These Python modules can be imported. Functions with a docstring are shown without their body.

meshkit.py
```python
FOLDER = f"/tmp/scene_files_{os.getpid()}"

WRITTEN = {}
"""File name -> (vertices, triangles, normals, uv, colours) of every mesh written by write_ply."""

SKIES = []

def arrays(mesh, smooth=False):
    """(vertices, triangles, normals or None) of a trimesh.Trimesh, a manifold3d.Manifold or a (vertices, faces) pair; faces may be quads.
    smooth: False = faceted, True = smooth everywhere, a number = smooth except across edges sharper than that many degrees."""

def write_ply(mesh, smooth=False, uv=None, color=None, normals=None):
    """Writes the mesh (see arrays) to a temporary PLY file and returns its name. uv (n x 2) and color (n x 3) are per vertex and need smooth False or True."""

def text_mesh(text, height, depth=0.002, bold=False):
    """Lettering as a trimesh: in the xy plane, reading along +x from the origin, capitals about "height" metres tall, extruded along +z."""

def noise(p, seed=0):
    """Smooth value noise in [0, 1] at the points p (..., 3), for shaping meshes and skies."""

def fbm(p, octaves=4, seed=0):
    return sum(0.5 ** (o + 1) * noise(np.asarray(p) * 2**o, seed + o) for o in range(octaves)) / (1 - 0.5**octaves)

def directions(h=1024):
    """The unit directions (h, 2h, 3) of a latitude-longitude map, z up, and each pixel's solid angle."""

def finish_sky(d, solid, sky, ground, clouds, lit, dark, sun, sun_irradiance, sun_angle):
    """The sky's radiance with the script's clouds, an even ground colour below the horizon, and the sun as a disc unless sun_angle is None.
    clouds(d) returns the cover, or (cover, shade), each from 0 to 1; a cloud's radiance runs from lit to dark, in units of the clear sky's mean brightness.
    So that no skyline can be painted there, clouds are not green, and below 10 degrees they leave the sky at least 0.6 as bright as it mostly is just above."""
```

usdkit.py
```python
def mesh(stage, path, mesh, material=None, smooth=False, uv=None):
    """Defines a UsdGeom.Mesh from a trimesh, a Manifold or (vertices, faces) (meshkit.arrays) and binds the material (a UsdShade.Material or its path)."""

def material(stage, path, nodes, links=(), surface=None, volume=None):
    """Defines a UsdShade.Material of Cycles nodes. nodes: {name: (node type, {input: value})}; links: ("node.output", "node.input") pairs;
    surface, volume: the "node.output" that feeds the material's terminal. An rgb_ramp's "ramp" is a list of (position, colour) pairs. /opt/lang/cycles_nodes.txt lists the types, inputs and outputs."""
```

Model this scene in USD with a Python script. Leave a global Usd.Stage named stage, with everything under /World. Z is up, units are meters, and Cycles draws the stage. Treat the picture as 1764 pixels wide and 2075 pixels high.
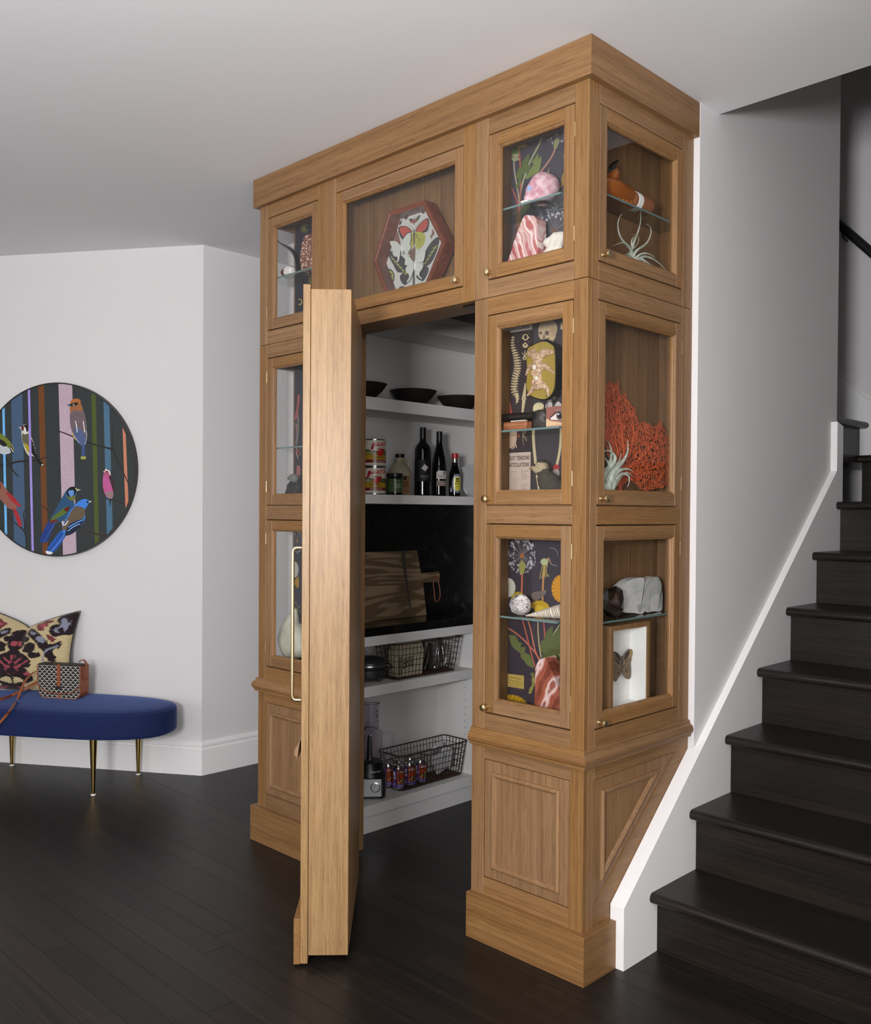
import math, random, numpy as np, trimesh, usdkit, meshkit
from pxr import Usd, UsdGeom, UsdLux, UsdShade, Sdf, Gf, Vt
from shapely.geometry import Polygon, Point, LineString, box as sbox, MultiPolygon
from shapely.ops import unary_union
from shapely import affinity

stage = Usd.Stage.CreateInMemory()
UsdGeom.SetStageUpAxis(stage, 'Z')
UsdGeom.Xform.Define(stage, '/World')
UsdGeom.Scope.Define(stage, '/World/Looks')
random.seed(7); rng = np.random.default_rng(7)

# ------------------------------------------------------------------ camera
IW, IH = 1764, 2075
CAM, YAW, PITCH, ROLL, FPX, PPX, PPY = np.array([1.545, -2.1642, 1.3505]), 2.35038, -0.01245, 0.00663, 1861.02, 886.49, 1061.04
_f = np.array([math.cos(PITCH)*math.cos(YAW), math.cos(PITCH)*math.sin(YAW), math.sin(PITCH)])
_r = np.array([math.sin(YAW), -math.cos(YAW), 0]); _u = np.cross(_r, _f)
_r, _u = math.cos(ROLL)*_r + math.sin(ROLL)*_u, -math.sin(ROLL)*_r + math.cos(ROLL)*_u
cam = UsdGeom.Camera.Define(stage, '/World/camera')
cam.CreateHorizontalApertureAttr(36.0); cam.CreateFocalLengthAttr(36.0*FPX/IW)
cam.CreateVerticalApertureAttr(36.0*IH/IW)
cam.CreateHorizontalApertureOffsetAttr(-(PPX-IW/2)*36.0/IW); cam.CreateVerticalApertureOffsetAttr((PPY-IH/2)*36.0/IW)
cam.CreateClippingRangeAttr((0.05, 200.0))
M = np.eye(4); M[0,:3], M[1,:3], M[2,:3], M[3,:3] = _r, _u, -_f, CAM
UsdGeom.Xformable(cam).AddTransformOp().Set(Gf.Matrix4d(*[float(x) for x in M.ravel()]))
cam.CreateExposureAttr(-0.28)

def hit(px, py, n, d):                     # the point where the photograph's pixel meets the plane n.p = d
    v = _f + (px-PPX)/FPX*_r - (py-PPY)/FPX*_u; n = np.asarray(n, float)
    return CAM + v*((d-n@CAM)/(n@v))

# ------------------------------------------------------------------ daylight (windows behind the photographer) and sky
def rect_light(path, pos, target, w, h, power, col=(1, 1, 1)):
    l = UsdLux.RectLight.Define(stage, path); l.CreateWidthAttr(w); l.CreateHeightAttr(h)
    l.CreateIntensityAttr(power); l.CreateColorAttr(col); l.CreateNormalizeAttr(False)
    p, t = np.array(pos, float), np.array(target, float); z = (p-t)/np.linalg.norm(p-t)
    x = np.cross([0, 0, 1.0], z); x /= np.linalg.norm(x); y = np.cross(z, x)
    m = np.eye(4); m[0,:3], m[1,:3], m[2,:3], m[3,:3] = x, y, z, p
    UsdGeom.Xformable(l).AddTransformOp().Set(Gf.Matrix4d(*[float(v) for v in m.ravel()]))
rect_light('/World/window_daylight', (-1.2, -5.12, 1.5), (-1.2, 0, 1.5), 3.3, 1.85, 1.6, (1.0, .985, .99))
rect_light('/World/window_daylight_001', (2.2, -5.12, 1.5), (2.2, 0, 1.5), 1.55, 1.85, 1.8, (1.0, .985, .99))
rect_light('/World/window_daylight_002', (3.12, -2.5, 1.45), (0, -2.5, 1.45), 2.35, 1.85, 4.4, (1.0, .985, .985))
rect_light('/World/uplight', (1.5, -3.2, 1.5), (.3, -1.9, 2.7), .5, .5, 220.0, (.97, .97, 1.0))
dome = UsdLux.DomeLight.Define(stage, '/World/sky'); dome.CreateIntensityAttr(0.35); dome.CreateColorAttr((.92, .96, 1.0))

# ------------------------------------------------------------------ helpers
def lin(c):
    c = np.asarray(c, float)/255.0
    return tuple(np.where(c <= .04045, c/12.92, ((c+.055)/1.055)**2.4))
_names = {}
def numbered(base, parent):
    k = (parent, base); i = _names.get(k, 0); _names[k] = i+1
    return base if i == 0 else f'{base}_{i:03d}'
_inv = {}
def tag(o, label=None, cat=None, group=None, kind=None):
    for k, v in (('label', label), ('category', cat), ('group', group), ('kind', kind)):
        if v: o.SetCustomDataByKey(k, v)
    return o
def thing(name, label, cat, loc=(0, 0, 0), rz=0, group=None, kind=None):
    path = '/World/' + numbered(name, '/World'); x = UsdGeom.Xform.Define(stage, path)
    x.AddTranslateOp().Set(Gf.Vec3d(*map(float, loc)))
    if rz: x.AddRotateZOp().Set(float(rz))
    c, s = math.cos(math.radians(rz)), math.sin(math.radians(rz))
    m = np.eye(4); m[:3,:3] = [[c, -s, 0], [s, c, 0], [0, 0, 1]]; m[:3, 3] = loc
    _inv[path] = np.linalg.inv(m)
    return tag(x.GetPrim(), label, cat, group, kind)
def cat_(*ms):
    ms = [m for m in ms if m is not None]
    return trimesh.util.concatenate(ms) if len(ms) > 1 else ms[0]
def obj(name, mesh, mat, parent=None, smooth=False, label=None, cat=None, group=None, kind=None, color=None, local=False):
    """One Mesh prim; points are given in world coordinates (local=True: in the thing's own)."""
    if isinstance(mesh, (list, tuple)) and len(mesh) and isinstance(mesh[0], trimesh.Trimesh): mesh = cat_(*mesh)
    pp = '/World' if parent is None else str(parent.GetPath())
    top = '/'.join(pp.split('/')[:3]) if parent is not None else None
    if top in _inv and not local:
        mesh = mesh.copy(); mesh.apply_transform(_inv[top])
    path = pp + '/' + numbered(name, pp)
    m = usdkit.mesh(stage, path, mesh, LOOKS[mat] if isinstance(mat, str) else mat, smooth=smooth)
    if color is not None:
        UsdGeom.PrimvarsAPI(m).CreatePrimvar('tint', Sdf.ValueTypeNames.Color3fArray, 'vertex').Set(Vt.Vec3fArray.FromNumpy(np.asarray(color, np.float32)))
    return tag(m.GetPrim(), label, cat, group, kind)

def bx(x0, x1, y0, y1, z0, z1, r=0.0):
    x0, x1 = sorted((x0, x1)); y0, y1 = sorted((y0, y1)); z0, z1 = sorted((z0, z1))
    if r <= 0:
        m = trimesh.creation.box([x1-x0, y1-y0, z1-z0]); m.apply_translation([(x0+x1)/2, (y0+y1)/2, (z0+z1)/2]); return m
    r = min(r, .45*(x1-x0), .45*(y1-y0), .45*(z1-z0)); pts = []
    for a in (0, 1):
        for b in (0, 1):
            for c in (0, 1):
                X, Y, Z = (x0, x1)[a], (y0, y1)[b], (z0, z1)[c]; sx, sy, sz = (r, -r)[a], (r, -r)[b], (r, -r)[c]
                pts += [(X, Y+sy, Z+sz), (X+sx, Y, Z+sz), (X+sx, Y+sy, Z)]
    return trimesh.convex.convex_hull(np.array(pts))
def ext(poly, h):                                     # shapely polygon -> solid of height h along +z
    gs = poly.geoms if hasattr(poly, 'geoms') else [poly]
    return cat_(*[trimesh.creation.extrude_polygon(g, h, engine='earcut') for g in gs if g.geom_type == 'Polygon' and g.area > 1e-12])
def frame_m(o, U, V, N=None):
    U, V = np.asarray(U, float), np.asarray(V, float); N = np.cross(U, V) if N is None else np.asarray(N, float)
    m = np.eye(4); m[:3, 0], m[:3, 1], m[:3, 2], m[:3, 3] = U, V, N, o; return m
def put(mesh, m):
    mesh = mesh.copy(); mesh.apply_transform(m); return mesh
def lathe(prof, n=40, c=(0, 0, 0), cap=True):
    """Solid of revolution about z from (radius, z) pairs listed bottom to top."""
    p = [(max(r, 0), z) for r, z in prof]
    if cap:
        if p[0][0] > 1e-6: p = [(0, p[0][1])] + p
        if p[-1][0] > 1e-6: p = p + [(0, p[-1][1])]
    m = trimesh.creation.revolve(np.array(p), sections=n); m.apply_translation(c); return m
def tube(pts, r, n=8, closed=False, cap=True):
    p = np.asarray(pts, float); k = len(p); rr = np.broadcast_to(np.asarray(r, float), (k,))
    if closed: t = np.roll(p, -1, 0) - np.roll(p, 1, 0)
    else: t = np.gradient(p, axis=0)
    t /= np.linalg.norm(t, axis=1, keepdims=True) + 1e-12
    ref = np.array([0, 0, 1.0]) if abs(t[0][2]) < .9 else np.array([1.0, 0, 0])
    a = np.cross(t[0], ref); a /= np.linalg.norm(a); A = []
    for i in range(k):
        a = a - t[i]*(a@t[i]); a /= np.linalg.norm(a) + 1e-12; A.append(a)
    A = np.array(A); B = np.cross(t, A); ang = np.arange(n)*2*np.pi/n
    v = (p[:, None] + rr[:, None, None]*(np.cos(ang)[None, :, None]*A[:, None] + np.sin(ang)[None, :, None]*B[:, None])).reshape(-1, 3)
    f = []
    for i in range(k if closed else k-1):
        j2 = (i+1) % k
        for j in range(n):
            a0, a1, b0, b1 = i*n+j, i*n+(j+1) % n, j2*n+j, j2*n+(j+1) % n
            f += [(a0, a1, b1), (a0, b1, b0)]
    if not closed and cap:
        v = np.vstack([v, p[0], p[-1]]); c0, c1 = len(v)-2, len(v)-1
        for j in range(n):
            f += [(c0, (j+1) % n, j), (c1, (k-1)*n+j, (k-1)*n+(j+1) % n)]
    return trimesh.Trimesh(v, np.array(f), process=False)
def sweep2d(prof, path, closed=False):
    """Profile (d outward, z) swept along an xy path with mitred corners; outward is to the right of travel."""
    P = [np.array(q, float) for q in path]; k = len(P); rows = []
    for i in range(k):
        segs = []
        if i > 0 or closed: e = P[i]-P[i-1]; segs.append(e/np.linalg.norm(e))
        if i < k-1 or closed: e = P[(i+1) % k]-P[i]; segs.append(e/np.linalg.norm(e))
        ns = [np.array([e[1], -e[0]]) for e in segs]; n = sum(ns); n = n/(n@ns[0])
        rows.append([[*(P[i]+n*d), z] for d, z in prof])
    m = len(prof); v = np.array(rows).reshape(-1, 3); f = []
    for i in range(k if closed else k-1):
        j2 = (i+1) % k
        for j in range(m):
            a0, a1, b0, b1 = i*m+j, i*m+(j+1) % m, j2*m+j, j2*m+(j+1) % m
            f += [(a0, b0, b1), (a0, b1, a1)]
    me = trimesh.Trimesh(v, np.array(f), process=False)
    if not closed:
        tri = trimesh.creation.triangulate_polygon(Polygon(prof), engine='earcut')
        pv = np.array(tri[0]); idx = [int(np.argmin(((np.array(prof)-q)**2).sum(1))) for q in pv]
        caps = np.array([[idx[a], idx[b], idx[c]] for a, b, c in tri[1]])
        me = trimesh.Trimesh(v, np.vstack([me.faces, caps[:, ::-1], caps+(k-1)*m]), process=False)
    me.fix_normals(); return me
def sweep_parts(prof, path):
    """sweep2d cut at its mitres: one mesh per run, and the axis its grain follows."""
    m = sweep2d(prof, path); k = len(path); out = []
    fc = m.triangles_center[:, :2]; P = [np.array(q, float) for q in path]
    def dist(i):
        e = P[i+1]-P[i]; L = np.linalg.norm(e); e /= L; n = np.array([e[1], -e[0]]); t = (fc-P[i])@e; d = (fc-P[i])@n
        lo = np.zeros(len(fc)) if i == 0 else -np.maximum(d, 0)*1.0; hi = np.full(len(fc), L)+(0 if i == k-2 else 1)*np.maximum(d, 0)
        return np.maximum(np.maximum(lo-t, t-hi), 0)+.2*np.abs(d)
    own = np.argmin(np.stack([dist(i) for i in range(k-1)]), 0)
    for i in range(k-1):
        e = P[i+1]-P[i]; q = m.submesh([np.nonzero(own == i)[0]], append=True, repair=False); out.append((q, 'oak_x' if abs(e[0]) > abs(e[1]) else 'oak_y'))
    return out
def ring(rect, prof, m):
    """Mitred frame around rect=(u0,u1,v0,v1): profile of (inset, height) pairs, in the frame matrix m."""
    u0, u1, v0, v1 = rect
    return ring_poly([(u0, v0), (u1, v0), (u1, v1), (u0, v1)], prof, m)
def ring_poly(pts, prof, m):
    P = np.array(pts, float); k = len(P); rows = []
    for i in range(k):
        e0 = P[i]-P[i-1]; e1 = P[(i+1) % k]-P[i]; e0 /= np.linalg.norm(e0); e1 /= np.linalg.norm(e1)
        n0, n1 = np.array([-e0[1], e0[0]]), np.array([-e1[1], e1[0]]); n = n0+n1; n /= n@n0
        rows.append([[*(P[i]+n*d), h] for d, h in prof])
    q = len(prof); v = np.array(rows).reshape(-1, 3); f = []
    for i in range(k):
        j2 = (i+1) % k
        for j in range(q):
            a0, a1, b0, b1 = i*q+j, i*q+(j+1) % q, j2*q+j, j2*q+(j+1) % q
            f += [(a0, b0, b1), (a0, b1, a1)]
    me = trimesh.Trimesh(v, np.array(f), process=False); me.fix_normals()
    return put(me, m)
def blob(pts_r, ref=.004, iters=8, chain=None):
    """Smooth skin over spheres: chain = list of index pairs hulled together."""
    import manifold3d as mf
    sp = [mf.Manifold.sphere(r, 20).translate(tuple(map(float, p))) for p, r in pts_r]
    out = None
    for c in (chain or [tuple(range(len(sp)))]):
        h = mf.Manifold.batch_hull([sp[i] for i in c]) if len(c) > 1 else sp[c[0]]
        out = h if out is None else out+h
    out = out.refine_to_length(ref); mm = out.to_mesh()
    t = trimesh.Trimesh(mm.vert_properties[:, :3], mm.tri_verts, process=True)
    if iters: trimesh.smoothing.filter_taubin(t, iterations=iters)
    return t
def sphere(c, r, sub=3, sc=(1, 1, 1)):
    m = trimesh.creation.icosphere(sub, 1.0); m.vertices *= np.array(sc)*r; m.apply_translation(c); return m
def cyl(a, b, r, n=24):
    return tube([a, b], r, n)
def prints(layers, m):
    """Flat print: painter's list of (shapely shape, sRGB colour) in the (u, v) of matrix m -> one mesh and its vertex colours. No two shapes overlap."""
    V, F, C, n = [], [], [], 0; above = None
    for shape, col in reversed(layers):
        if shape.is_empty: continue
        vis = shape if above is None else shape.difference(above)
        above = shape if above is None else above.union(shape)
        for g in (vis.geoms if hasattr(vis, 'geoms') else [vis]):
            if g.geom_type != 'Polygon' or g.area < 1e-9: continue
            v, f = trimesh.creation.triangulate_polygon(g, engine='earcut')
            if len(f) == 0: continue
            e1, e2 = v[f[:, 1]]-v[f[:, 0]], v[f[:, 2]]-v[f[:, 0]]
            f = f.copy(); flip = e1[:, 0]*e2[:, 1]-e1[:, 1]*e2[:, 0] < 0; f[flip] = f[flip][:, ::-1]
            V.append(np.c_[v, np.zeros(len(v))]); F.append(f+n); n += len(v); C.append(np.tile(lin(col), (len(v), 1)))
    me = trimesh.Trimesh(np.vstack(V), np.vstack(F), process=False)
    return put(me, m), np.vstack(C)
def ell(cx, cy, rx, ry, rot=0, n=12):
    return affinity.rotate(affinity.scale(Point(cx, cy).buffer(1, quad_segs=n), rx, ry), rot, origin=(cx, cy))
def stroke(pts, w, cap='round'):
    return LineString(pts).buffer(w/2, cap_style=cap, quad_segs=4)
def curve(pts, n=24):
    from scipy.interpolate import CubicSpline
    p = np.asarray(pts, float)
    if len(p) < 3: return p[0][None]+(p[-1]-p[0])[None]*np.linspace(0, 1, n)[:, None]
    t = np.r_[0, np.cumsum(np.linalg.norm(np.diff(p, axis=0), axis=1))]
    return CubicSpline(t, p)(np.linspace(0, t[-1], n))
def taper(pts, w0, w1, n=24):
    c = curve(pts, n); d = np.gradient(c, axis=0); d /= np.linalg.norm(d, axis=1, keepdims=True)+1e-12
    nn = np.c_[-d[:, 1], d[:, 0]]; w = np.linspace(w0, w1, len(c))[:, None]/2
    return Polygon(np.vstack([c+nn*w, (c-nn*w)[::-1]])).buffer(0)
_txt = {}
def text2d(s, h, bold=False):
    """Lettering as a flat shapely shape, capitals h tall, from the origin."""
    k = (s, bold)
    if k not in _txt:
        mm = meshkit.text_mesh(s, 1.0, .1, bold); t = mm.triangles; up = (np.abs(t[:, :, 2]-.1) < 1e-6).all(1)
        _txt[k] = unary_union([Polygon(q[:, :2]).buffer(.004) for q in t[up]]).simplify(.006)
    return affinity.scale(_txt[k], h, h, origin=(0, 0))
def textc(s, cx, cy, h, bold=False, sx=1.0, rot=0, width=None):
    g = text2d(s, h, bold); x0, y0, x1, y1 = g.bounds
    if width: sx = width/(x1-x0)
    g = affinity.translate(g, -(x0+x1)/2, -(y0+y1)/2)
    return affinity.translate(affinity.rotate(affinity.scale(g, sx, 1, origin=(0, 0)), rot, origin=(0, 0)), cx, cy)

# ------------------------------------------------------------------ materials
LOOKS = {}
def mk(name, nodes, links, surface='p.BSDF'):
    LOOKS[name] = usdkit.material(stage, '/World/Looks/'+name, nodes, links, surface=surface); return name
def plain(name, col, rough=.5, metal=0.0, spec=.5, bump=0.0, bscale=200.0, **kw):
    n = {'p': ('principled_bsdf', {'base_color': lin(col), 'roughness': rough, 'metallic': metal, 'specular_ior_level': spec, **kw})}; l = []
    if bump:
        n |= {'g': ('geometry', {}), 'n': ('noise_texture', {'scale': bscale, 'detail': 3.0}), 'b': ('bump', {'strength': bump, 'distance': .002})}
        l += [('g.position', 'n.vector'), ('n.fac', 'b.height'), ('b.normal', 'p.normal')]
    return mk(name, n, l)
def wood(name, axis, c_dark, c_mid, c_light, rough=.42, fleck=0.0, grain=1.0, var=.10, bump=.12, spec=.4):
    """Oak: fine pores drawn out along the grain, broad tone bands, optional ray fleck; every piece is cut from its own place."""
    lo = 1.3*grain
    sc = {'x': (lo, 90, 90), 'y': (90, lo, 90), 'z': (90, 90, lo)}[axis]; lo *= 1.6
    sp = {'x': (14, 420, 420), 'y': (420, 14, 420), 'z': (420, 420, 14)}[axis]
    sw = {'x': (.55, 7, 7), 'y': (7, .55, 7), 'z': (7, 7, .55)}[axis]
    sf = {'x': (26, 95, 95), 'y': (95, 26, 95), 'z': (95, 95, 26)}[axis]
    n = {'t': ('texture_coordinate', {}), 'oi': ('object_info', {}),
         'rv': ('white_noise_texture', {'dimensions': '1D'}), 'sh': ('vector_math', {'math_type': 'multiply_add', 'vector2': (9.0, 9.0, 9.0)}),
         'm1': ('mapping', {'scale': sc}), 'm2': ('mapping', {'scale': sp}), 'm3': ('mapping', {'scale': sw}),
         'n1': ('noise_texture', {'scale': 1.0, 'detail': 4.0, 'roughness': .62, 'distortion': .6}),
         'n2': ('noise_texture', {'scale': 1.0, 'detail': 2.0, 'roughness': .5}),
         'n3': ('noise_texture', {'scale': 1.0, 'detail': 2.0, 'roughness': .5, 'distortion': .35}),
         'wv': ('math', {'math_type': 'multiply', 'value2': 34.0}), 'ws': ('math', {'math_type': 'sine'}),
         'wa': ('map_range', {'from_min': -1.0, 'from_max': 1.0, 'to_min': -.05, 'to_max': .05}),
         'ad': ('math', {'math_type': 'add'}),
         'r1': ('rgb_ramp', {'ramp': [(.25, c_dark), (.5, c_mid), (.78, c_light)]}),
         'r2': ('rgb_ramp', {'ramp': [(.34, (.70, .66, .62)), (.46, (1, 1, 1))]}),
         'mx': ('mix_color', {'blend_type': 'multiply', 'fac': .85}),
         'hv': ('hsv', {}), 'vr': ('map_range', {'to_min': 1-var, 'to_max': 1+var}), 'sr': ('map_range', {'to_min': .93, 'to_max': 1.07}),
         'b': ('bump', {'strength': bump, 'distance': .0008}),
         'p': ('principled_bsdf', {'roughness': rough, 'specular_ior_level': spec})}
    l = [('oi.random', 'rv.w'), ('rv.color', 'sh.vector1'), ('t.object', 'sh.vector3'),
         ('sh.vector', 'm1.vector'), ('sh.vector', 'm2.vector'), ('sh.vector', 'm3.vector'),
         ('m1.vector', 'n1.vector'), ('m2.vector', 'n2.vector'), ('m3.vector', 'n3.vector'),
         ('n3.fac', 'wv.value1'), ('wv.value', 'ws.value1'), ('ws.value', 'wa.value'),
         ('n1.fac', 'ad.value1'), ('wa.result', 'ad.value2'), ('ad.value', 'r1.fac'), ('n2.fac', 'r2.fac'),
         ('r1.color', 'mx.a'), ('r2.color', 'mx.b'), ('mx.result', 'hv.color'), ('oi.random', 'vr.value'), ('vr.result', 'hv.value'),
         ('rv.value', 'sr.value'), ('sr.result', 'hv.saturation'), ('hv.color', 'p.base_color'), ('n2.fac', 'b.height'), ('b.normal', 'p.normal')]
    if fleck:
        n |= {'m4': ('mapping', {'scale': sf}), 'n4': ('noise_texture', {'scale': 1.0, 'detail': 1.0, 'distortion': 2.2}),
              'r4': ('rgb_ramp', {'ramp': [(.60, (0, 0, 0)), (.66, (fleck, fleck, fleck))]}),
              'mf': ('mix_color', {'blend_type': 'mix', 'b': tuple(min(1, x*1.25) for x in c_light)})}
        l = [q for q in l if q != ('mx.result', 'hv.color')] + [('sh.vector', 'm4.vector'), ('m4.vector', 'n4.vector'), ('n4.fac', 'r4.fac'), ('r4.color', 'mf.fac'), ('mx.result', 'mf.a'), ('mf.result', 'hv.color')]
    return mk(name, n, l)
OD, OM, OL = lin((118, 85, 54)), lin((136, 101, 65)), lin((149, 114, 76))
for ax in 'xyz':
    wood('oak_'+ax, ax, OD, OM, OL)
    wood('oak_fleck_'+ax, ax, OD, OM, OL, fleck=.5)
wood('oak_plain_z', 'z', lin((132, 101, 66)), lin((152, 120, 82)), lin((168, 136, 96)), fleck=.14, grain=2.0)
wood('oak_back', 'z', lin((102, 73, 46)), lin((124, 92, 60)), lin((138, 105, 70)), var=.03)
FD, FM, FL = lin((22, 19, 17)), lin((32, 27, 24)), lin((44, 37, 32))
wood('floor_oak', 'x', FD, FM, FL, rough=.40, var=.22, bump=.10, spec=.28)
wood('stair_oak', 'x', FD, FM, FL, rough=.34, var=.10, bump=.10, spec=.26)
plain('wall_paint', (222, 219, 218), .85, spec=.2, bump=.05, bscale=350)
plain('ceiling_paint', (232, 230, 230), .9, spec=.15)
plain('trim_paint', (240, 238, 236), .45, spec=.4)
plain('shelf_paint', (222, 221, 218), .5, spec=.3)
plain('dark_gap', (14, 12, 11), .9)
plain('brass', (226, 206, 160), .3, metal=1.0)
plain('brass_polished', (190, 160, 100), .14, metal=1.0)
plain('steel', (190, 190, 190), .28, metal=1.0)
plain('dark_steel', (90, 88, 86), .35, metal=1.0)
plain('black_plastic', (22, 22, 23), .35)
plain('black_matte', (20, 19, 19), .7)
plain('white_matte', (236, 234, 228), .7)
mk('ink', {'a': ('attribute', {'attribute': 'tint'}), 'p': ('principled_bsdf', {'roughness': .6, 'specular_ior_level': .25})}, [('a.color', 'p.base_color')])
mk('paint', {'a': ('attribute', {'attribute': 'tint'}), 'g': ('geometry', {}), 'n': ('noise_texture', {'scale': 260.0, 'detail': 4.0, 'roughness': .7}), 'hv': ('hsv', {}), 'mr': ('map_range', {'from_min': .3, 'from_max': .7, 'to_min': .72, 'to_max': 1.28}), 'p': ('principled_bsdf', {'roughness': .5, 'specular_ior_level': .3})}, [('a.color', 'hv.color'), ('g.position', 'n.vector'), ('n.fac', 'mr.value'), ('mr.result', 'hv.value'), ('hv.color', 'p.base_color')])
mk('ink_gloss', {'a': ('attribute', {'attribute': 'tint'}), 'p': ('principled_bsdf', {'roughness': .3, 'specular_ior_level': .5})}, [('a.color', 'p.base_color')])
def pane(name, tint=(1, 1, 1), rough=0.0, ior=1.45):
    return mk(name, {'ge': ('geometry', {}), 'io': ('map_range', {'to_min': ior, 'to_max': 1/ior}), 'f': ('fresnel', {}), 't': ('transparent_bsdf', {'color': tint}), 'g': ('glossy_bsdf', {'color': (1, 1, 1), 'roughness': rough}), 'm': ('mix_closure', {})},
              [('ge.backfacing', 'io.value'), ('io.result', 'f.IOR'), ('f.fac', 'm.fac'), ('t.BSDF', 'm.closure1'), ('g.BSDF', 'm.closure2')], surface='m.closure')
pane('window_glass', (.985, .987, .985)); pane('shelf_glass', (.90, .96, .94), ior=1.5); pane('clear_plastic', (.955, .935, .965), .05, ior=1.30)
mk('glass_edge', {'p': ('principled_bsdf', {'base_color': (.13, .21, .20), 'roughness': .25})}, [])
# ------------------------------------------------------------------ room shell
HC = 2.7; LX, D = -1.625, .5883; XS, XM = -.4344, -1.191; SEAM = 2.0245
WC = np.array([-2.597, .322]); WD = np.array([.836, .549]); WN = np.array([.549, -.836])   # diagonal wall: corner, direction, outward normal
def struct(name, mesh, mat, parent=None, **k):
    return obj(name, mesh, mat, parent, kind='structure' if parent is None else None, **k)
# floor: sub-floor and planks, each plank a piece of its own
FX0, FX1, FY0, FY1 = -4.3, 2.3, -2.55, 1.12
fl = struct('floor', [bx(-6, 3.2, -5.3, 2.7, -.06, -.0125), bx(-6, FX0, -5.3, 2.7, -.02, 0), bx(FX1, 3.2, -5.3, 2.7, -.02, 0), bx(FX0, FX1, -5.3, FY0, -.02, 0), bx(FX0, FX1, FY1, 2.7, -.02, 0)], 'floor_oak')
pw = .0857; prow = np.random.default_rng(11)
joints = {-2: [-.0842], 0: [-.826], 1: [-.62], -4: [-.676], -3: [-.42]}
k0, k1 = math.floor((FY0-.0045)/pw), math.ceil((FY1-.0045)/pw)
for k in range(k0, k1):
    y0, y1 = max(FY0, .0045+k*pw), min(FY1, .0045+(k+1)*pw)
    if y1-y0 < .02: continue
    xs = [joints[k][0]] if k in joints else [prow.uniform(FX0+.3, FX0+1.6)]
    while xs[-1] < FX1-.7: xs.append(xs[-1]+prow.uniform(1.05, 1.95))
    while xs[0] > FX0+.7: xs.insert(0, xs[0]-prow.uniform(1.05, 1.95))
    xs = [FX0]+[x for x in xs if FX0+.3 < x < FX1-.3]+[FX1]
    for a, b in zip(xs[:-1], xs[1:]):
        dz = prow.uniform(-.0004, 0)
        obj('plank', bx(a+.0003, b-.0003, y0+.0003, y1-.0003, -.0122, dz, .0004), 'floor_oak', fl)
# ceiling with the stair opening (opening: x > .022, y > .715)
cp = sbox(-6.2, -5.4, 3.3, 3.0).difference(sbox(-.06, .715, 1.1, 2.66)).difference(sbox(-1.6, 1.70, .05, 2.66))
struct('ceiling', put(ext(cp, .3), frame_m((0, 0, HC), (1, 0, 0), (0, 1, 0))), 'ceiling_paint')
# walls
def wall(name, a, b, th, z0=0, z1=HC, mat='wall_paint'):      # solid behind the line a->b (room on its right)
    a, b = np.array(a, float), np.array(b, float); e = (b-a)/np.linalg.norm(b-a); n = np.array([-e[1], e[0]])*th
    return struct(name, put(ext(Polygon([a, b, b+n, a+n]), z1-z0), frame_m((0, 0, z0), (1, 0, 0), (0, 1, 0))), mat)
c2 = WC-WD*3.6
struct('wall_left', put(ext(Polygon([c2, WC, (WC[0], 2.6), (WC[0]-.25, 2.6), (WC[0]-.25, WC[1]+.15), c2+np.array([-.13, .2])]), HC), frame_m((0, 0, 0), (1, 0, 0), (0, 1, 0))), 'wall_paint')
wall('wall_side', (c2[0], -5.3), c2, .2); wall('wall_passage', (-2.8, 2.5), (-1.6, 2.5), .2)
bw = sbox(-6.2, 0, 3.3, HC)
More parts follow.
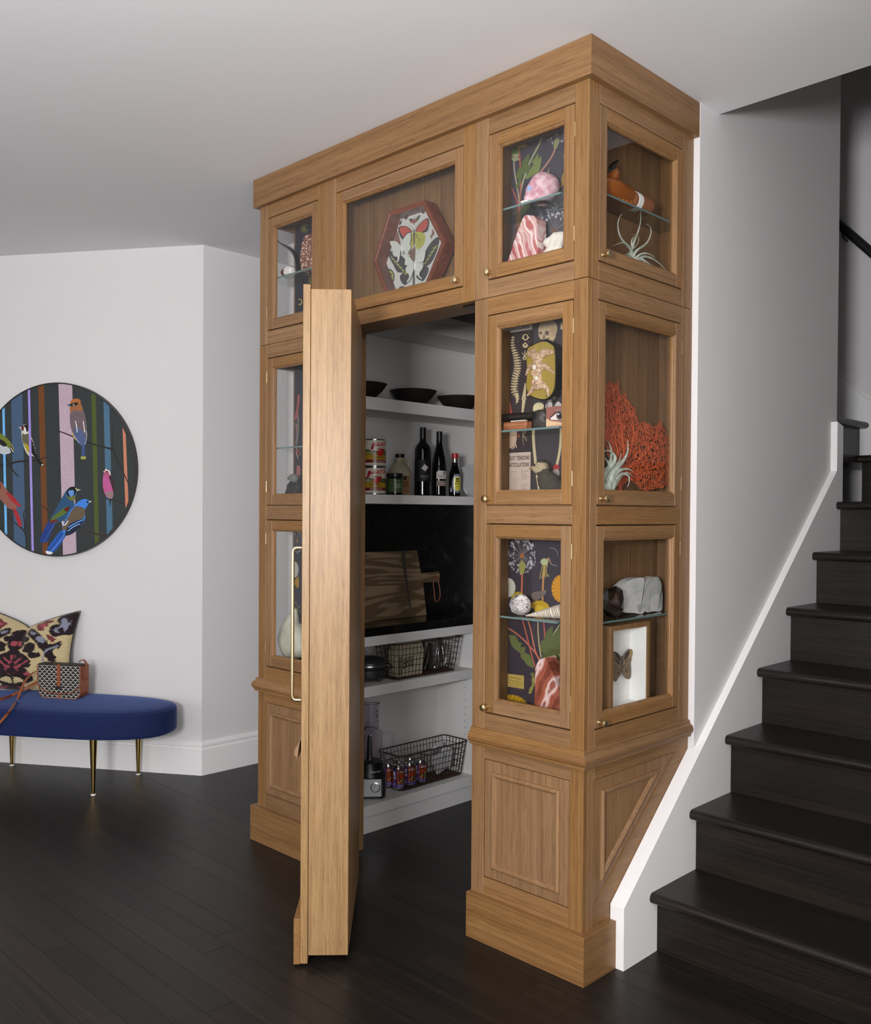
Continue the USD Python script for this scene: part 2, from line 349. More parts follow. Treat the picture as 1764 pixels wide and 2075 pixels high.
for x0, x1 in ((-2.9, .5), (1.4, 3.0)): bw = bw.difference(sbox(x0, .55, x1, 2.45))
struct('wall_rear', put(ext(bw, .2), frame_m((0, -5.1, 0), (1, 0, 0), (0, 0, 1))), 'wall_paint')
for x0, x1 in ((-2.9, .5), (1.4, 3.0)):
    w = thing(f'window_{1 if x0 < 0 else 2}', None, None, kind='structure')
    obj('frame', ring((x0, x1, .55, 2.45), [(0, 0), (0, .06), (.05, .06), (.05, 0)], frame_m((0, -5.13, 0), (1, 0, 0), (0, 0, 1), (0, -1, 0))), 'trim_paint', w)
    for i in range(1, 3 if x0 < 0 else 2):
        x = x0+(x1-x0)*i/(3 if x0 < 0 else 2); obj('mullion', bx(x-.025, x+.025, -5.19, -5.13, .6, 2.4), 'trim_paint', w)
struct('wall_right', put(ext(sbox(-5.3, 0, .34, HC).difference(sbox(-3.7, .5, -1.3, 2.4)), .2), frame_m((3.1, 0, 0), (0, 1, 0), (0, 0, 1), (1, 0, 0))), 'wall_paint'); w = thing('window_3', None, None, kind='structure')
obj('frame', ring((-3.7, -1.3, .5, 2.4), [(0, 0), (0, .06), (.05, .06), (.05, 0)], frame_m((3.13, 0, 0), (0, 1, 0), (0, 0, 1), (1, 0, 0))), 'trim_paint', w)
for y in (-2.9, -2.1): obj('mullion', bx(3.13, 3.19, y-.025, y+.025, .55, 2.35), 'trim_paint', w)
wall('wall_front', (1.251, .34), (3.3, .34), .2)
struct('wall_stair', put(ext(sbox(-.14, D, .022, 1.752), 5.0), frame_m((0, 0, 0), (1, 0, 0), (0, 1, 0))), 'wall_paint')
struct('wall_far', bx(-1.7, 1.25, 2.58, 2.75, 0, 5.0), 'wall_paint'); struct('wall_stair_right', cat_(bx(.90, 1.25, -.05, .549, 0, 2.699), bx(1.051, 1.25, .5495, 2.579, 0, 5.0)), 'wall_paint')
struct('wall_landing', bx(-1.8, -1.61, 1.753, 2.579, 1.5, 5.0), 'wall_paint'); struct('wall_return', bx(-1.7, -.1405, 1.62, 1.752, 0, 5.0), 'wall_paint')
struct('wall_upper', bx(-.14, 1.05, .55, .7149, 3.001, 5.0), 'wall_paint'); struct('ceiling_upper', bx(-1.8, 1.25, .6, 2.75, 5.0, 5.1), 'ceiling_paint')
# baseboards (left wall and its return), capped with a small moulding
bprof = [(0, 0), (.018, 0), (.018, .130), (.011, .136), (.011, .143), (.0165, .147), (.0165, .156), (.008, .167), (0, .172)]
bpath = [tuple(c2+WN*.0), tuple(WC), (WC[0], 2.4)]
struct('baseboard_left', sweep2d(bprof, bpath), 'trim_paint')
# skirt board of the stair (runs up beside the steps)
sk = [(.1402, 0), (.1402, .186), (1.69, 1.532), (1.69, 1.735), (1.752, 1.72), (1.752, 0)]
skm = frame_m((.0225, 0, 0), (0, 1, 0), (0, 0, 1), (1, 0, 0))
skp = Polygon(sk)
struct('trim_1', [put(ext(skp, .0265), skm), put(ext(skp.intersection(sbox(0, 0, D-.0006, 3)), .0215), frame_m((.001, 0, 0), (0, 1, 0), (0, 0, 1), (1, 0, 0)))], 'trim_paint')
fs = Polygon([(-1.59, 3.0), (-.29, 2.039), (-.135, 1.917), (.03, 1.79), (1.04, 1.79), (1.04, 1.6), (-.2, 1.6), (-1.59, 2.6)])
struct('trim_2', put(ext(fs, .018), frame_m((0, 2.5795, 0), (1, 0, 0), (0, 0, 1), (0, -1, 0))), 'trim_paint')
# ------------------------------------------------------------------ staircase
st = thing('staircase', 'dark stained oak staircase climbing between white skirt boards at the right', 'stairs', (.05, .33, 0))
RISE, RUN, Y0 = .2025, .2342, .3235
def bullnose(x0, x1, ynose, yback, ztop, th=.032):
    r = th/2; pts = [(yback, ztop-th), (yback, ztop)]
    pts += [(ynose+r-r*math.sin(a), ztop-r+r*math.cos(a)) for a in np.linspace(0, math.pi, 9)]
    return put(ext(Polygon(pts), x1-x0), frame_m((x0, 0, 0), (0, 1, 0), (0, 0, 1), (1, 0, 0)))
for i in range(8):
    yr = Y0+RUN*i; zt = .19+RISE*i; z0 = 0 if i == 0 else .19+RISE*(i-1)
    obj('riser', bx(.0498, .899, yr, yr+.018, z0+.0006, zt-.0325), 'stair_oak', st)
    yb = yr+RUN+.012 if i < 7 else 2.56
    obj('tread', bullnose(.0496, .899 if i < 2 else 1.05, yr-.044, yb, zt) if i < 7 else cat_(bullnose(.0496, .899 if i < 2 else 1.05, yr-.044, yb, zt), bx(-.18, .0496, 1.7525, 2.56, zt-.032, zt)), 'stair_oak', st, smooth=40)
for i in range(4):
    xr = -.18-.25*i; zb = .19+RISE*(7+i); zt = zb+RISE
    obj('riser', bx(xr-.018, xr, 1.7525, 2.56, zb+.0006, zt-.0325), 'stair_oak', st)
    b = bullnose(0, .8075, -.044, .262, 0); b = put(b, np.array([[0, -1.0, 0, xr], [1, 0, 0, 1.7525], [0, 0, 1, zt], [0, 0, 0, 1]])); b.fix_normals()
    obj('tread', b, 'stair_oak', st, smooth=40)
hr = thing('handrail', 'black wooden handrail fixed to the stairwell wall', 'handrail', (-.15, 2.52, 2.68))
a, b = np.array([-1.4, 2.52, 4.03]), np.array([.12, 2.52, 2.37])
obj('rail', tube([a, b], .021, 12), 'black_matte', hr, smooth=50)
for t in (.3, .75):
    p = a+(b-a)*t; obj('bracket', tube([p+[0, 0, -.02], p+[0, .02, -.05], p+[0, .0595, -.055]], .006, 8), 'dark_steel', hr, smooth=50)
# ------------------------------------------------------------------ oak pantry wall: display cabinets, crown, hidden door
FRONT = frame_m((0, 0, 0), (1, 0, 0), (0, 0, 1), (0, -1, 0))        # u = x, v = z, n = -y
SIDE = frame_m((0, 0, 0), (0, 1, 0), (0, 0, 1), (1, 0, 0))          # u = y, v = z, n = +x
def fbx(F, u0, u1, v0, v1, n0, n1, r=.0012): return put(bx(u0, u1, v0, v1, n0, n1, r), F)
def axes(F): return ('oak_x' if abs(F[0, 0]) > .6 else 'oak_y'), 'oak_z'
G = .0022
PMOULD = [(0, -.004), (0, .002), (.002, .0052), (.0055, .0076), (.0095, .0072), (.012, .0042), (.0135, .0036), (.0165, -.0008), (.0168, -.004)]
def knob(F, u, v, parent, mat='brass'):
    m = lathe([(.0035, 0), (.0065, .0005), (.0055, .003), (.0042, .009), (.0055, .013), (.0105, .019), (.0118, .023), (.0108, .0265), (.006, .0285), (0, .029)], 20)
    return obj('knob', put(m, frame_m((F@np.array([u, v, .0004, 1]))[:3], F[:3, 0], F[:3, 1], F[:3, 2])), mat, parent, smooth=50)
def glass_door(cab, F, u0, u1, v0, v1, kn=None, hinge=None, sw=.036, hz='oak_x'):
    """Inset door: two stiles (the door mesh), rails, glazing bead, pane and knob."""
    H, V = hz, 'oak_z'; u0 += G; u1 -= G; v0 += .0042; v1 -= .0035
    d = obj('door', ring((u0+sw-.001, u1-sw+.001, v0+.0375, v1-.0365), [(0, -.018), (0, -.003), (.002, -.003), (.0042, -.0062), (.0066, -.0072), (.0080, -.0115), (.0080, -.018)], F), V, cab)
    obj('stile', fbx(F, u0, u0+sw, v0, v1, -.02, 0), V, d); obj('stile', fbx(F, u1-sw, u1, v0, v1, -.02, 0), V, d)
    obj('rail', fbx(F, u0+sw+.0002, u1-sw-.0002, v1-.0375, v1, -.02, -.0003), H, d); obj('rail', fbx(F, u0+sw+.0002, u1-sw-.0002, v0, v0+.0385, -.02, -.0003), H, d)
    obj('pane', fbx(F, u0+sw+.004, u1-sw-.004, v0+.042, v1-.041, -.0165, -.0145, 0), 'window_glass', d)
    if kn: knob(F, kn[0], kn[1], d)
    if hinge:
        for v in (v0+.075, v1-.075): obj('hinge', fbx(F, hinge-.0016, hinge+.0016, v-.022, v+.022, -.012, .0012, .0005), 'brass', d)
    return d
def panel_door(cab, F, u0, u1, v0, v1, kn=None):
    d = obj('panel', fbx(F, u0+G, u1-G, v0+G, v1-G, -.02, -.0025), 'oak_z', cab)
    obj('panel_moulding', ring((u0+.0335, u1-.0335, v0+.0345, v1-.0365), PMOULD, F), 'oak_z', d)
    if kn: knob(F, kn[0], kn[1], d)
    return d
DX1, DX2, DY1, DY2 = -.3815, -.0495, .0535, .5262
Z1T, Z1B, Z2T, Z2B, Z3T, Z3B, PZ, PB = 2.5345, 2.0786, 1.9702, 1.3711, 1.3168, .7176, .573, .198
RAILP = [(-.012, .6145), (.0115, .6145), (.0118, .6185), (.0128, .6205), (.0125, .6235), (.0165, .626), (.0195, .6315), (.0205, .638), (.0195, .6445), (.0165, .6505), (.013, .6535), (.0095, .6555), (.0075, .659), (.0075, .6645), (.004, .668), (-.012, .668)]
BACKB = .152
# --- corner display cabinet, lower unit
c = thing('display_cabinet', 'oak corner cabinet beside the stairs with two glazed tiers over panelled base', 'cabinet', (-.217, .1, 0))
CORNER = c
TOPZ = SEAM-.0008
obj('stile', fbx(FRONT, XS, DX1, .14, TOPZ, -.02, 0), 'oak_z', c); obj('stile', fbx(FRONT, DX2, 0, .14, TOPZ, -.02, 0), 'oak_z', c)
obj('stile', fbx(SIDE, .0203, DY1, .14, TOPZ, -.02, -.0002), 'oak_z', c); obj('stile', fbx(SIDE, DY2, D, .55, TOPZ, -.02, 0), 'oak_z', c)
for F, a, b, H in ((FRONT, DX1, DX2, 'oak_x'), (SIDE, DY1, DY2, 'oak_y')):
    for v0, v1 in ((Z2T, TOPZ), (Z3T, Z2B), (PZ, Z3B)):
        obj('rail', fbx(F, a+.0002, b-.0002, v0, v1, -.02, -.0003), H, c)
obj('rail', fbx(FRONT, DX1+.0002, DX2-.0002, .13, PB, -.02, -.0003), 'oak_x', c)
dz = .8457                                        # slope of the skirt under the side panel
diag = Polygon([(.0537, .197), (.0537, .13), (.1395, .13), (.1395, .183), (D-.001, .183+(D-.1395)*dz-.005), (D-.001, .574), (.507, .574)])
obj('diagonal_rail', put(ext(diag.buffer(-.0004, join_style=2), .0197), frame_m((-.02, 0, 0), (0, 1, 0), (0, 0, 1), (1, 0, 0))), 'oak_y', c)
tri = Polygon([(.0553, .2015), (.0553, .5715), (.501, .5715)])
pn = obj('panel', put(ext(tri, .0175), frame_m((-.02, 0, 0), (0, 1, 0), (0, 0, 1), (1, 0, 0))), 'oak_z', c)
obj('panel_moulding', ring_poly([(.091, .27), (.411, .5365), (.091, .5365)], PMOULD, SIDE), 'oak_z', pn)
panel_door(c, FRONT, DX1, DX2, PB, PZ)
for q, w_ in sweep_parts([(-.02, 0.0002), (.0218, .0002), (.0218, .1405), (.0205, .1421), (-.02, .1421)], [(XS, 0), (0, 0), (0, .1398)]): obj('plinth', q, w_, c)
for q, w_ in sweep_parts(RAILP, [(XS, 0), (0, 0), (0, D-.001)]): obj('chair_rail', q, w_, c, smooth=25)
glass_door(c, FRONT, DX1, DX2, Z2B, Z2T, (DX1+.014, Z2B+.022), DX2); glass_door(c, FRONT, DX1, DX2, Z3B, Z3T, (DX1+.014, Z3B+.022), DX2)
glass_door(c, SIDE, DY1, DY2, Z2B, Z2T, (DY1+.019, Z2B+.022), DY2, hz='oak_y'); glass_door(c, SIDE, DY1, DY2, Z3B, Z3T, (DY1+.019, Z3B+.022), DY2, hz='oak_y')
def corner_inside(c, z0, z1, floors, top):
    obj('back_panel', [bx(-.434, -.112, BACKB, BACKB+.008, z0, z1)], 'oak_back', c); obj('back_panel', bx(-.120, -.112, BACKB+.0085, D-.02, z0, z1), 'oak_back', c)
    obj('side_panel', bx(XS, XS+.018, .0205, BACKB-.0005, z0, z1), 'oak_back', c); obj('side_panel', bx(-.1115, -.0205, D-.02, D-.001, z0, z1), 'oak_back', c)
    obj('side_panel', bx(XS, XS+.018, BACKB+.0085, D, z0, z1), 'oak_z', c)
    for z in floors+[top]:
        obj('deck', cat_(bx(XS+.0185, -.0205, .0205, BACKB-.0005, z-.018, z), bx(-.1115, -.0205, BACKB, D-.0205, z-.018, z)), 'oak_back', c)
corner_inside(c, .02, SEAM-.001, [.733, 1.388], SEAM-.002)
def glass_shelf(c, parts):
    for q in parts:
        b = bx(*q); s = obj('glass_shelf', b, 'shelf_glass', c)
        x0, x1, y0, y1, z0, z1 = q
        obj('polished_edge', cat_(bx(x0, x1, y0-.0012, y0-.0002, z0, z1), bx(x1+.0002, x1+.0012, y0, y1, z0, z1)), 'glass_edge', s)
glass_shelf(c, [(-.414, -.118, .026, .148, 1.602, 1.608)])
glass_shelf(c, [(-.414, -.118, .026, .148, 1.021, 1.027), (-.110, -.026, .058, .566, 1.021, 1.027)])
# --- corner display cabinet, upper unit
c = thing('display_cabinet', 'oak corner cabinet upper unit under the crown with pink skull ornament inside', 'cabinet', (-.217, .1, SEAM)); CORNER_UP = c
BZ = SEAM+.0008; TZ = 2.697
obj('stile', fbx(FRONT, XS+.0006, DX1, BZ, TZ, -.02, 0), 'oak_z', c); obj('stile', fbx(FRONT, DX2, 0, BZ, TZ, -.02, 0), 'oak_z', c)
obj('stile', fbx(SIDE, .0203, DY1, BZ, TZ, -.02, -.0002), 'oak_z', c); obj('stile', fbx(SIDE, DY2, D, BZ, TZ, -.02, 0), 'oak_z', c)
for F, a, b, H in ((FRONT, DX1, DX2, 'oak_x'), (SIDE, DY1, DY2, 'oak_y')):
    obj('rail', fbx(F, a+.0002, b-.0002, Z1T, TZ, -.02, -.0003), H, c); obj('rail', fbx(F, a+.0002, b-.0002, BZ, Z1B, -.02, -.0003), H, c)
glass_door(c, FRONT, DX1, DX2, Z1B, Z1T, (DX1+.014, Z1B+.022), DX2); glass_door(c, SIDE, DY1, DY2, Z1B, Z1T, (DY1+.019, Z1B+.022), DY2, hz='oak_y')
corner_inside(c, BZ, TZ, [2.094], 2.56)
glass_shelf(c, [(-.414, -.118, .026, .148, 2.294, 2.300), (-.110, -.026, .058, .566, 2.293, 2.299)])
# --- cabinet over the doorway
c = thing('display_cabinet', 'oak cabinet over the pantry doorway with one wide glass door', 'cabinet', (-.81, .06, SEAM)); OVER = c
CX1, CX2, CB, CT = -1.1385, -.4885, 2.0765, 2.5335
obj('stile', fbx(FRONT, XM+.0006, CX1, BZ, TZ, -.02, 0), 'oak_z', c); obj('stile', fbx(FRONT, CX2, XS-.0006, BZ, TZ, -.02, 0), 'oak_z', c)
obj('rail', fbx(FRONT, CX1+.0002, CX2-.0002, CT, TZ, -.02, -.0003), 'oak_x', c); obj('rail', fbx(FRONT, CX1+.0002, CX2-.0002, BZ, CB, -.02, -.0003), 'oak_x', c)
glass_door(c, FRONT, CX1, CX2, CB, CT, (CX2-.016, CB+.022))
obj('bottom_panel', bx(XM+.0006, XS-.0006, .0205, .126, BZ, BZ+.018), 'oak_x', c)
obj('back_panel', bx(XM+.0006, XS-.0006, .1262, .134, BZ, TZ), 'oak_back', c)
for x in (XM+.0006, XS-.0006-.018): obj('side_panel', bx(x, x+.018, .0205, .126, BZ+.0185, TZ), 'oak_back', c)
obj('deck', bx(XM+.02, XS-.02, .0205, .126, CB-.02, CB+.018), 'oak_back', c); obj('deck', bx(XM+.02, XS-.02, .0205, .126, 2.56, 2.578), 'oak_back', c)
obj('door_catch', [bx(-.515, -.455, .030, .062, SEAM-.004, SEAM+.0005, .001), cyl((-.497, .046, SEAM-.006), (-.497, .046, SEAM-.003), .006, 12), cyl((-.473, .046, SEAM-.006), (-.473, .046, SEAM-.003), .006, 12)], 'dark_steel', c)
# --- left tower, lower and upper unit (its outer end is glazed)
LX1, LX2 = -1.5747, -1.2438
LEND = frame_m((LX, 0, 0), (0, -1, 0), (0, 0, 1), (-1, 0, 0))       # u = -y, n = -x
def left_inside(c, z0, z1, floors, top, win):
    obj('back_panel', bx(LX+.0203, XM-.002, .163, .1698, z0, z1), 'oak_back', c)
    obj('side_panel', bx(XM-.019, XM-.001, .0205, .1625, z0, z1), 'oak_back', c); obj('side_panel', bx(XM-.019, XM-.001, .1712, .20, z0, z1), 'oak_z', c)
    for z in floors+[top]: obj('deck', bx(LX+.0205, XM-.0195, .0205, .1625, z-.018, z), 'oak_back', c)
    obj('stile', bx(LX, LX+.02, .0203, .072, z0, z1, .001), 'oak_z', c); obj('stile', bx(LX, LX+.02, .170, .20, z0, z1, .001), 'oak_z', c)
    zz = [z0]+[v for w in win for v in w]+[z1]
    for a, b in zip(zz[0::2], zz[1::2]): obj('rail', bx(LX, LX+.0195, .0722, .1698, a, b, .001), 'oak_y', c)
    for a, b in win: obj('end_pane', bx(LX+.008, LX+.010, .0722, .1698, a, b), 'window_glass', c)
c = thing('display_cabinet', 'oak cabinet left of the open pantry door with glazed tiers over panelled base', 'cabinet', (-1.41, .1, 0)); LEFT = c
obj('stile', fbx(FRONT, LX, LX1, .14, TOPZ, -.02, 0), 'oak_z', c); obj('stile', fbx(FRONT, LX2, XM, .14, TOPZ, -.02, 0), 'oak_z', c)
for v0, v1 in ((Z2T, TOPZ), (Z3T, Z2B), (PZ, Z3B), (.13, PB)): obj('rail', fbx(FRONT, LX1+.0002, LX2-.0002, v0, v1, -.02, -.0003), 'oak_x', c)
panel_door(c, FRONT, LX1, LX2, PB, PZ, (LX2-.018, PZ-.045))
glass_door(c, FRONT, LX1, LX2, Z2B, Z2T, (LX2-.018, Z2B+.022), LX1); glass_door(c, FRONT, LX1, LX2, Z3B, Z3T, (LX2-.018, Z3B+.022), LX1)
for q, w_ in sweep_parts([(-.02, 0.0002), (.0218, .0002), (.0218, .1405), (.0205, .1421), (-.02, .1421)], [(LX, .2), (LX, 0), (XM, 0)]): obj('plinth', q, w_, c)
for q, w_ in sweep_parts(RAILP, [(LX, .2), (LX, 0), (XM, 0)]): obj('chair_rail', q, w_, c, smooth=25)
left_inside(c, .02, SEAM-.001, [.733, 1.388], SEAM-.002, [(.735, 1.29), (1.39, 1.94)])
c = thing('display_cabinet', 'oak upper cabinet at the far left end of the crown with red crystal inside', 'cabinet', (-1.41, .1, SEAM)); LEFT_UP = c
obj('stile', fbx(FRONT, LX, LX1, BZ, TZ, -.02, 0), 'oak_z', c); obj('stile', fbx(FRONT, LX2, XM-.0006, BZ, TZ, -.02, 0), 'oak_z', c)
obj('rail', fbx(FRONT, LX1+.0002, LX2-.0002, Z1T, TZ, -.02, -.0003), 'oak_x', c); obj('rail', fbx(FRONT, LX1+.0002, LX2-.0002, BZ, Z1B, -.02, -.0003), 'oak_x', c)
glass_door(c, FRONT, LX1, LX2, Z1B, Z1T, (LX2-.018, Z1B+.022), LX1)
left_inside(c, BZ, TZ, [2.094], 2.56, [(2.095, 2.52)])
glass_shelf(c, [(LX+.024, XM-.02, .026, .160, 2.290, 2.296)])
glass_shelf(LEFT, [(LX+.024, XM-.02, .026, .160, 1.602, 1.608)])
# --- crown moulding running over the three cabinets
cr = thing('crown_moulding', 'flat oak crown board running around the cabinet tops at the ceiling', 'moulding', (-.8, 0, 2.5869))
for q, w_ in sweep_parts([(.0004, 2.5869), (.0204, 2.5869), (.0204, 2.6985), (.0004, 2.6985)], [(LX, .2), (LX, 0), (0, 0), (0, D-.0004)]): obj('board', q, w_, cr)
# --- the hidden pantry door, swung open
ANG = -43.5
d = thing('pantry_door', 'thick oak hidden door standing open with long brass pull', 'door', (XM+.001, 0, 0), ANG)
W = .755
def L(m): return put(m, frame_m((0, 0, 0), (1, 0, 0), (0, 1, 0), (0, 0, 1)))
def dobj(name, mesh, mat, parent=None, **k): return obj(name, mesh, mat, parent or d, local=True, **k)
DF = FRONT                                                          # local: u = x, n = -y
dobj('core', bx(.13, W-.006, .0225, .141, .030, 2.006, .001), 'oak_plain_z')
dobj('stile', fbx(DF, .003, .054, .008, 2.0185, -.022, 0), 'oak_fleck_z'); dobj('stile', fbx(DF, W-.054, W, .008, 2.0185, -.022, 0), 'oak_plain_z')
for v0, v1 in ((1.97, 2.0185), (1.3168, 1.3711), (.573, .7176), (.008, .198)): dobj('rail', fbx(DF, .0542, W-.0542, v0, v1, -.022, -.0003), 'oak_x')
for v0, v1 in ((PB, PZ), (Z3B, Z3T), (Z2B, Z2T)):
    p = dobj('panel', fbx(DF, .056, W-.056, v0+G, v1-G, -.022, -.0025), 'oak_z')
    dobj('panel_moulding', ring((.0885, W-.0885, v0+.0345, v1-.0365), PMOULD, DF), 'oak_z', p)
dobj('plinth', bx(.03, W, -.0195, -.0004, .006, .1421, .0012), 'oak_x')
dobj('chair_rail', sweep2d([(max(q, .0004), z) for q, z in RAILP[1:-1]], [(.03, 0), (W, 0)]), 'oak_x', smooth=25)
hb = dobj('pull_handle', tube(np.vstack([[(W-.026, -.0004, 1.2415), (W-.026, -.016, 1.2415)], [(W-.026, -.028+.012*math.cos(t), 1.2295+.012*math.sin(t)) for t in np.linspace(math.pi/2, math.pi, 6)][::1] if False else [(W-.026, -.018-.012*math.sin(t), 1.2295+.012*math.cos(t)) for t in np.linspace(0, math.pi/2, 6)],
     [(W-.026, -.030, z) for z in np.linspace(1.22, .81, 8)], [(W-.026, -.018-.012*math.cos(t), .7995-.012*math.sin(t)) for t in np.linspace(0, math.pi/2, 6)], [(W-.026, -.016, .7875), (W-.026, -.0004, .7875)]]), .0052, 14), 'brass', smooth=60)
for z in (1.2415, .7875): dobj('rosette', lathe([(.0085, 0), (.0085, .0015), (.0065, .003), (.0055, .004)], 20), 'brass', hb, smooth=50) if False else dobj('rosette', put(lathe([(.0085, 0), (.0085, .0015), (.0065, .003), (.0056, .004)], 20), frame_m((W-.026, -.0002, z), (1, 0, 0), (0, 0, 1), (0, -1, 0))), 'brass', hb, smooth=50)
for z in (1.2415, .7875): dobj('bolt_head', put(lathe([(.004, 0), (.004, .0012), (.0028, .002)], 14), frame_m((W-.026, .0221, z), (1, 0, 0), (0, 0, -1), (0, 1, 0))), 'brass', smooth=50)
# ------------------------------------------------------------------ pantry: room behind and the built-in shelves
UX, UB, UY0, UY1 = -1.345, -1.60, .21, 1.02
struct('wall_pantry', [bx(-1.72, -1.62, .205, 1.6, 0, 2.5), bx(-1.72, -.14, 1.5, 1.6, 0, 2.5), bx(-1.72, -.436, .302, 1.6, 2.42, 2.5)], 'wall_paint')
UE = 1.47                                                          # the run goes on to the pantry's back wall; a divider stands at UY1 in the base
UB = -1.585
u = thing('pantry_shelves', 'white built-in pantry shelving seen through the open doorway', 'shelves', (-1.47, .6, 0))
obj('back_panel', bx(UB-.012, UB, UY0, UE, .085, 2.145), 'shelf_paint', u)
for y in (UY0, UE): obj('end_panel', bx(UB, UX-.001, y-.016, y+.004, 0, 2.145), 'shelf_paint', u)
obj('divider', bx(UB+.0003, UX-.001, UY1-.014, UY1+.004, .1205, .7875), 'shelf_paint', u)
obj('toe_kick', bx(UX-.030, UX-.012, UY0+.005, UE-.017, 0.0003, .0745), 'shelf_paint', u)
for z0, z1 in ((.0745, .120), (.576, .620), (.788, .828), (1.3845, 1.4235), (1.7765, 1.829)):
    obj('shelf', cat_(bx(UB+.0004, UX, UY0+.0045, UY1-.0145, z0, z1, .0008), bx(UB+.0004, UX, UY1+.0045, UE-.0165, z0, z1, .0008)) if z0 == .576 else bx(UB+.0004, UX, UY0+.0045, UE-.0165, z0, z1, .0008), 'shelf_paint', u)
obj('top_panel', bx(UB, UX-.002, UY0, UE+.003, 2.146, 2.186), 'shelf_paint', u); obj('cornice', sweep2d([(-.02, 2.187), (.004, 2.187), (.004, 2.20), (.012, 2.222), (-.02, 2.222)], [(UX, UY0), (UX, UE)]), 'shelf_paint', u)
for k in range(14):
    z = .27+.032*k
    if z > .56: continue
    obj('peg_hole', cyl((UX-.055, UY1-.0143, z), (UX-.055, UY1-.0136, z), .0022, 8), 'dark_gap', u)
mk('granite', {'t': ('geometry', {}), 'n': ('noise_texture', {'scale': 9.0, 'detail': 8.0, 'roughness': .72, 'distortion': 1.2}), 'r': ('rgb_ramp', {'ramp': [(.50, lin((9, 9, 9))), (.60, lin((26, 26, 25))), (.68, lin((64, 66, 62))), (.74, lin((22, 22, 22)))]}),
    'p': ('principled_bsdf', {'roughness': .16})}, [('t.position', 'n.vector'), ('n.fac', 'r.fac'), ('r.color', 'p.base_color')])
ct = thing('stone_counter', 'black veined stone counter and splashback between the pantry shelves', 'counter', (-1.47, .6, .83))
obj('slab', bx(UB+.001, UX+.0005, UY0+.005, UE-.0165, .8285, .8655, .001), 'granite', ct); obj('splashback', bx(UB+.0008, UB+.016, UY0+.005, UE-.0165, .866, 1.384, .0005), 'granite', ct)
# ------------------------------------------------------------------ drawing helpers for prints seen in the photograph
import shapely
class Crop:
    def __init__(s, x0, y0, k): s.x0, s.y0, s.k = x0, y0, k
    def __call__(s, a, b): return s.x0+a*s.k, s.y0+b*s.k
def hits(px, py, n, d):
    v = _f[None]+((px-PPX)/FPX)[:, None]*_r[None]-((py-PPY)/FPX)[:, None]*_u[None]; n = np.asarray(n, float)
    return CAM[None]+v*((d-n@CAM)/(v@n))[:, None]
class Plane:                                       # a real plane of the place with its own (u, v) axes
    def __init__(s, o, U, V):
        s.o, s.U, s.V = (np.asarray(q, float) for q in (o, U, V)); s.n = np.cross(s.U, s.V); s.m = frame_m(s.o, s.U, s.V, s.n)
    def uv(s, crop, a, b):
        p = hits(*[np.atleast_1d(np.asarray(q, float)) for q in crop(np.asarray(a, float), np.asarray(b, float))], s.n, s.n@s.o)-s.o
        return np.c_[p@s.U, p@s.V]
    def shape(s, crop, g): return shapely.transform(g, lambda c: s.uv(crop, c[:, 0], c[:, 1]))
    def layers(s, crop, L, clip=None):
        out = []
        for g, c in L:
            g = s.shape(crop, g).buffer(0); g = g if clip is None else g.intersection(clip); out.append((g, c))
        return out
def planeY(y): return Plane((0, y, 0), (1, 0, 0), (0, 0, 1))
def planeX(x): return Plane((x, 0, 0), (0, 1, 0), (0, 0, 1))
W3 = lambda s, n, z: np.array([*(WC+WD*s+WN*n), z])
planeW = lambda off: Plane(W3(0, off, 0), [*WD, 0], (0, 0, 1))
def pg(*p): return Polygon(p).buffer(0)
def sm(*p, n=10):
    """Smooth closed outline through the points."""
    P = np.array(p, float); k = len(P); out = []
    for i in range(k):
        a, b, c, d = P[i-1], P[i], P[(i+1) % k], P[(i+2) % k]
        for t in np.arange(n)/n:
            out.append(.5*(2*b+(c-a)*t+(2*a-5*b+4*c-d)*t*t+(3*b-a-3*c+d)*t**3))
    return Polygon(out).buffer(0)
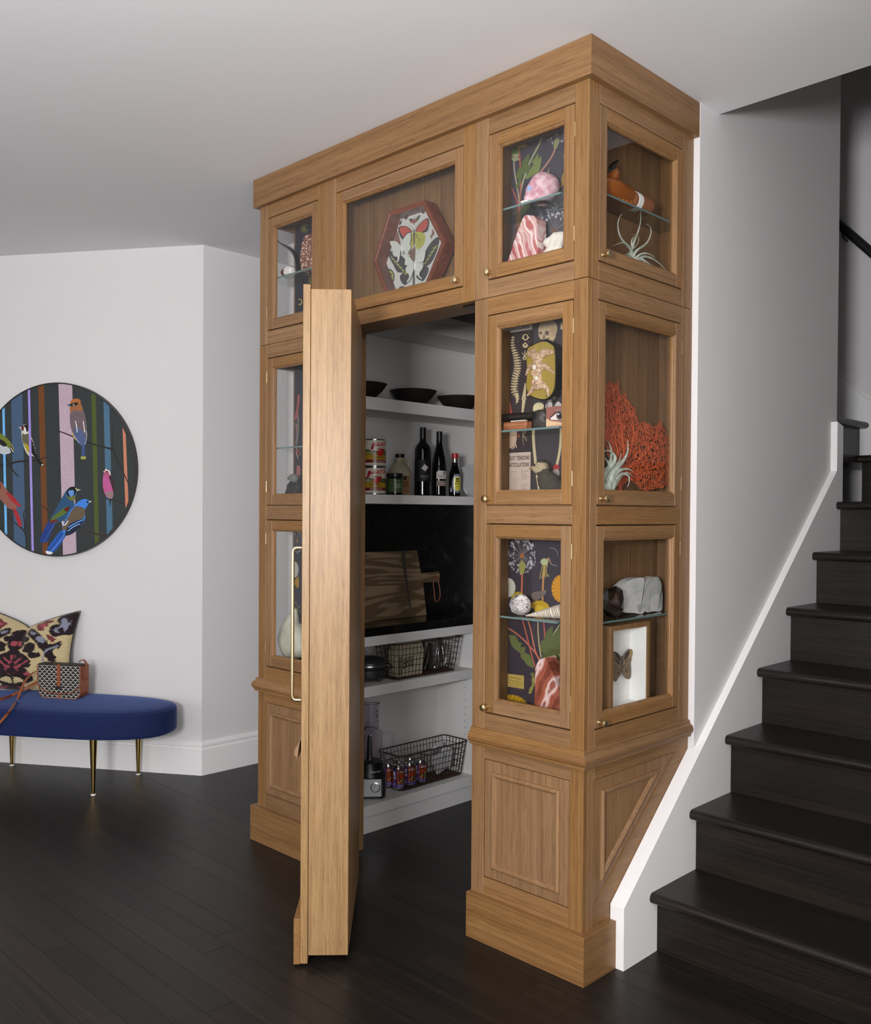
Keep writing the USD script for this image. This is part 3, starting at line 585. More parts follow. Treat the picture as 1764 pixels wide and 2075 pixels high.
# ------------------------------------------------------------------ round painting of birds
K = Crop(0, 740, .2024)
S = lambda p, w, c: (stroke(curve(p), w), c)
T = lambda p, w0, w1, c: (taper(p, w0, w1), c)
bg = (52, 57, 57); BR = (44, 37, 36)
PA = [(sbox(-1500, -200, 1600, 2300), bg),
    (pg((-420, 300), (-330, 300), (-280, 1900), (-370, 1900)), (120, 70, 62)), (pg((-230, 300), (-190, 300), (-150, 1800), (-190, 1800)), (150, 150, 96)), (pg((-640, 300), (-560, 300), (-520, 1900), (-600, 1900)), (74, 100, 124)),
    (pg((108, 160), (220, 160), (262, 1960), (145, 1960)), (72, 96, 124)), (pg((380, 100), (438, 100), (485, 1960), (428, 1960)), (114, 68, 32)),
    (pg((583, 100), (720, 100), (768, 1960), (632, 1960)), (194, 170, 182)), (pg((910, 130), (955, 130), (995, 1900), (950, 1900)), (78, 90, 38)),
    (pg((1032, 250), (1090, 250), (1132, 1800), (1072, 1800)), (76, 114, 140)), (pg((1226, 620), (1258, 690), (1287, 1400), (1256, 1445)), (208, 132, 102)),
    T([(0, 1005), (100, 990), (165, 968), (300, 960), (400, 940), (515, 922)], 24, 8, BR), T([(40, 890), (95, 990), (150, 1080), (185, 1110)], 16, 12, BR),
    T([(570, 655), (720, 710), (900, 780), (1080, 830), (1130, 845)], 10, 18, BR), T([(1130, 845), (1190, 980), (1260, 1130), (1315, 1255)], 18, 8, BR), T([(1130, 845), (1128, 720), (1128, 600)], 12, 6, BR),
    T([(80, 1480), (150, 1580), (240, 1660), (265, 1760), (268, 1840)], 8, 16, BR), T([(240, 1660), (245, 1560), (240, 1480), (280, 1420)], 16, 6, BR),
    T([(340, 1400), (400, 1395), (460, 1440), (560, 1505), (700, 1590), (840, 1660), (960, 1690), (1070, 1710)], 8, 20, (60, 50, 46)), T([(1050, 1330), (1120, 1350), (1250, 1390)], 12, 8, BR),
    (pg((20, 300), (44, 300), (74, 1780), (50, 1780)), (118, 192, 248)),
    # waxwing
    (sm((820, 790), (848, 795), (850, 910), (838, 925), (818, 915)), (62, 82, 132)), (sm((810, 915), (858, 915), (855, 940), (815, 942)), (170, 165, 80)),
    (sm((706, 470), (760, 430), (830, 450), (862, 560), (866, 700), (850, 800), (820, 800), (770, 760), (720, 660), (700, 560)), (112, 96, 100)),
    (sm((740, 640), (800, 640), (850, 700), (858, 790), (820, 805), (770, 760)), (84, 98, 138)),
    (sm((700, 400), (720, 345), (770, 335), (805, 370), (830, 450), (790, 460), (740, 450), (705, 478)), (160, 104, 62)), (sm((700, 390), (730, 340), (790, 338), (808, 366), (770, 378)), (178, 106, 58)),
    (sm((700, 392), (770, 372), (778, 392), (740, 410), (706, 408)), (24, 22, 22)), (pg((666, 400), (706, 386), (708, 414)), (72, 84, 110)), (ell(737, 398, 9, 9), (230, 230, 230)), (ell(737, 398, 5, 5), (12, 12, 12)),
    S([(755, 560), (768, 620), (772, 670)], 9, (236, 236, 236)), S([(832, 560), (842, 620), (848, 670)], 8, (236, 236, 236)), S([(735, 700), (770, 750), (790, 775)], 5, (190, 200, 220)), S([(862, 650), (866, 740), (850, 790)], 5, (190, 200, 220)), S([(728, 680), (740, 720), (760, 745)], 8, (196, 180, 70)),
    # goldfinch
    (sm((360, 920), (400, 950), (440, 1000), (425, 1012), (385, 985)), (26, 26, 26)), (sm((214, 680), (250, 650), (296, 690), (330, 760), (368, 880), (376, 935), (330, 910), (285, 905), (240, 820)), (206, 204, 190)),
    (sm((222, 690), (270, 670), (300, 740), (300, 860), (262, 830), (230, 770)), (104, 98, 78)), (sm((300, 730), (330, 770), (375, 900), (376, 940), (330, 900), (305, 840)), (24, 24, 26)), (sm((240, 780), (280, 800), (300, 850), (290, 880), (262, 840)), (178, 158, 40)),
    (sm((210, 640), (230, 600), (262, 596), (284, 640), (280, 680), (240, 690)), (226, 224, 214)), (sm((236, 604), (268, 598), (284, 650), (268, 670), (258, 630)), (22, 22, 22)), (sm((212, 620), (235, 602), (238, 650), (222, 655)), (96, 26, 26)), (pg((187, 624), (214, 614), (214, 640)), (214, 196, 190)),
    (ell(345, 830, 4, 4), (235, 235, 235)), (ell(352, 855, 4, 4), (235, 235, 235)), (ell(362, 880, 4, 4), (235, 235, 235)), (ell(332, 800, 4, 4), (235, 235, 235)), (ell(424, 998, 10, 8), (220, 220, 220)),
    # firecrest (upside down at the edge)
    (sm((-120, 690), (0, 690), (60, 730), (110, 790), (128, 830), (100, 880), (20, 890), (-60, 840), (-130, 780)), (196, 204, 206)), (sm((-120, 640), (0, 680), (70, 730), (120, 800), (90, 830), (30, 780), (-60, 740)), (118, 128, 48)),
    (sm((-10, 740), (40, 760), (70, 800), (40, 815), (0, 790)), (34, 36, 34)), (sm((95, 820), (125, 810), (140, 870), (112, 868)), (20, 20, 20)), (stroke([(104, 822), (134, 870)], 7), (240, 240, 240)), (stroke([(118, 800), (138, 850)], 6), (214, 176, 50)), (pg((128, 868), (148, 896), (138, 878)), (16, 16, 16)),
    # red finch at the left edge
    (sm((-60, 1180), (0, 1165), (50, 1220), (120, 1330), (170, 1420), (150, 1445), (80, 1430), (20, 1360), (-50, 1290)), (150, 98, 84)), (sm((60, 1270), (120, 1300), (190, 1380), (216, 1420), (160, 1400), (90, 1330)), (172, 48, 54)), (sm((130, 1440), (170, 1460), (216, 1570), (210, 1615), (185, 1600)), (176, 44, 52)), (sm((-70, 1130), (-10, 1150), (8, 1230), (-40, 1260)), (120, 30, 30)),
    # mesia-like pair of blue birds
    (sm((490, 1560), (560, 1570), (520, 1650), (470, 1770), (395, 1760), (430, 1670)), (34, 62, 132)), (S([(550, 1580), (480, 1700), (440, 1765)], 5, (84, 118, 186))),
    (sm((660, 1260), (700, 1225), (760, 1225), (768, 1290), (740, 1350), (745, 1420), (690, 1520), (580, 1575), (500, 1560), (560, 1440), (620, 1330)), (44, 84, 122)),
    (sm((670, 1262), (700, 1222), (755, 1218), (770, 1250), (740, 1300), (700, 1320), (676, 1300)), (22, 24, 28)), (sm((684, 1265), (715, 1250), (740, 1260), (735, 1300), (708, 1320)), (104, 152, 214)), (sm((655, 1300), (690, 1320), (740, 1310), (755, 1300), (745, 1350), (700, 1350)), (114, 114, 44)),
    (ell(762, 1236, 8, 8), (216, 206, 150)), (pg((764, 1240), (814, 1246), (768, 1262)), (206, 198, 168)), (sm((500, 1560), (560, 1490), (660, 1420), (695, 1430), (670, 1475), (580, 1530)), (94, 114, 44)), (sm((640, 1440), (690, 1416), (694, 1440), (668, 1468)), (96, 24, 24)), (sm((500, 1560), (560, 1545), (580, 1560), (510, 1585)), (110, 44, 34)),
    (sm((620, 1650), (680, 1660), (640, 1740), (540, 1870), (465, 1860), (540, 1740)), (40, 92, 178)), (S([(660, 1670), (560, 1810), (500, 1875)], 5, (128, 176, 232))), (S([(640, 1660), (540, 1790), (480, 1868)], 4, (20, 34, 70))), (sm((460, 1860), (500, 1865), (530, 1880), (500, 1895), (465, 1885)), (236, 236, 236)),
    (sm((745, 1410), (790, 1360), (850, 1338), (888, 1360), (880, 1400), (850, 1450), (850, 1540), (800, 1620), (720, 1690), (650, 1690), (620, 1640), (660, 1540), (700, 1460)), (64, 132, 222)),
    (sm((740, 1425), (800, 1415), (850, 1450), (830, 1540), (720, 1620), (640, 1655), (620, 1640), (680, 1520)), (104, 90, 72)), (sm((650, 1700), (690, 1600), (760, 1560), (840, 1540), (800, 1620), (720, 1690)), (30, 36, 60)),
    S([(690, 1620), (760, 1580), (830, 1548)], 13, (92, 152, 232)), S([(680, 1660), (760, 1605), (800, 1590)], 8, (150, 196, 242)), S([(620, 1570), (640, 1600), (680, 1560)], 9, (236, 236, 236)),
    (ell(876, 1370, 10, 11), (14, 16, 24)), (pg((890, 1356), (924, 1364), (890, 1378)), (190, 190, 196)),
    # rosefinch
    (sm((1095, 1300), (1115, 1300), (1108, 1390), (1098, 1402)), (40, 34, 34)), (sm((1030, 1130), (1045, 1080), (1100, 1090), (1135, 1140), (1142, 1230), (1130, 1310), (1090, 1330), (1050, 1290), (1030, 1210)), (196, 92, 148)), (sm((1085, 1100), (1115, 1100), (1145, 1180), (1142, 1300), (1120, 1220)), (60, 42, 44)),
    (sm((1060, 1270), (1130, 1270), (1125, 1330), (1085, 1330)), (150, 124, 124)), (sm((1040, 1068), (1070, 1040), (1104, 1056), (1114, 1100), (1090, 1110), (1050, 1100)), (176, 90, 116)), (stroke([(1058, 1046), (1090, 1054), (1104, 1090)], 16), (232, 226, 224)), (stroke([(1070, 1040), (1102, 1050), (1114, 1100)], 7), (40, 30, 34)), (pg((1030, 1064), (1052, 1052), (1054, 1076)), (200, 180, 160)), (ell(1074, 1066, 6, 6), (20, 10, 14)),
    # front stripe
    (pg((275, 120), (298, 120), (342, 1960), (318, 1960)), (168, 148, 226))]
PAC, PAR = (-.812, 1.56), .455
pt = thing('round_painting', 'round painting of colourful birds on branches over vertical stripes', 'painting', W3(*[PAC[0]], .02, PAC[1]))
disc = Point(*PAC).buffer(PAR, quad_segs=48); inner = Point(*PAC).buffer(PAR-.0065, quad_segs=48)
PW = planeW(.0302); mesh, col = prints([(q.simplify(.0004), c) for q, c in PW.layers(K, PA, inner)], PW.m)
obj('canvas', mesh, 'paint', pt, color=col)
plain('charcoal_frame', (40, 38, 37), .5)
P0 = planeW(.0006); obj('rim', put(ext(disc, .029), P0.m), 'charcoal_frame', pt, smooth=40); obj('edge_band', put(ext(disc.difference(inner), .0035), planeW(.0297).m), 'charcoal_frame', pt, smooth=40)
# ------------------------------------------------------------------ velvet bench
mk('navy_velvet', {'lw': ('layer_weight', {'blend': .35}), 'r': ('rgb_ramp', {'ramp': [(0, lin((24, 36, 74))), (.6, lin((38, 53, 98))), (1, lin((60, 78, 126)))]}), 'g': ('geometry', {}), 'n': ('noise_texture', {'scale': 9.0, 'detail': 3.0}), 'hv': ('hsv', {}), 'mr': ('map_range', {'to_min': .82, 'to_max': 1.18}),
    'p': ('principled_bsdf', {'roughness': .8, 'specular_ior_level': .15, 'sheen_weight': .5, 'sheen_roughness': .35, 'sheen_tint': lin((120, 140, 200))})},
   [('lw.facing', 'r.fac'), ('g.position', 'n.vector'), ('n.fac', 'mr.value'), ('r.color', 'hv.color'), ('mr.result', 'hv.value'), ('hv.color', 'p.base_color')])
bn = thing('bench', 'dark blue velvet bench with rounded ends on slim brass legs', 'bench', W3(-.68, .26, 0))
def seat_outline(inset=0.0):
    a = .65; pts = []
    for t in np.linspace(0, 2*math.pi, 96, endpoint=False):       # a lozenge with full round ends
        c, s_ = math.cos(t), math.sin(t); x = a*math.copysign(abs(c)**.62, c); y = .238*math.copysign(abs(s_)**.80, s_); pts.append((x, y))
    p = Polygon(pts)
    return p.buffer(-inset) if inset else p
rows = []; base = np.array(seat_outline().exterior.coords)[:-1]; ctr = base.mean(0)
prof = [(.10, .272), (.03, .272), (.008, .276), (.001, .284), (0, .30), (0, .365), (.001, .376), (.005, .3845), (.0045, .3875), (.012, .395), (.03, .4005), (.08, .405), (.16, .407)]
nrm = np.roll(base, -1, 0)-np.roll(base, 1, 0); nrm = np.c_[nrm[:, 1], -nrm[:, 0]]; nrm /= np.linalg.norm(nrm, axis=1, keepdims=True)
for ins, z in prof:
    q = base-nrm*ins if ins < .09 else base*(1-ins/.24*np.array([.5, 1.0])); rows.append(np.c_[q, np.full(len(q), z)])
V = np.vstack(rows+[[[0, 0, .272], [0, 0, .4075]]]); k = len(base); F = []
for i in range(len(prof)-1):
    for j in range(k): F += [(i*k+j, i*k+(j+1) % k, (i+1)*k+(j+1) % k), (i*k+j, (i+1)*k+(j+1) % k, (i+1)*k+j)]
nb = len(V)
for j in range(k): F += [(nb-2, (j+1) % k, j), (nb-1, (len(prof)-1)*k+j, (len(prof)-1)*k+(j+1) % k)]
BM = frame_m(W3(-.68, .264, 0), [*WD, 0], [*-WN, 0], (0, 0, 1))
seat = trimesh.Trimesh(V, np.array(F), process=False); seat.fix_normals()
obj('seat', put(seat, BM), 'navy_velvet', bn, smooth=50)
tb = base-nrm*.0042; obj('piping', put(tube(np.c_[tb, np.full(k, .386)], .0022, 6, closed=True), BM), 'navy_velvet', bn, smooth=60)
for s_, n_ in ((-.346, .425), (-.315, .068), (-1.045, .062), (-1.02, .425)):
    top = W3(s_+(.0 if n_ > .2 else 0), n_, .2735); bot = W3(s_, n_, .006)
    lg = obj('leg', tube([bot, top], [.0075, .0185], 20), 'brass_polished', bn, smooth=50)
    obj('glide', lathe([(.0115, 0), (.012, .004), (.0105, .0062), (.006, .0065)], 16, (bot[0], bot[1], .0004)), 'white_matte', lg, smooth=50)
# ------------------------------------------------------------------ ikat cushion
KC = Crop(0, 1230, .13012)
dk, cr, pk, gy, mr = (40, 30, 34), (190, 174, 132), (158, 74, 84), (132, 134, 150), (112, 52, 54)
def both(L): return L+[(affinity.scale(g, -1, 1, origin=(320, 0)), c) for g, c in L]
IK = [(sbox(-900, -200, 1500, 1700), cr)] + both([
    (sm((320, 740), (460, 750), (560, 800), (610, 880), (600, 940), (520, 950), (640, 1100), (660, 1200), (560, 1300), (320, 1330)), dk),
    (sm((480, 360), (560, 370), (700, 450), (820, 540), (880, 600), (1000, 590), (1060, 560), (1060, 640), (990, 700), (1010, 860), (940, 860), (850, 760), (830, 700), (760, 640), (660, 540), (560, 470), (470, 420)), dk),
    (sm((900, 190), (980, 140), (1200, 120), (1200, 420), (1060, 440), (950, 460), (860, 400), (840, 330), (900, 290), (960, 290), (1000, 260), (930, 230)), dk),
    (sm((810, 430), (870, 450), (970, 510), (950, 560), (890, 540), (820, 470)), mr), (sm((560, 280), (640, 250), (700, 215), (820, 215), (840, 240), (760, 260), (780, 300), (700, 320), (740, 340), (730, 370), (640, 370), (600, 330)), mr),
    (sm((620, 290), (690, 260), (740, 290), (700, 330)), pk), (sm((500, 385), (560, 390), (620, 410), (600, 440), (540, 430)), gy), (sm((640, 470), (720, 460), (790, 500), (800, 560), (740, 560), (660, 520)), gy),
    (sm((960, 190), (1040, 190), (1100, 260), (1130, 200), (1120, 330), (1080, 400), (1040, 330), (1000, 330), (960, 370), (1010, 410), (950, 410), (900, 350), (990, 290)), gy),
    (sm((850, 670), (940, 640), (1030, 610), (1020, 650), (920, 680), (860, 720), (830, 820), (880, 850), (800, 860), (820, 760)), gy),
    (sm((580, 740), (640, 725), (680, 740), (740, 730), (765, 770), (700, 790), (620, 790)), dk), (sm((470, 620), (560, 570), (640, 600), (655, 670), (560, 705), (480, 690), (480, 660), (570, 640)), dk),
    (sm((320, 405), (395, 405), (410, 450), (350, 470), (500, 485), (510, 530), (430, 550), (440, 590), (400, 640), (320, 690)), dk), (sm((320, 550), (390, 552), (390, 615), (320, 618)), pk),
    (sm((320, 780), (360, 790), (340, 870), (460, 800), (470, 820), (380, 900), (380, 940), (560, 840), (570, 860), (420, 970), (440, 1000), (340, 1080), (290, 1110), (290, 1210), (320, 1210)), pk),
    (sm((320, 900), (345, 910), (335, 980), (400, 1000), (360, 1040), (320, 1050)), dk), (sm((520, 1060), (600, 1020), (620, 1060), (550, 1090)), pk), (sm((310, 1180), (360, 1120), (460, 1130), (520, 1190), (420, 1210), (340, 1230)), cr),
    (sm((500, 1250), (600, 1210), (680, 1180), (720, 1260), (640, 1270), (560, 1310)), cr), (sm((400, 1280), (460, 1290), (600, 1350), (560, 1370), (470, 1330)), pk), (sm((970, 700), (1030, 660), (1020, 780), (990, 760)), cr)])
cu = thing('cushion', 'ikat cushion in black, cream and pink leaning on the wall', 'cushion', W3(-.97, .1, .42))
nu, nv = 240, 200
uu, vv = np.meshgrid(np.linspace(-1, 1, nu), np.linspace(-1, 1, nv), indexing='ij')
hw, hh = .30, .205
notch = .098*np.minimum(1, np.abs(uu-.06)/.94)**.72
top = .725+notch*1.0; botm = .414+.012*uu**2
z = botm+(top-botm)*(vv+1)/2
x = uu*(hw-.028*(1-((vv+1)/2-.5)**2*4)*np.abs(uu)) 
th = .085*(np.maximum(1-uu**2, 0)**.42)*(np.maximum(1-vv**2, 0)**.42)*(1-.35*np.exp(-((uu-.06)/.12)**2)*np.clip((vv+.2)/1.2, 0, 1))
lean = .115-.085*(z-.414)/.4
aa = 320+uu*860; bb = 1370-(vv+1)/2*(1370-350+0*uu)-notch/.098*280*(vv+1)/2
jit = np.random.default_rng(3).normal(0, 1, (nu, nv))
aj = aa+9*np.round(np.random.default_rng(4).normal(0, 1.0, (1, nv))+.5*jit); bj = np.round((bb+4*jit)/11)*11
color = np.zeros((nu*nv, 3))
IK = [(g.buffer(15) if c_ == dk else g, c_) for g, c_ in IK]
for g, c_ in IK:
    m_ = shapely.contains_xy(g, aj.ravel(), bj.ravel()); color[m_] = lin(c_)
color *= (1+.10*np.random.default_rng(5).normal(0, 1, (nu*nv, 1))).clip(.7, 1.3)
def shell(sign):
    p = WC[None]+(x.ravel()-.97)[:, None]*WD[None]+(lean+sign*th*(1 if sign > 0 else .55)).ravel()[:, None]*WN[None]
    return np.c_[p, z.ravel()]
I = np.arange(nu*nv).reshape(nu, nv); q = np.stack([I[:-1, :-1], I[1:, :-1], I[1:, 1:], I[:-1, 1:]], -1).reshape(-1, 4)
f1 = np.vstack([q[:, [0, 1, 2]], q[:, [0, 2, 3]]])
V = np.vstack([shell(1), shell(-1)]); Fc = np.vstack([f1, f1[:, ::-1]+nu*nv]); me = trimesh.Trimesh(V, Fc, process=False)
mk('woven', {'a': ('attribute', {'attribute': 'tint'}), 'g': ('geometry', {}), 'n': ('noise_texture', {'scale': 420.0, 'detail': 2.0}), 'b': ('bump', {'strength': .5, 'distance': .002}), 'p': ('principled_bsdf', {'roughness': .95, 'specular_ior_level': .1, 'sheen_weight': .2})},
   [('a.color', 'p.base_color'), ('g.position', 'n.vector'), ('n.fac', 'b.height'), ('b.normal', 'p.normal')])
obj('cover', me, 'woven', cu, smooth=True, color=np.vstack([color, np.tile(lin(dk), (nu*nv, 1))]))
edge = np.r_[I[:, -1], I[-1, ::-1], I[::-1, 0], I[0, :]]
obj('piping', tube(shell(1)[edge][::3], .0026, 6), 'black_matte', cu, smooth=60)
# ------------------------------------------------------------------ shoulder bag
plain('tan_leather', (140, 76, 44), .5, bump=.15, bscale=500); plain('black_canvas', (34, 31, 29), .55)
bg_ = thing('shoulder_bag', 'small patterned shoulder bag with brown leather strap on the bench', 'bag', W3(-.645, .22, .408))
BX = frame_m(W3(-.645, .246, .4086), [*WD, 0], (0, 0, 1), [*WN, 0]); bw, bh, bd = .232, .168, .072
body2 = Polygon([(-bw/2, bh), (-bw/2, .03), (-bw/2+.01, .01), (-bw/2+.03, 0), (bw/2-.03, 0), (bw/2-.01, .01), (bw/2, .03), (bw/2, bh)]).buffer(-.008).buffer(.008)
obj('body', put(ext(body2, bd), BX@frame_m((0, 0, -bd), (1, 0, 0), (0, 1, 0), (0, 0, 1))), 'tan_leather', bg_, smooth=35)
flap = Polygon([(-bw/2-.002, bh)]+[(-(bw/2+.002)*math.cos(t), .078-.052*math.sin(t)) for t in np.linspace(0, math.pi, 30)]+[(bw/2+.002, bh)])
def goyard(clip):
    L = [(clip, (40, 37, 35))]
    for i in range(-9, 10):
        for j in range(-3, 20):
            cx, cy = (i+.5*(j % 2))*.0262, j*.0122
            v = pg((cx-.0110, cy+.0052), (cx-.0092, cy+.0078), (cx, cy+.0024), (cx+.0092, cy+.0078), (cx+.0110, cy+.0052), (cx+.0018, cy-.0002), (cx+.0014, cy-.0040), (cx-.0014, cy-.0040), (cx-.0018, cy-.0002)).intersection(clip)
            if not v.is_empty: L.append((v, (206, 202, 194)))
            for t in range(-2, 3):
                d_ = Point(cx+t*.0026, cy-.0062+abs(t)*.0006).buffer(.0007, quad_segs=2).intersection(clip)
                if not d_.is_empty: L.append((d_, (120, 84, 56)))
    return L
mf_, cf_ = prints(goyard(body2.buffer(-.003)), BX@frame_m((0, 0, .0006), (1, 0, 0), (0, 1, 0), (0, 0, 1))); obj('front_panel', mf_, 'ink', bg_, color=cf_)
fm = obj('flap', put(ext(flap, .004), BX@frame_m((0, 0, .0008), (1, 0, 0), (0, 1, 0), (0, 0, 1))), 'black_canvas', bg_)
obj('flap_top', put(bx(-bw/2-.002, bw/2+.002, bh-.002, bh+.004, -bd*.75, .0048, .002), BX), 'black_canvas', bg_)
mf_, cf_ = prints(goyard(flap.buffer(-.002)), BX@frame_m((0, 0, .0052), (1, 0, 0), (0, 1, 0), (0, 0, 1))); obj('printed_face', mf_, 'ink', fm, color=cf_)
fp_ = np.array(flap.exterior.coords)[:-1]; obj('flap_piping', put(tube(np.c_[fp_, np.full(len(fp_), .0052)], .0027, 8), BX), 'tan_leather', fm, smooth=60)
obj('closure_strap', put(cat_(bx(-.010, .010, .062, bh+.004, .0054, .0082, .001), bx(-.006, .006, .004, .024, .0008, .0030, .001)), BX), 'tan_leather', bg_)
obj('clasp', put(bx(-.017, .017, .050, .064, .0056, .0105, .0015), BX), 'dark_steel', bg_)
def ribbon(pts, w, t, side):
    c_ = curve(np.asarray(pts, float), 40); side = np.asarray(side, float); tg = np.gradient(c_, axis=0); tg /= np.linalg.norm(tg, axis=1, keepdims=True)
    s2 = side[None]-tg*(tg@side)[:, None]; s2 /= np.linalg.norm(s2, axis=1, keepdims=True); nn = np.cross(tg, s2)
    rows = np.stack([c_-s2*w/2-nn*t/2, c_+s2*w/2-nn*t/2, c_+s2*w/2+nn*t/2, c_-s2*w/2+nn*t/2], 1); m_ = len(c_); f = []
    for i in range(m_-1):
        for j in range(4): a0, a1, b0, b1 = i*4+j, i*4+(j+1) % 4, i*4+4+j, i*4+4+(j+1) % 4; f += [(a0, a1, b1), (a0, b1, b0)]
    f += [(0, 2, 1), (0, 3, 2), (m_*4-4, m_*4-3, m_*4-2), (m_*4-4, m_*4-2, m_*4-1)]
    me = trimesh.Trimesh(rows.reshape(-1, 3), np.array(f), process=False); me.fix_normals(); return me
sd = [*WN, 0]
LW = lambda a, b, n_: W3(0, 0, 0)+(hit(*KC(a, b), [*WN, 0], WN@WC+n_)-W3(0, 0, 0))
TZ = lambda a, b: hit(*KC(a, b), (0, 0, 1), .4185)
obj('strap', ribbon([W3(-.645+bw/2+.002, .21, .50), W3(-.645+bw/2+.010, .208, .575), W3(-.645+bw/2-.005, .205, .597), W3(-.645+bw/2-.035, .20, .590)], .014, .003, (0, 0, 1) if False else sd), 'tan_leather', bg_, smooth=40)
obj('strap', ribbon([LW(640, 980, .225), LW(560, 1000, .235), LW(460, 1070, .255), LW(380, 1170, .28), LW(330, 1290, .29), TZ(285, 1400), TZ(235, 1490), TZ(185, 1570), TZ(140, 1625), LW(110, 1670, .512), LW(70, 1720, .512), LW(0, 1800, .514), LW(-70, 1900, .53)], .013, .0028, [*WD, .3]), 'tan_leather', bg_, smooth=40)
obj('strap', ribbon([LW(650, 1130, .225), LW(520, 1200, .25), LW(360, 1290, .28), TZ(200, 1370), TZ(60, 1420), TZ(-60, 1450), TZ(-160, 1480)], .013, .0028, (0, 0, 1)), 'tan_leather', bg_, smooth=40)
obj('buckle', cat_(tube([LW(88, 1700, .506)+[.0, 0, .006], LW(60, 1708, .506)-[0, 0, .004]], .003, 8)), 'dark_steel', bg_)
# ------------------------------------------------------------------ pantry: things on the shelves
def onX(px, py, x): return hit(px, py, (1, 0, 0), x)
def bend(layers, R, c, a0, strip=.004):
    """Wrap a flat print (u along the arc, v up) round an upright cylinder of radius R; a0 = the direction its middle faces."""
    out = []
    for g, col in layers:
        x0, _, x1, _ = g.bounds if not g.is_empty else (0, 0, 0, 0); parts = []
        for i in range(math.floor(x0/strip), math.ceil(x1/strip)): parts.append(g.intersection(sbox(i*strip, -9, (i+1)*strip, 9)))
        out.append((g, col))
    V, F, C, n = [], [], [], 0; above = None
    for g, col in reversed(out):
        vis = g if above is None else g.difference(above); above = g if above is None else above.union(g)
        if vis.is_empty: continue
        x0, _, x1, _ = vis.bounds
        for i in range(math.floor(x0/strip), math.ceil(x1/strip)):
            p = vis.intersection(sbox(i*strip, -9, (i+1)*strip, 9))
            for q in (p.geoms if hasattr(p, 'geoms') else [p]):
                if q.geom_type != 'Polygon' or q.area < 1e-9: continue
                v, f = trimesh.creation.triangulate_polygon(q, engine='earcut')
                if not len(f): continue
                e1, e2 = v[f[:, 1]]-v[f[:, 0]], v[f[:, 2]]-v[f[:, 0]]; f = f.copy(); fl_ = e1[:, 0]*e2[:, 1]-e1[:, 1]*e2[:, 0] < 0; f[fl_] = f[fl_][:, ::-1]
                a = a0+v[:, 0]/R; V.append(np.c_[c[0]+R*np.cos(a), c[1]+R*np.sin(a), c[2]+v[:, 1]]); F.append(f+n); n += len(v); C.append(np.tile(lin(col), (len(v), 1)))
    return trimesh.Trimesh(np.vstack(V), np.vstack(F), process=False), np.vstack(C)
def facing(c): return math.atan2(CAM[1]-c[1], CAM[0]-c[0])
plain('dark_bowl', (34, 27, 24), .5); plain('can_lid', (200, 198, 194), .25, metal=1.0); plain('dark_glass', (10, 9, 10), .08, spec=.6); plain('bottle_foil', (16, 15, 16), .4)
plain('stoneware', (172, 160, 134), .35); plain('red_cap', (170, 30, 36), .35); plain('marble', (206, 206, 206), .3); plain('board_dark', (74, 66, 58), .6)
SH5, SH4, SH2, SH1 = 1.829, 1.4235, .620, .120
for y, lab in ((.412, 'dark wooden bowl on the top shelf nearest the open door edge'), (.715, 'dark wooden bowl in the middle of the top shelf row'), (1.02, 'dark wooden bowl at the right end of the top shelf')):
    b = thing('bowl', lab, 'bowl', (-1.462, y, SH5+.0004), group='dark bowls on the top shelf')
    obj('bowl_body', lathe([(.040, 0), (.042, .003), (.062, .016), (.086, .038), (.106, .066), (.1075, .068), (.104, .0685), (.082, .042), (.055, .020), (0, .012)], 56, (-1.462, y, SH5+.0004), cap=True), 'dark_bowl', b, smooth=40)
    obj('foot_ring', lathe([(.040, .0), (.0415, .0008), (.0402, .0016)], 40, (-1.462, y, SH5+.0004)), 'dark_bowl', b)
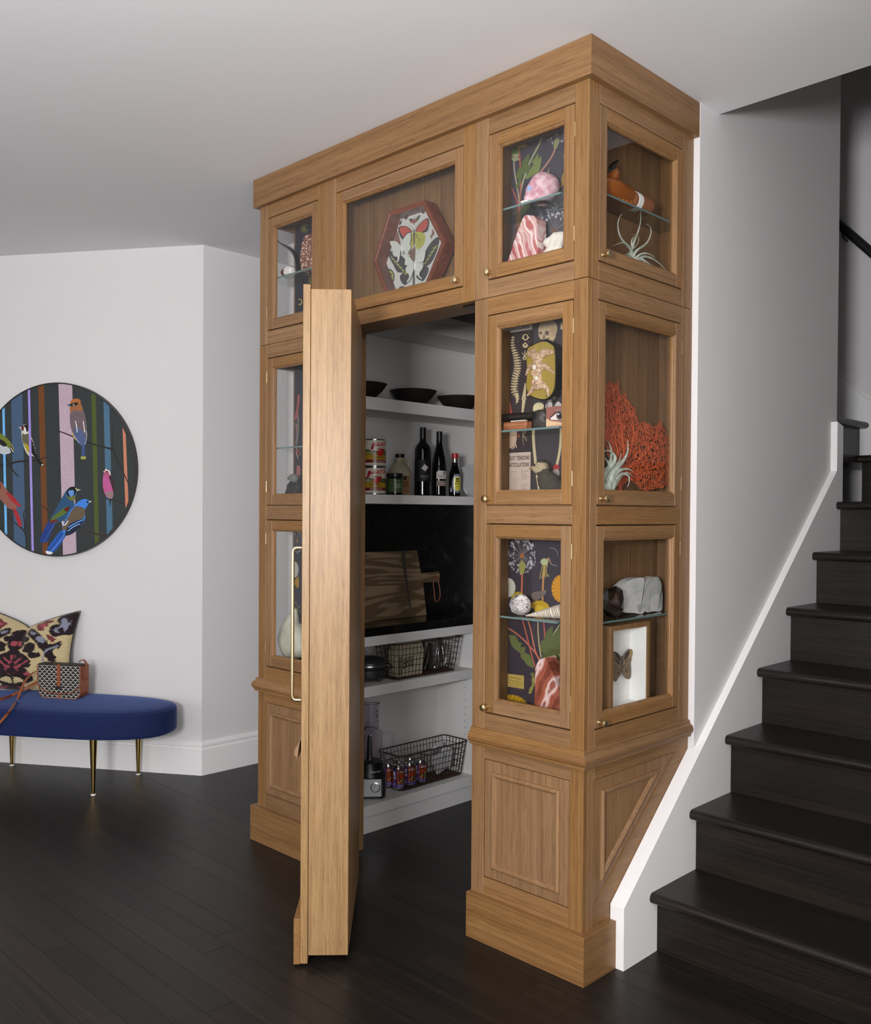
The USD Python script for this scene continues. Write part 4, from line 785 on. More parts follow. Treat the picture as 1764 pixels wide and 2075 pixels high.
# stacked tomato cans
def tomato_can(c, shift, lab):
    R, H = .0508, .1185; t = thing('food_can', lab, 'can', c, group='stacked tomato cans')
    obj('can_body', lathe([(R-.002, 0), (R+.0006, .001), (R+.0006, .003), (R-.0006, .0045), (R-.0006, H-.0045), (R+.0006, H-.003), (R+.0006, H-.001), (R-.002, H), (R-.004, H-.003), (0, H-.003)], 56, c), 'can_lid', t, smooth=35)
    full = sbox(-.155, .0055, .155, H-.0055); s = shift
    L = [(full, (212, 204, 186)), (sbox(-.155, .052, .155, .068).union(sm((-.155, .066), (-.10, .075), (-.06, .068), (-.03, .074), (.0, .064), (.04, .07), (.155, .07), (.155, .055), (-.155, .055))).intersection(full), (84, 86, 50)),
         (sm((-.06, .056), (-.03, .066), (.01, .058), (.0, .052), (-.06, .052)), (140, 140, 78)), (sbox(-.155, .0305, .155, .0520), (192, 146, 38)), (sbox(-.155, .0300, .155, .0312), (110, 74, 20)), (sbox(-.155, .0508, .155, .0520), (110, 74, 20)), (sbox(-.155, .0175, .155, .0295), (118, 26, 34)),
         (pg((s-.022, .074), (s-.012, .101), (s+.07, .108), (s+.075, .094), (s+.06, .092), (s-.004, .088), (s-.010, .074)), (176, 28, 44)), (textc('MUIR GLEN', s+.030, .0985, .0088, True, width=.062), (238, 228, 210)),
         (pg((s+.008, .080), (s+.052, .080), (s+.030, .045)), (160, 30, 44)), (sbox(s+.006, .0800, s+.058, .0868).buffer(.002), (222, 212, 190)), (textc('ORGANIC', s+.032, .0834, .0042, True, width=.040), (40, 34, 28)),
         (ell(s+.020, .058, .014, .0125), (184, 36, 32)), (stroke([(s+.012, .0695), (s+.024, .0705)], .0018), (226, 220, 200)), (pg((s-.020, .062), (s-.014, .068), (s-.008, .062), (s-.008, .056), (s-.020, .056)), (224, 226, 220)), (ell(s-.014, .0605, .0034, .0028), (52, 60, 60)),
         (textc('CRUSHED', s+.020, .0410, .0088, True, width=.058), (72, 52, 20)), (textc('TOMATOES', s+.028, .0330, .0020, False, width=.026), (96, 70, 26)), (textc('FIRE ROASTED', s+.022, .0235, .0042, True, width=.056), (226, 206, 190)), (textc('NET WT 28 OZ', s+.022, .0105, .0026, False, width=.05), (110, 100, 88))]
    m_, c_ = bend([(g.intersection(full), q) for g, q in L], R+.0002, c, facing(c)); obj('label', m_, 'ink_gloss', t, color=c_)
cy = onX(757.5, 950, -1.44)[1]
tomato_can((-1.44, cy, SH4+.0004), -.012, 'tomato can with red banner on the shelf, bottom of the stack')
tomato_can((-1.44, cy, SH4+.1193), .006, 'tomato can with red banner stacked on top of another can')
# maple syrup jug and pepper jar
jc = np.array([-1.475, onX(809.5, 975, -1.475)[1], SH4+.0004])
j = thing('syrup_jug', 'beige stoneware-look syrup jug with black cap and small handle', 'jug', jc)
obj('jug_body', lathe([(.046, 0), (.051, .004), (.0525, .012), (.0525, .085), (.050, .103), (.043, .122), (.030, .140), (.0215, .150), (.0205, .158), (.0215, .166), (.0185, .170)], 48, jc), 'stoneware', j, smooth=45)
obj('cap', lathe([(.0195, .1695), (.021, .171), (.021, .184), (.0195, .186)], 32, jc), 'black_plastic', j, smooth=35)
af = facing(jc); rt = np.array([-math.sin(af), math.cos(af), 0])
obj('handle', tube(jc+np.array([rt*d+[0, 0, z] for d, z in curve([(.020, .161), (.034, .160), (.041, .148), (.038, .133), (.031, .128)], 16)]), .0048, 10), 'stoneware', j, smooth=60)
JL = [(sbox(-.05, .010, .052, .0865), (150, 112, 74)), (sbox(-.05, .085, .052, .0868), (138, 52, 34)), (sbox(-.05, .0095, .052, .012), (138, 52, 34)), (affinity.rotate(sbox(-.006, .070, .030, .080).buffer(.002), 8), (30, 26, 24)), (textc('maple', .012, .0755, .0045, rot=8, width=.022), (190, 180, 160)),
      (textc('PURE', .030, .058, .008, True, width=.026), (70, 44, 28)), (textc('MAPLE SYRUP', .014, .045, .013, True, width=.060), (62, 38, 24)), (textc('GRADE A', .030, .031, .0045, False, width=.024), (80, 52, 34)), (textc('AMBER', .030, .023, .0045, False, width=.018), (80, 52, 34))]
m_, c_ = bend(JL, .0528, jc, af); obj('label', m_, 'ink_gloss', j, color=c_)
pc = np.array([-1.395, onX(799.5, 985, -1.395)[1], SH4+.0004])
j = thing('jam_jar', 'green labelled pepper jelly jar with black lid before the jug', 'jar', pc); af = facing(pc)
obj('jar_glass', lathe([(.032, 0), (.0355, .003), (.0358, .010), (.0358, .070), (.0335, .076), (.0325, .077)], 44, pc), 'dark_glass', j, smooth=40); obj('lid', lathe([(.0345, .0772), (.0358, .079), (.0358, .092), (.0345, .0935)], 44, pc), 'black_plastic', j, smooth=35)
JL = [(sbox(-.052, .010, .052, .070), (66, 84, 48)), (ell(-.018, .042, .014, .016), (78, 100, 60)), (ell(-.018, .042, .0105, .012), (68, 88, 52)), (textc('Harvest', .012, .062, .0055, width=.030), (176, 184, 156)), (textc('SWEET RED', .014, .053, .0032, width=.024), (190, 196, 176)), (textc('PEPPER', .014, .044, .0068, True, width=.027), (196, 202, 182)), (textc('& ONION', .014, .0345, .0068, True, width=.030), (196, 202, 182)), (textc('RELISH', .014, .026, .0028, width=.013), (190, 196, 176)), (textc('NET WT 10 OZ', .014, .016, .0026, width=.024), (170, 178, 156))]
m_, c_ = bend(JL, .0361, pc, af); obj('label', m_, 'ink_gloss', j, color=c_)
# bottles
def bottle(c, prof, lab, mat='dark_glass', name='wine_bottle'):
    t = thing(name, lab, 'bottle', c); obj('bottle_glass', lathe(prof, 48, c), mat, t, smooth=40); return t
w1 = np.array([-1.462, onX(856.2, 940, -1.462)[1], SH4+.0004])
t = bottle(w1, [(.033, 0), (.0375, .004), (.0378, .01), (.0378, .205), (.035, .222), (.026, .236), (.0165, .246), (.0140, .256), (.0136, .31), (.012, .3115)], 'tall dark wine bottle with white compass star on its label')
obj('foil_capsule', lathe([(.0139, .262), (.0141, .264), (.0141, .311), (.0135, .3135), (.0, .3136)], 32, w1), 'bottle_foil', t, smooth=35)
star = pg(*[(r*math.sin(a), r*math.cos(a)) for a, r in zip(np.arange(8)*math.pi/4, [.022, .005]*4)]); st2 = affinity.rotate(affinity.scale(star, .55, .55, origin=(0, 0)), 45, origin=(0, 0))
cs = affinity.translate(affinity.rotate(Point(0, 0).buffer(.0125).difference(Point(0, 0).buffer(.0095)).union(star).union(st2), 8, origin=(0, 0)), .010, .128)
JL = [(sbox(-.05, .066, .052, .165), (24, 22, 23)), (cs, (216, 212, 206)), (stroke([(.004, .134), (.020, .118)], .0012), (24, 22, 23)), (textc('COMPASS COAST', .008, .090, .0042, width=.040), (196, 190, 182)), (stroke([(-.010, .085), (.026, .085)], .0005), (170, 165, 160)), (textc('RED WINE', .010, .079, .0028, width=.020), (186, 180, 172))]
m_, c_ = bend(JL, .0381, w1, facing(w1)); obj('label', m_, 'ink', t, color=c_)
w2 = np.array([-1.45, onX(889.5, 960, -1.45)[1], SH4+.0004])
t = bottle(w2, [(.032, 0), (.0345, .004), (.035, .01), (.035, .125), (.033, .155), (.027, .190), (.018, .225), (.0145, .245), (.0136, .258), (.0134, .298), (.012, .2995)], 'slope-shouldered wine bottle with white crest label')
obj('foil_capsule', lathe([(.0138, .255), (.0150, .2565), (.0150, .259), (.0138, .2605), (.0139, .298), (.0132, .3005), (0, .3006)], 32, w2), 'bottle_foil', t, smooth=35)
JL = [(pg((-.013, .112), (-.002, .119), (.045, .116), (.045, .080), (-.013, .080)), (198, 192, 186)), (sbox(-.013, .047, .045, .072), (128, 112, 102)), (stroke([(-.013, .0695), (.045, .0695)], .0006), (196, 188, 180)), (pg((.020, .113), (.031, .113), (.031, .104), (.0255, .098), (.020, .104)), (72, 68, 66)), (ell(.0255, .107, .003, .003), (170, 165, 160)), (textc('Henrys', .014, .0915, .0085, width=.038), (52, 48, 48)), (stroke([(-.006, .085), (.034, .085)], .0005), (110, 104, 100)), (textc('Pinot Noir', .022, .0585, .0058, width=.030), (226, 218, 208))]
m_, c_ = bend(JL, .0353, w2, facing(w2)); obj('label', m_, 'ink', t, color=c_)
s1 = np.array([-1.45, onX(921.2, 970, -1.45)[1], SH4+.0004])
t = bottle(s1, [(.025, 0), (.0280, .003), (.0285, .008), (.0285, .098), (.026, .114), (.0185, .136), (.0150, .150), (.0148, .162)], 'soy sauce bottle with red cap and round yellow label', name='sauce_bottle')
obj('collar', lathe([(.0150, .1605), (.0158, .162), (.0156, .180), (.0145, .181)], 28, s1), 'can_lid', t, smooth=35); obj('cap', lathe([(.0145, .1812), (.0158, .183), (.0160, .202), (.0142, .2045)], 28, s1), 'red_cap', t, smooth=35)
JL = [(ell(.014, .062, .0275, .044), (206, 204, 196)), (ell(.014, .062, .0262, .042), (40, 78, 128)), (ell(.014, .062, .0225, .037), (206, 204, 196)), (ell(.014, .060, .0212, .034), (204, 190, 70)), (pg((.006, .083), (.014, .089), (.022, .083), (.022, .073), (.014, .067), (.006, .073)), (30, 28, 26)), (pg((.010, .080), (.014, .083), (.018, .080), (.018, .075), (.014, .072), (.010, .075)), (204, 190, 70)), (textc('KIKKOMAN', .014, .061, .0058, True, width=.034), (40, 34, 24)), (textc('Soy Sauce', .014, .047, .0048, width=.022), (50, 42, 28)), (sbox(-.024, .022, -.012, .040), (150, 160, 180)), (sbox(-.023, .044, -.013, .049), (120, 130, 150))]
m_, c_ = bend(JL, .0288, s1, facing(s1)); obj('label', m_, 'ink_gloss', t, color=c_)
p0 = onX(941, 967, -1.520); pl_ = thing('marble_plate', 'small white marble plate leaning at the right end of the bottle shelf', 'plate', (-1.53, p0[1], SH4))
oc = affinity.rotate(Polygon([(.082*math.cos(a), .082*math.sin(a)) for a in np.arange(10)*math.pi/5]), 18)
tilt = math.radians(14); pm = frame_m((-1.490, p0[1]+.01, SH4+.0795), (0, 1, 0), (-math.sin(tilt), 0, math.cos(tilt)))
obj('slab', put(ext(oc, .012), pm), 'marble', pl_); obj('rim', put(ring_poly(list(oc.exterior.coords)[:-1][::1], [(0, .0121), (0, .0135), (.004, .0140), (.007, .0121)], frame_m((0, 0, 0), (1, 0, 0), (0, 1, 0))), pm), 'marble', pl_)
# cutting board against the splashback
KB = Crop(700, 1000, .2024)
mk('ash_board', {'t': ('texture_coordinate', {}), 'm': ('mapping', {'scale': (6, 2.2, 16)}), 'n': ('noise_texture', {'scale': 1.0, 'detail': 2.0, 'distortion': .5}), 'mu': ('math', {'math_type': 'multiply', 'value2': 26.0}), 's': ('math', {'math_type': 'sine'}), 'r': ('rgb_ramp', {'ramp': [(0, lin((104, 84, 60))), (.35, lin((140, 118, 90))), (1, lin((152, 130, 100)))]}), 'p': ('principled_bsdf', {'roughness': .55})},
   [('t.object', 'm.vector'), ('m.vector', 'n.vector'), ('n.fac', 'mu.value1'), ('mu.value', 's.value1'), ('s.value', 'r.fac'), ('r.color', 'p.base_color')])
tl = math.radians(9); bo = np.array([-1.515, 0, .8662]); PB_ = Plane(bo, (0, 1, 0), (-math.sin(tl), 0, math.cos(tl)))
q = PB_.uv(KB, [165, 715, 755, 930, 945, 940, 775, 800, 165], [583, 570, 800, 780, 820, 885, 890, 1125, 1185])
q[0, 0] = q[8, 0] = .40; q[7, 1] = .0005; q[8, 1] = .0005; q[0, 1] = q[1, 1]
cb = thing('cutting_board', 'wide wooden cutting board with short handle leaning on black stone', 'cutting board', (-1.52, .6, .8662))
hole = PB_.uv(KB, [897], [830])[0]
bd_ = Polygon(q).buffer(-.004).buffer(.004).difference(Point(*hole).buffer(.005))
obj('board', put(ext(bd_, .018), PB_.m@frame_m((0, 0, -.018), (1, 0, 0), (0, 1, 0), (0, 0, 1))), 'ash_board', cb)
q2 = PB_.uv(KB, [548, 590, 612, 655, 640, 590], [576, 574, 830, 1150, 1150, 830]); obj('inlay_strip', put(ext(Polygon(q2).intersection(Polygon(q).buffer(-.0005)), .0008), PB_.m), 'board_dark', cb)
lp = PB_.uv(KB, [893, 872, 880, 900, 916, 930, 915, 893], [830, 890, 1000, 1080, 1075, 930, 870, 830]); lp3 = np.array([PB_.o+PB_.U*a+PB_.V*b+PB_.n*.0045 for a, b in curve(lp, 40)])
obj('leather_loop', tube(lp3, .0028, 6), 'tan_leather', cb, smooth=60)
# wire baskets
plain('bronze_wire', (74, 62, 50), .45, metal=.6); plain('rust_tray', (70, 42, 28), .8)
def basket(y0, y1, x0, x1, z0, h, lab, ny, nx, nz):
    t = thing('wire_basket', lab, 'basket', ((x0+x1)/2, (y0+y1)/2, z0)); fl_ = .020
    def loop(z, d, r=.020):
        g = sbox(x0-d, y0-d, x1+d, y1+d).buffer(-r).buffer(r, quad_segs=4); c = np.array(g.exterior.coords)[:-1]; return np.c_[c, np.full(len(c), z)]
    obj('rim', tube(loop(z0+h, fl_), .0030, 7, closed=True), 'bronze_wire', t, smooth=60)
    parts = [tube(loop(z0+.003+h*k/nz, fl_*k/nz), .0013, 5, closed=True) for k in range(nz)]
    for i in range(ny+1):
        y = y0+.012+(y1-y0-.024)*i/ny; s_ = (2*i/ny-1)
        for x, sx in ((x0, -1), (x1, 1)): parts.append(tube([(x, y, z0+.003), (x+sx*fl_, y+s_*fl_*.8, z0+h)], .0013, 5))
        parts.append(tube([(x0, y, z0+.003), (x1, y, z0+.003)], .0013, 5))
    for i in range(nx+1):
        x = x0+.012+(x1-x0-.024)*i/nx; s_ = (2*i/nx-1)
        for y, sy in ((y0, -1), (y1, 1)): parts.append(tube([(x, y, z0+.003), (x+s_*fl_*.8, y+sy*fl_, z0+h)], .0013, 5))
        parts.append(tube([(x, y0, z0+.003), (x, y1, z0+.003)], .0013, 5))
    obj('wire_grid', parts, 'bronze_wire', t, kind='stuff'); obj('tray', bx(x0+.003, x1-.003, y0+.003, y1-.003, z0+.0045, z0+.0065), 'rust_tray', t)
    return t
basket(.535, .906, -1.482, -1.368, SH2+.0006, .158, 'wire basket holding a paper flour bag and mixer beaters', 17, 6, 6)
basket(.590, .978, -1.508, -1.388, SH1+.0006, .160, 'wire basket of drink cans and white packets on the bottom shelf', 19, 6, 6)
# flour bag and attachments
KW = Crop(700, 1220, .1587); zb = SH2+.0088
plain('paper_bag', (196, 184, 158), .8, bump=.3, bscale=60)
fb = thing('flour_bag', 'folded cream paper bag with dark lettering standing in the wire basket', 'bag', (-1.42, .62, zb))
y0_, y1_ = onX(805, 1350, -1.385)[1], onX(856, 1350, -1.385)[1]; th_ = .062
P8 = [(-1.385, y0_+.006, zb), (-1.385, y1_-.004, zb), (-1.385, y1_+.006, zb+.105), (-1.385, y0_+.004, zb+.108), (-1.385-th_, y0_+.006, zb), (-1.385-th_, y1_, zb), (-1.385-th_, y1_+.004, zb+.100), (-1.385-th_, y0_, zb+.100), (-1.400, y0_+.012, zb+.160), (-1.405, y1_+.002, zb+.166), (-1.428, y0_+.010, zb+.160), (-1.43, y1_, zb+.164)]
obj('bag_body', trimesh.convex.convex_hull(np.array(P8)), 'paper_bag', fb)
obj('folded_flap', bx(-1.384, -1.380, y0_+.006, y1_-.004, zb+.088, zb+.112, .001), 'paper_bag', fb)
PF = planeX(-1.3795); wv = y1_-y0_
L = [(sbox(y0_+.010, zb+.006, y0_+.017, zb+.108), (96, 80, 34)), (sbox(y0_+.022, zb+.006, y0_+.025, zb+.108), (74, 60, 36)), (textc('food', y0_+.065, zb+.048, .030, True, rot=188, width=.062), (40, 34, 26)),
     (textc('UNBLEACHED', y0_+.065, zb+.078, .009, True, rot=188, width=.066), (56, 46, 34)), (textc('ALL PURPOSE', y0_+.065, zb+.068, .007, True, rot=188, width=.060), (56, 46, 34))]
L = [(g.intersection(sbox(y0_+.002, zb+.004, y1_-.003, zb+.110)), c) for g, c in L]
m_, c_ = prints([q for q in L if not q[0].is_empty], Plane((-1.3842, 0, 0), (0, 1, 0), (0, 0, 1)).m); obj('lettering', m_, 'ink', fb, color=c_)
wk = thing('beater_set', 'steel mixer beaters and black handle lying in the upper basket', 'kitchen tool', (-1.42, .82, zb))
cy_ = onX(893, 1318, -1.40)[1]
for k in range(3):
    a = k*math.pi/3; r_ = np.array([math.cos(a)*.5, math.sin(a), 0])
    obj('loop', tube([np.array([-1.40, cy_, zb+.062])+r_*.030*math.sin(t)+[0, 0, .052*math.cos(t)] for t in np.linspace(0, 2*math.pi, 30, endpoint=False)], .0022, 6, closed=True), 'steel', wk, smooth=60)
obj('hub', sphere((-1.395, cy_-.045, zb+.016), .015), 'steel', wk, smooth=True); obj('hub', sphere((-1.40, cy_+.040, zb+.013), .012), 'steel', wk, smooth=True)
obj('grip', tube([(-1.42, cy_-.085, zb+.006), (-1.41, cy_-.07, zb+.06), (-1.40, cy_-.075, zb+.125)], [.014, .015, .009], 12), 'black_plastic', wk, smooth=60)
obj('blade', tube([(-1.43, cy_-.045, zb+.150), (-1.42, cy_+.01, zb+.160)], .004, 8), 'black_plastic', wk)
gb = thing('plastic_bag', 'grey crumpled plastic bag behind the flour bag in upper basket', 'bag', (-1.45, .74, zb))
plain('grey_plastic', (120, 118, 118), .5)
cr_ = sphere((0, 0, 0), 1, 4); nz_ = meshkit.fbm(cr_.vertices*2.2+9, 3, 5); cr_.vertices *= (.75+.5*nz_)[:, None]; cr_.vertices *= [.028, .05, .075]; cr_.apply_translation((-1.455, onX(872, 1300, -1.455)[1], zb+.082)); obj('bag_body', cr_, 'grey_plastic', gb, smooth=30)
# waffle maker
plain('appliance_grey', (58, 58, 61), .38, metal=.3)
wc = np.array([-1.455, onX(747, 1360, -1.455)[1], SH2+.0006]); wm = thing('waffle_maker', 'round dark grey waffle maker on the shelf beside the flour basket', 'appliance', wc)
obj('lower_half', lathe([(.058, .012), (.070, .016), (.074, .028), (.074, .050), (.070, .054), (.060, .055)], 48, wc), 'appliance_grey', wm, smooth=40); obj('upper_half', lathe([(.060, .057), (.072, .058), (.0755, .063), (.0755, .080), (.074, .084), (.060, .096), (.03, .104), (0, .106)], 48, wc), 'appliance_grey', wm, smooth=40)
obj('seam_band', lathe([(.066, .0535), (.0665, .0585)], 48, wc), 'black_plastic', wm); obj('trim_ring', lathe([(.0760, .064), (.0768, .066), (.0768, .070), (.0760, .072)], 48, wc), 'steel', wm, smooth=40)
for a in (.3, 1.9, 3.5, 5.1): obj('foot', lathe([(.006, 0), (.007, .003), (.0055, .013)], 14, wc+[.05*math.cos(a), .05*math.sin(a), 0]), 'black_plastic', wm)
e_ = np.array([-math.sin(facing(wc)), math.cos(facing(wc)), 0]); obj('handle', tube([wc+e_*.070+[0, 0, .066], wc+e_*.088+[0, 0, .064], wc+e_*.100+[0, 0, .052]], [.009, .010, .007], 12), 'black_plastic', wm, smooth=60)
obj('lid_knob', lathe([(.006, .104), (.010, .110), (.009, .114), (0, .115)], 16, wc-e_*.055+[0, 0, -.018]), 'black_plastic', wm, smooth=40)
# food processor
fc = np.array([-1.455, onX(748, 1600, -1.455)[1], SH1+.0006]); fo = thing('food_processor', 'food processor with steel base and clear bowl on bottom shelf', 'appliance', fc)
a_ = facing(fc); fx, rx_ = np.array([math.cos(a_), math.sin(a_), 0]), np.array([-math.sin(a_), math.cos(a_), 0]); FM_ = frame_m(fc, rx_, (0, 0, 1), fx)
FZ = frame_m(fc, rx_, -fx, (0, 0, 1))
obj('base', put(ext(sbox(-.072, -.068, .072, .068).buffer(-.026).buffer(.026), .074), FZ@frame_m((0, 0, .013), (1, 0, 0), (0, 1, 0), (0, 0, 1))), 'steel', fo, smooth=35)
obj('base_foot', put(ext(sbox(-.068, -.064, .068, .064).buffer(-.026).buffer(.026), .010), FZ@frame_m((0, 0, .0035), (1, 0, 0), (0, 1, 0), (0, 0, 1))), 'black_plastic', fo)
obj('collar', put(cat_(lathe([(.070, .0875), (.072, .092), (.066, .110), (.061, .118), (.058, .150), (.052, .152)], 44)), FZ), 'black_plastic', fo, smooth=40)
for sx in (-1, 1): obj('foot', put(lathe([(.009, 0), (.009, .005)], 14), FZ@frame_m((sx*.05, -.045, -.0003), (1, 0, 0), (0, 1, 0), (0, 0, 1))), 'black_matte', fo)
dk_ = obj('dial_ring', put(lathe([(.0215, 0), (.0215, .003), (.0180, .004), (.0175, .0025)], 32), FM_@frame_m((.026, .052, .0682), (1, 0, 0), (0, 1, 0), (0, 0, 1))), 'steel', fo, smooth=40)
obj('dial_knob', put(ext(ell(0, 0, .007, .014, -12), .008), FM_@frame_m((.026, .052, .0705), (1, 0, 0), (0, 1, 0), (0, 0, 1))), 'steel', dk_, smooth=30); obj('dial_face', put(lathe([(.0178, 0), (.0178, .0008)], 32), FM_@frame_m((.026, .052, .0694), (1, 0, 0), (0, 1, 0), (0, 0, 1))), 'black_plastic', dk_)
bl = lathe([(.050, .152), (.0545, .155), (.0585, .262), (.0600, .263), (.0600, .268), (.057, .268), (.0525, .157), (.049, .156)], 44, cap=False); obj('clear_bowl', put(bl, FZ), 'clear_plastic', fo, smooth=40)
obj('bowl_lid', put(lathe([(.0605, .269), (.0605, .276), (.056, .282), (.030, .292), (.0295, .290), (.055, .279), (.058, .276), (.058, .269)], 44, cap=False), FZ), 'clear_plastic', fo, smooth=40)
ch = ell(0, 0, .0365, .021); cho = FZ@frame_m((.006, .018, .283), (1, 0, 0), (0, 1, 0), (0, 0, 1))
obj('feed_chute', put(ext(ch.difference(ch.buffer(-.0022)), .112), cho), 'clear_plastic', fo, smooth=40); obj('chute_rim', put(tube([(a, b, .112) for a, b in list(ch.buffer(.001).exterior.coords)[:-1]], .0014, 6, closed=True), cho), 'dark_steel', fo, smooth=60)
obj('pusher_cap', put(lathe([(.017, .283), (.016, .287), (.010, .290), (.010, .305), (.0095, .3065)], 24), FZ@frame_m((-.034, -.020, .006), (1, 0, 0), (0, 1, 0), (0, 0, 1))), 'black_plastic', fo, smooth=35)
obj('spindle', put(lathe([(.016, .157), (.012, .17), (.010, .24), (.007, .262)], 20), FZ), 'black_plastic', fo, smooth=40); obj('spindle_tube', put(tube([(-.018, -.035, .16), (-.018, -.035, .265)], .0042, 10), FZ), 'steel', fo, smooth=50)
hp = curve([(.058, .262), (.088, .268), (.098, .258), (.097, .20), (.090, .165), (.056, .168)], 30); obj('bowl_handle', put(tube(np.c_[hp, np.full(len(hp), .0)][:, [0, 2, 1]], .0075, 10), FZ), 'clear_plastic', fo, smooth=60)
obj('graduations', put(ext(textc('L-M-D', 0, 0, .011, True, rot=90), .0006), FM_@frame_m((.031, .345, .0035), (1, 0, 0), (0, 1, 0), (0, 0, 1))), 'black_plastic', fo)
m_, c_ = bend([(textc('Hamilton Beach', .030, .1165, .0058, True, width=.052), (214, 214, 214))], .0665, fc, a_); obj('brand_lettering', m_, 'ink', fo, color=c_)
# drink cans and packets in the lower basket
zc = SH1+.0082; plain('can_purple', (92, 62, 140), .3, metal=.3)
def drink_can(c, lab, grp):
    R, H = .0282, .104; t = thing('drink_can', lab, 'can', c, group=grp)
    obj('can_body', lathe([(R-.006, 0), (R-.002, .004), (R, .009), (R, H-.014), (R-.006, H-.003), (R-.006, H), (R-.008, H-.002), (0, H-.003)], 36, c), 'can_lid', t, smooth=40)
    full = sbox(-.086, .010, .086, H-.0145)
    L = [(full, (86, 62, 140)), (sbox(-.008, .024, .040, H-.016), (150, 62, 26)), (pg((-.004, .070), (.034, .070), (.016, .048)), (176, 62, 24)), (sbox(-.004, .013, .040, .024), (132, 110, 178)), (textc('ollide', .014, .077, .010, True, width=.034), (216, 206, 206)), (stroke([(.000, .030), (.022, .050)], .003), (206, 200, 150)), (ell(.024, .036, .009, .012), (92, 104, 60)), (ell(-.020, .070, .006, .010), (220, 214, 224)), (ell(-.026, .040, .007, .012), (160, 76, 60)), (ell(-.018, .052, .006, .007), (206, 190, 200)), (ell(-.030, .078, .006, .005), (150, 150, 60)), (ell(-.040, .060, .012, .020), (150, 62, 26)), (ell(-.022, .022, .004, .008), (200, 190, 220))]
    m_, c_ = bend([(g.intersection(full), q) for g, q in L], R+.0003, c, facing(c)); obj('label', m_, 'ink_gloss', t, color=c_)
yA = onX(807, 1580, -1.42)[1]
for i in range(3): drink_can((-1.420, yA+.068*i, zc), ['orange and purple drink can at the left front of the lower basket', 'orange and purple drink can in the middle of the front row', 'orange and purple drink can beside the white packets'][i], 'front row of drink cans')
for i in range(3): drink_can((-1.480, yA-.008+.068*i, zc), ['silver topped drink can in the back row, behind the front left can', 'silver topped drink can in the back row, behind the middle front can', 'silver topped drink can in the back row, nearest the packets'][i], 'back row of drink cans in the lower basket')
plain('packet_white', (206, 204, 206), .4)
def packet(c, sz, seed, lab, rot):
    t = thing('packet', lab, 'packet', c); g = trimesh.creation.box([1, 1, 1]); g = g.subdivide().subdivide().subdivide(); v = g.vertices*2
    k = 1-.55*np.abs(v[:, 2:3])**4; p = v*np.array([1, 1, 1])*np.c_[k, np.ones_like(k), np.ones_like(k)]; p += .16*(meshkit.fbm(v*2.3+seed, 3, seed)[:, None]-.5)*np.array([2.2, 1, 1]); p *= np.array(sz)/2
    m = trimesh.transformations.euler_matrix(*rot); g.vertices = p; g = put(g, m); g.apply_translation(c); obj('pouch', g, 'packet_white', t)
    r2 = bx(-.5, .5, -.5, .5, -.5, .5); r2.vertices *= [sz[0]*.12, sz[1]*.98, .006]; r2.apply_translation([0, 0, sz[2]*.52]); r2 = put(r2, m); r2.apply_translation(c); obj('crimp', r2, 'packet_white', t)
py_ = onX(889, 1556, -1.42)[1]
packet((-1.415, py_, zc+.062), (.022, .055, .085), 3, 'white foil packet next to the drink cans', (.35, .1, 0)); packet((-1.425, py_+.052, zc+.078), (.022, .055, .09), 5, 'white foil packet at the right end of the lower basket', (-.25, -.1, 0)); packet((-1.47, py_+.04, zc+.088), (.02, .06, .095), 8, 'white foil packet at the back of the lower basket', (.1, .12, .2))
wh = thing('whisk', 'thin wire whisk lying over the white packets', 'whisk', (-1.43, py_, zc+.13))
for k in range(5):
    a = k*math.pi/5; obj('wire', tube([np.array([-1.44, py_, zc+.115])+[.020*math.cos(a)*math.sin(t), .020*math.sin(a)*math.sin(t)+.034*math.cos(t), .018*math.sin(a+.4)*math.sin(t)+.010*math.cos(t)] for t in np.linspace(0, 2*math.pi, 26, endpoint=False)], .0009, 5, closed=True), 'steel', wh, smooth=60)
obj('grip', tube([(-1.44, py_-.034, zc+.106), (-1.445, py_-.10, zc+.118)], .0045, 10), 'steel', wh, smooth=50)
# ------------------------------------------------------------------ posters on the cabinet backs
CREAM, PAPER = (214, 196, 162), (206, 192, 176)
def poster(name, lab, crop, L, y, clip, extra=()):
    P = planeY(y); t = thing(name, lab, 'poster', ((clip.bounds[0]+clip.bounds[2])/2, y, clip.bounds[1]))
    obj('backing', put(ext(clip.buffer(.0004), .0006), frame_m((0, y+.0008, 0), (1, 0, 0), (0, 0, 1), (0, -1, 0))), 'black_matte', t)
    m_, c_ = prints(P.layers(crop, L, clip)+[(g.intersection(clip), c) for g, c in extra], P.m); obj('print', m_, 'ink', t, color=c_); return t
def clock(cx, cy, rx, ry, seed, n=70, a0=0, a1=360, core=(176, 120, 60)):
    r = np.random.default_rng(seed); L = []; sp, dots = [], []
    for i in range(n):
        a = math.radians(r.uniform(a0, a1)); k = math.sqrt(r.uniform(.3, 1)); x, y = cx+rx*k*math.cos(a), cy+ry*k*math.sin(a)
        sp.append(LineString([(cx+.12*rx*math.cos(a), cy+.12*ry*math.sin(a)), (x, y)]).buffer(rx*.003+.2)); 
        for q in range(7):
            b = a+math.radians(r.uniform(-75, 75)); dots.append(LineString([(x, y), (x+rx*.10*math.cos(b), y+ry*.10*math.sin(b))]).buffer(rx*.0035+.2))
        dots.append(Point(x, y).buffer(rx*.016+.4, quad_segs=2))
    return [(unary_union(sp), (128, 122, 126)), (unary_union(dots), (214, 212, 216)), (ell(cx, cy, rx*.15, ry*.13), core)]
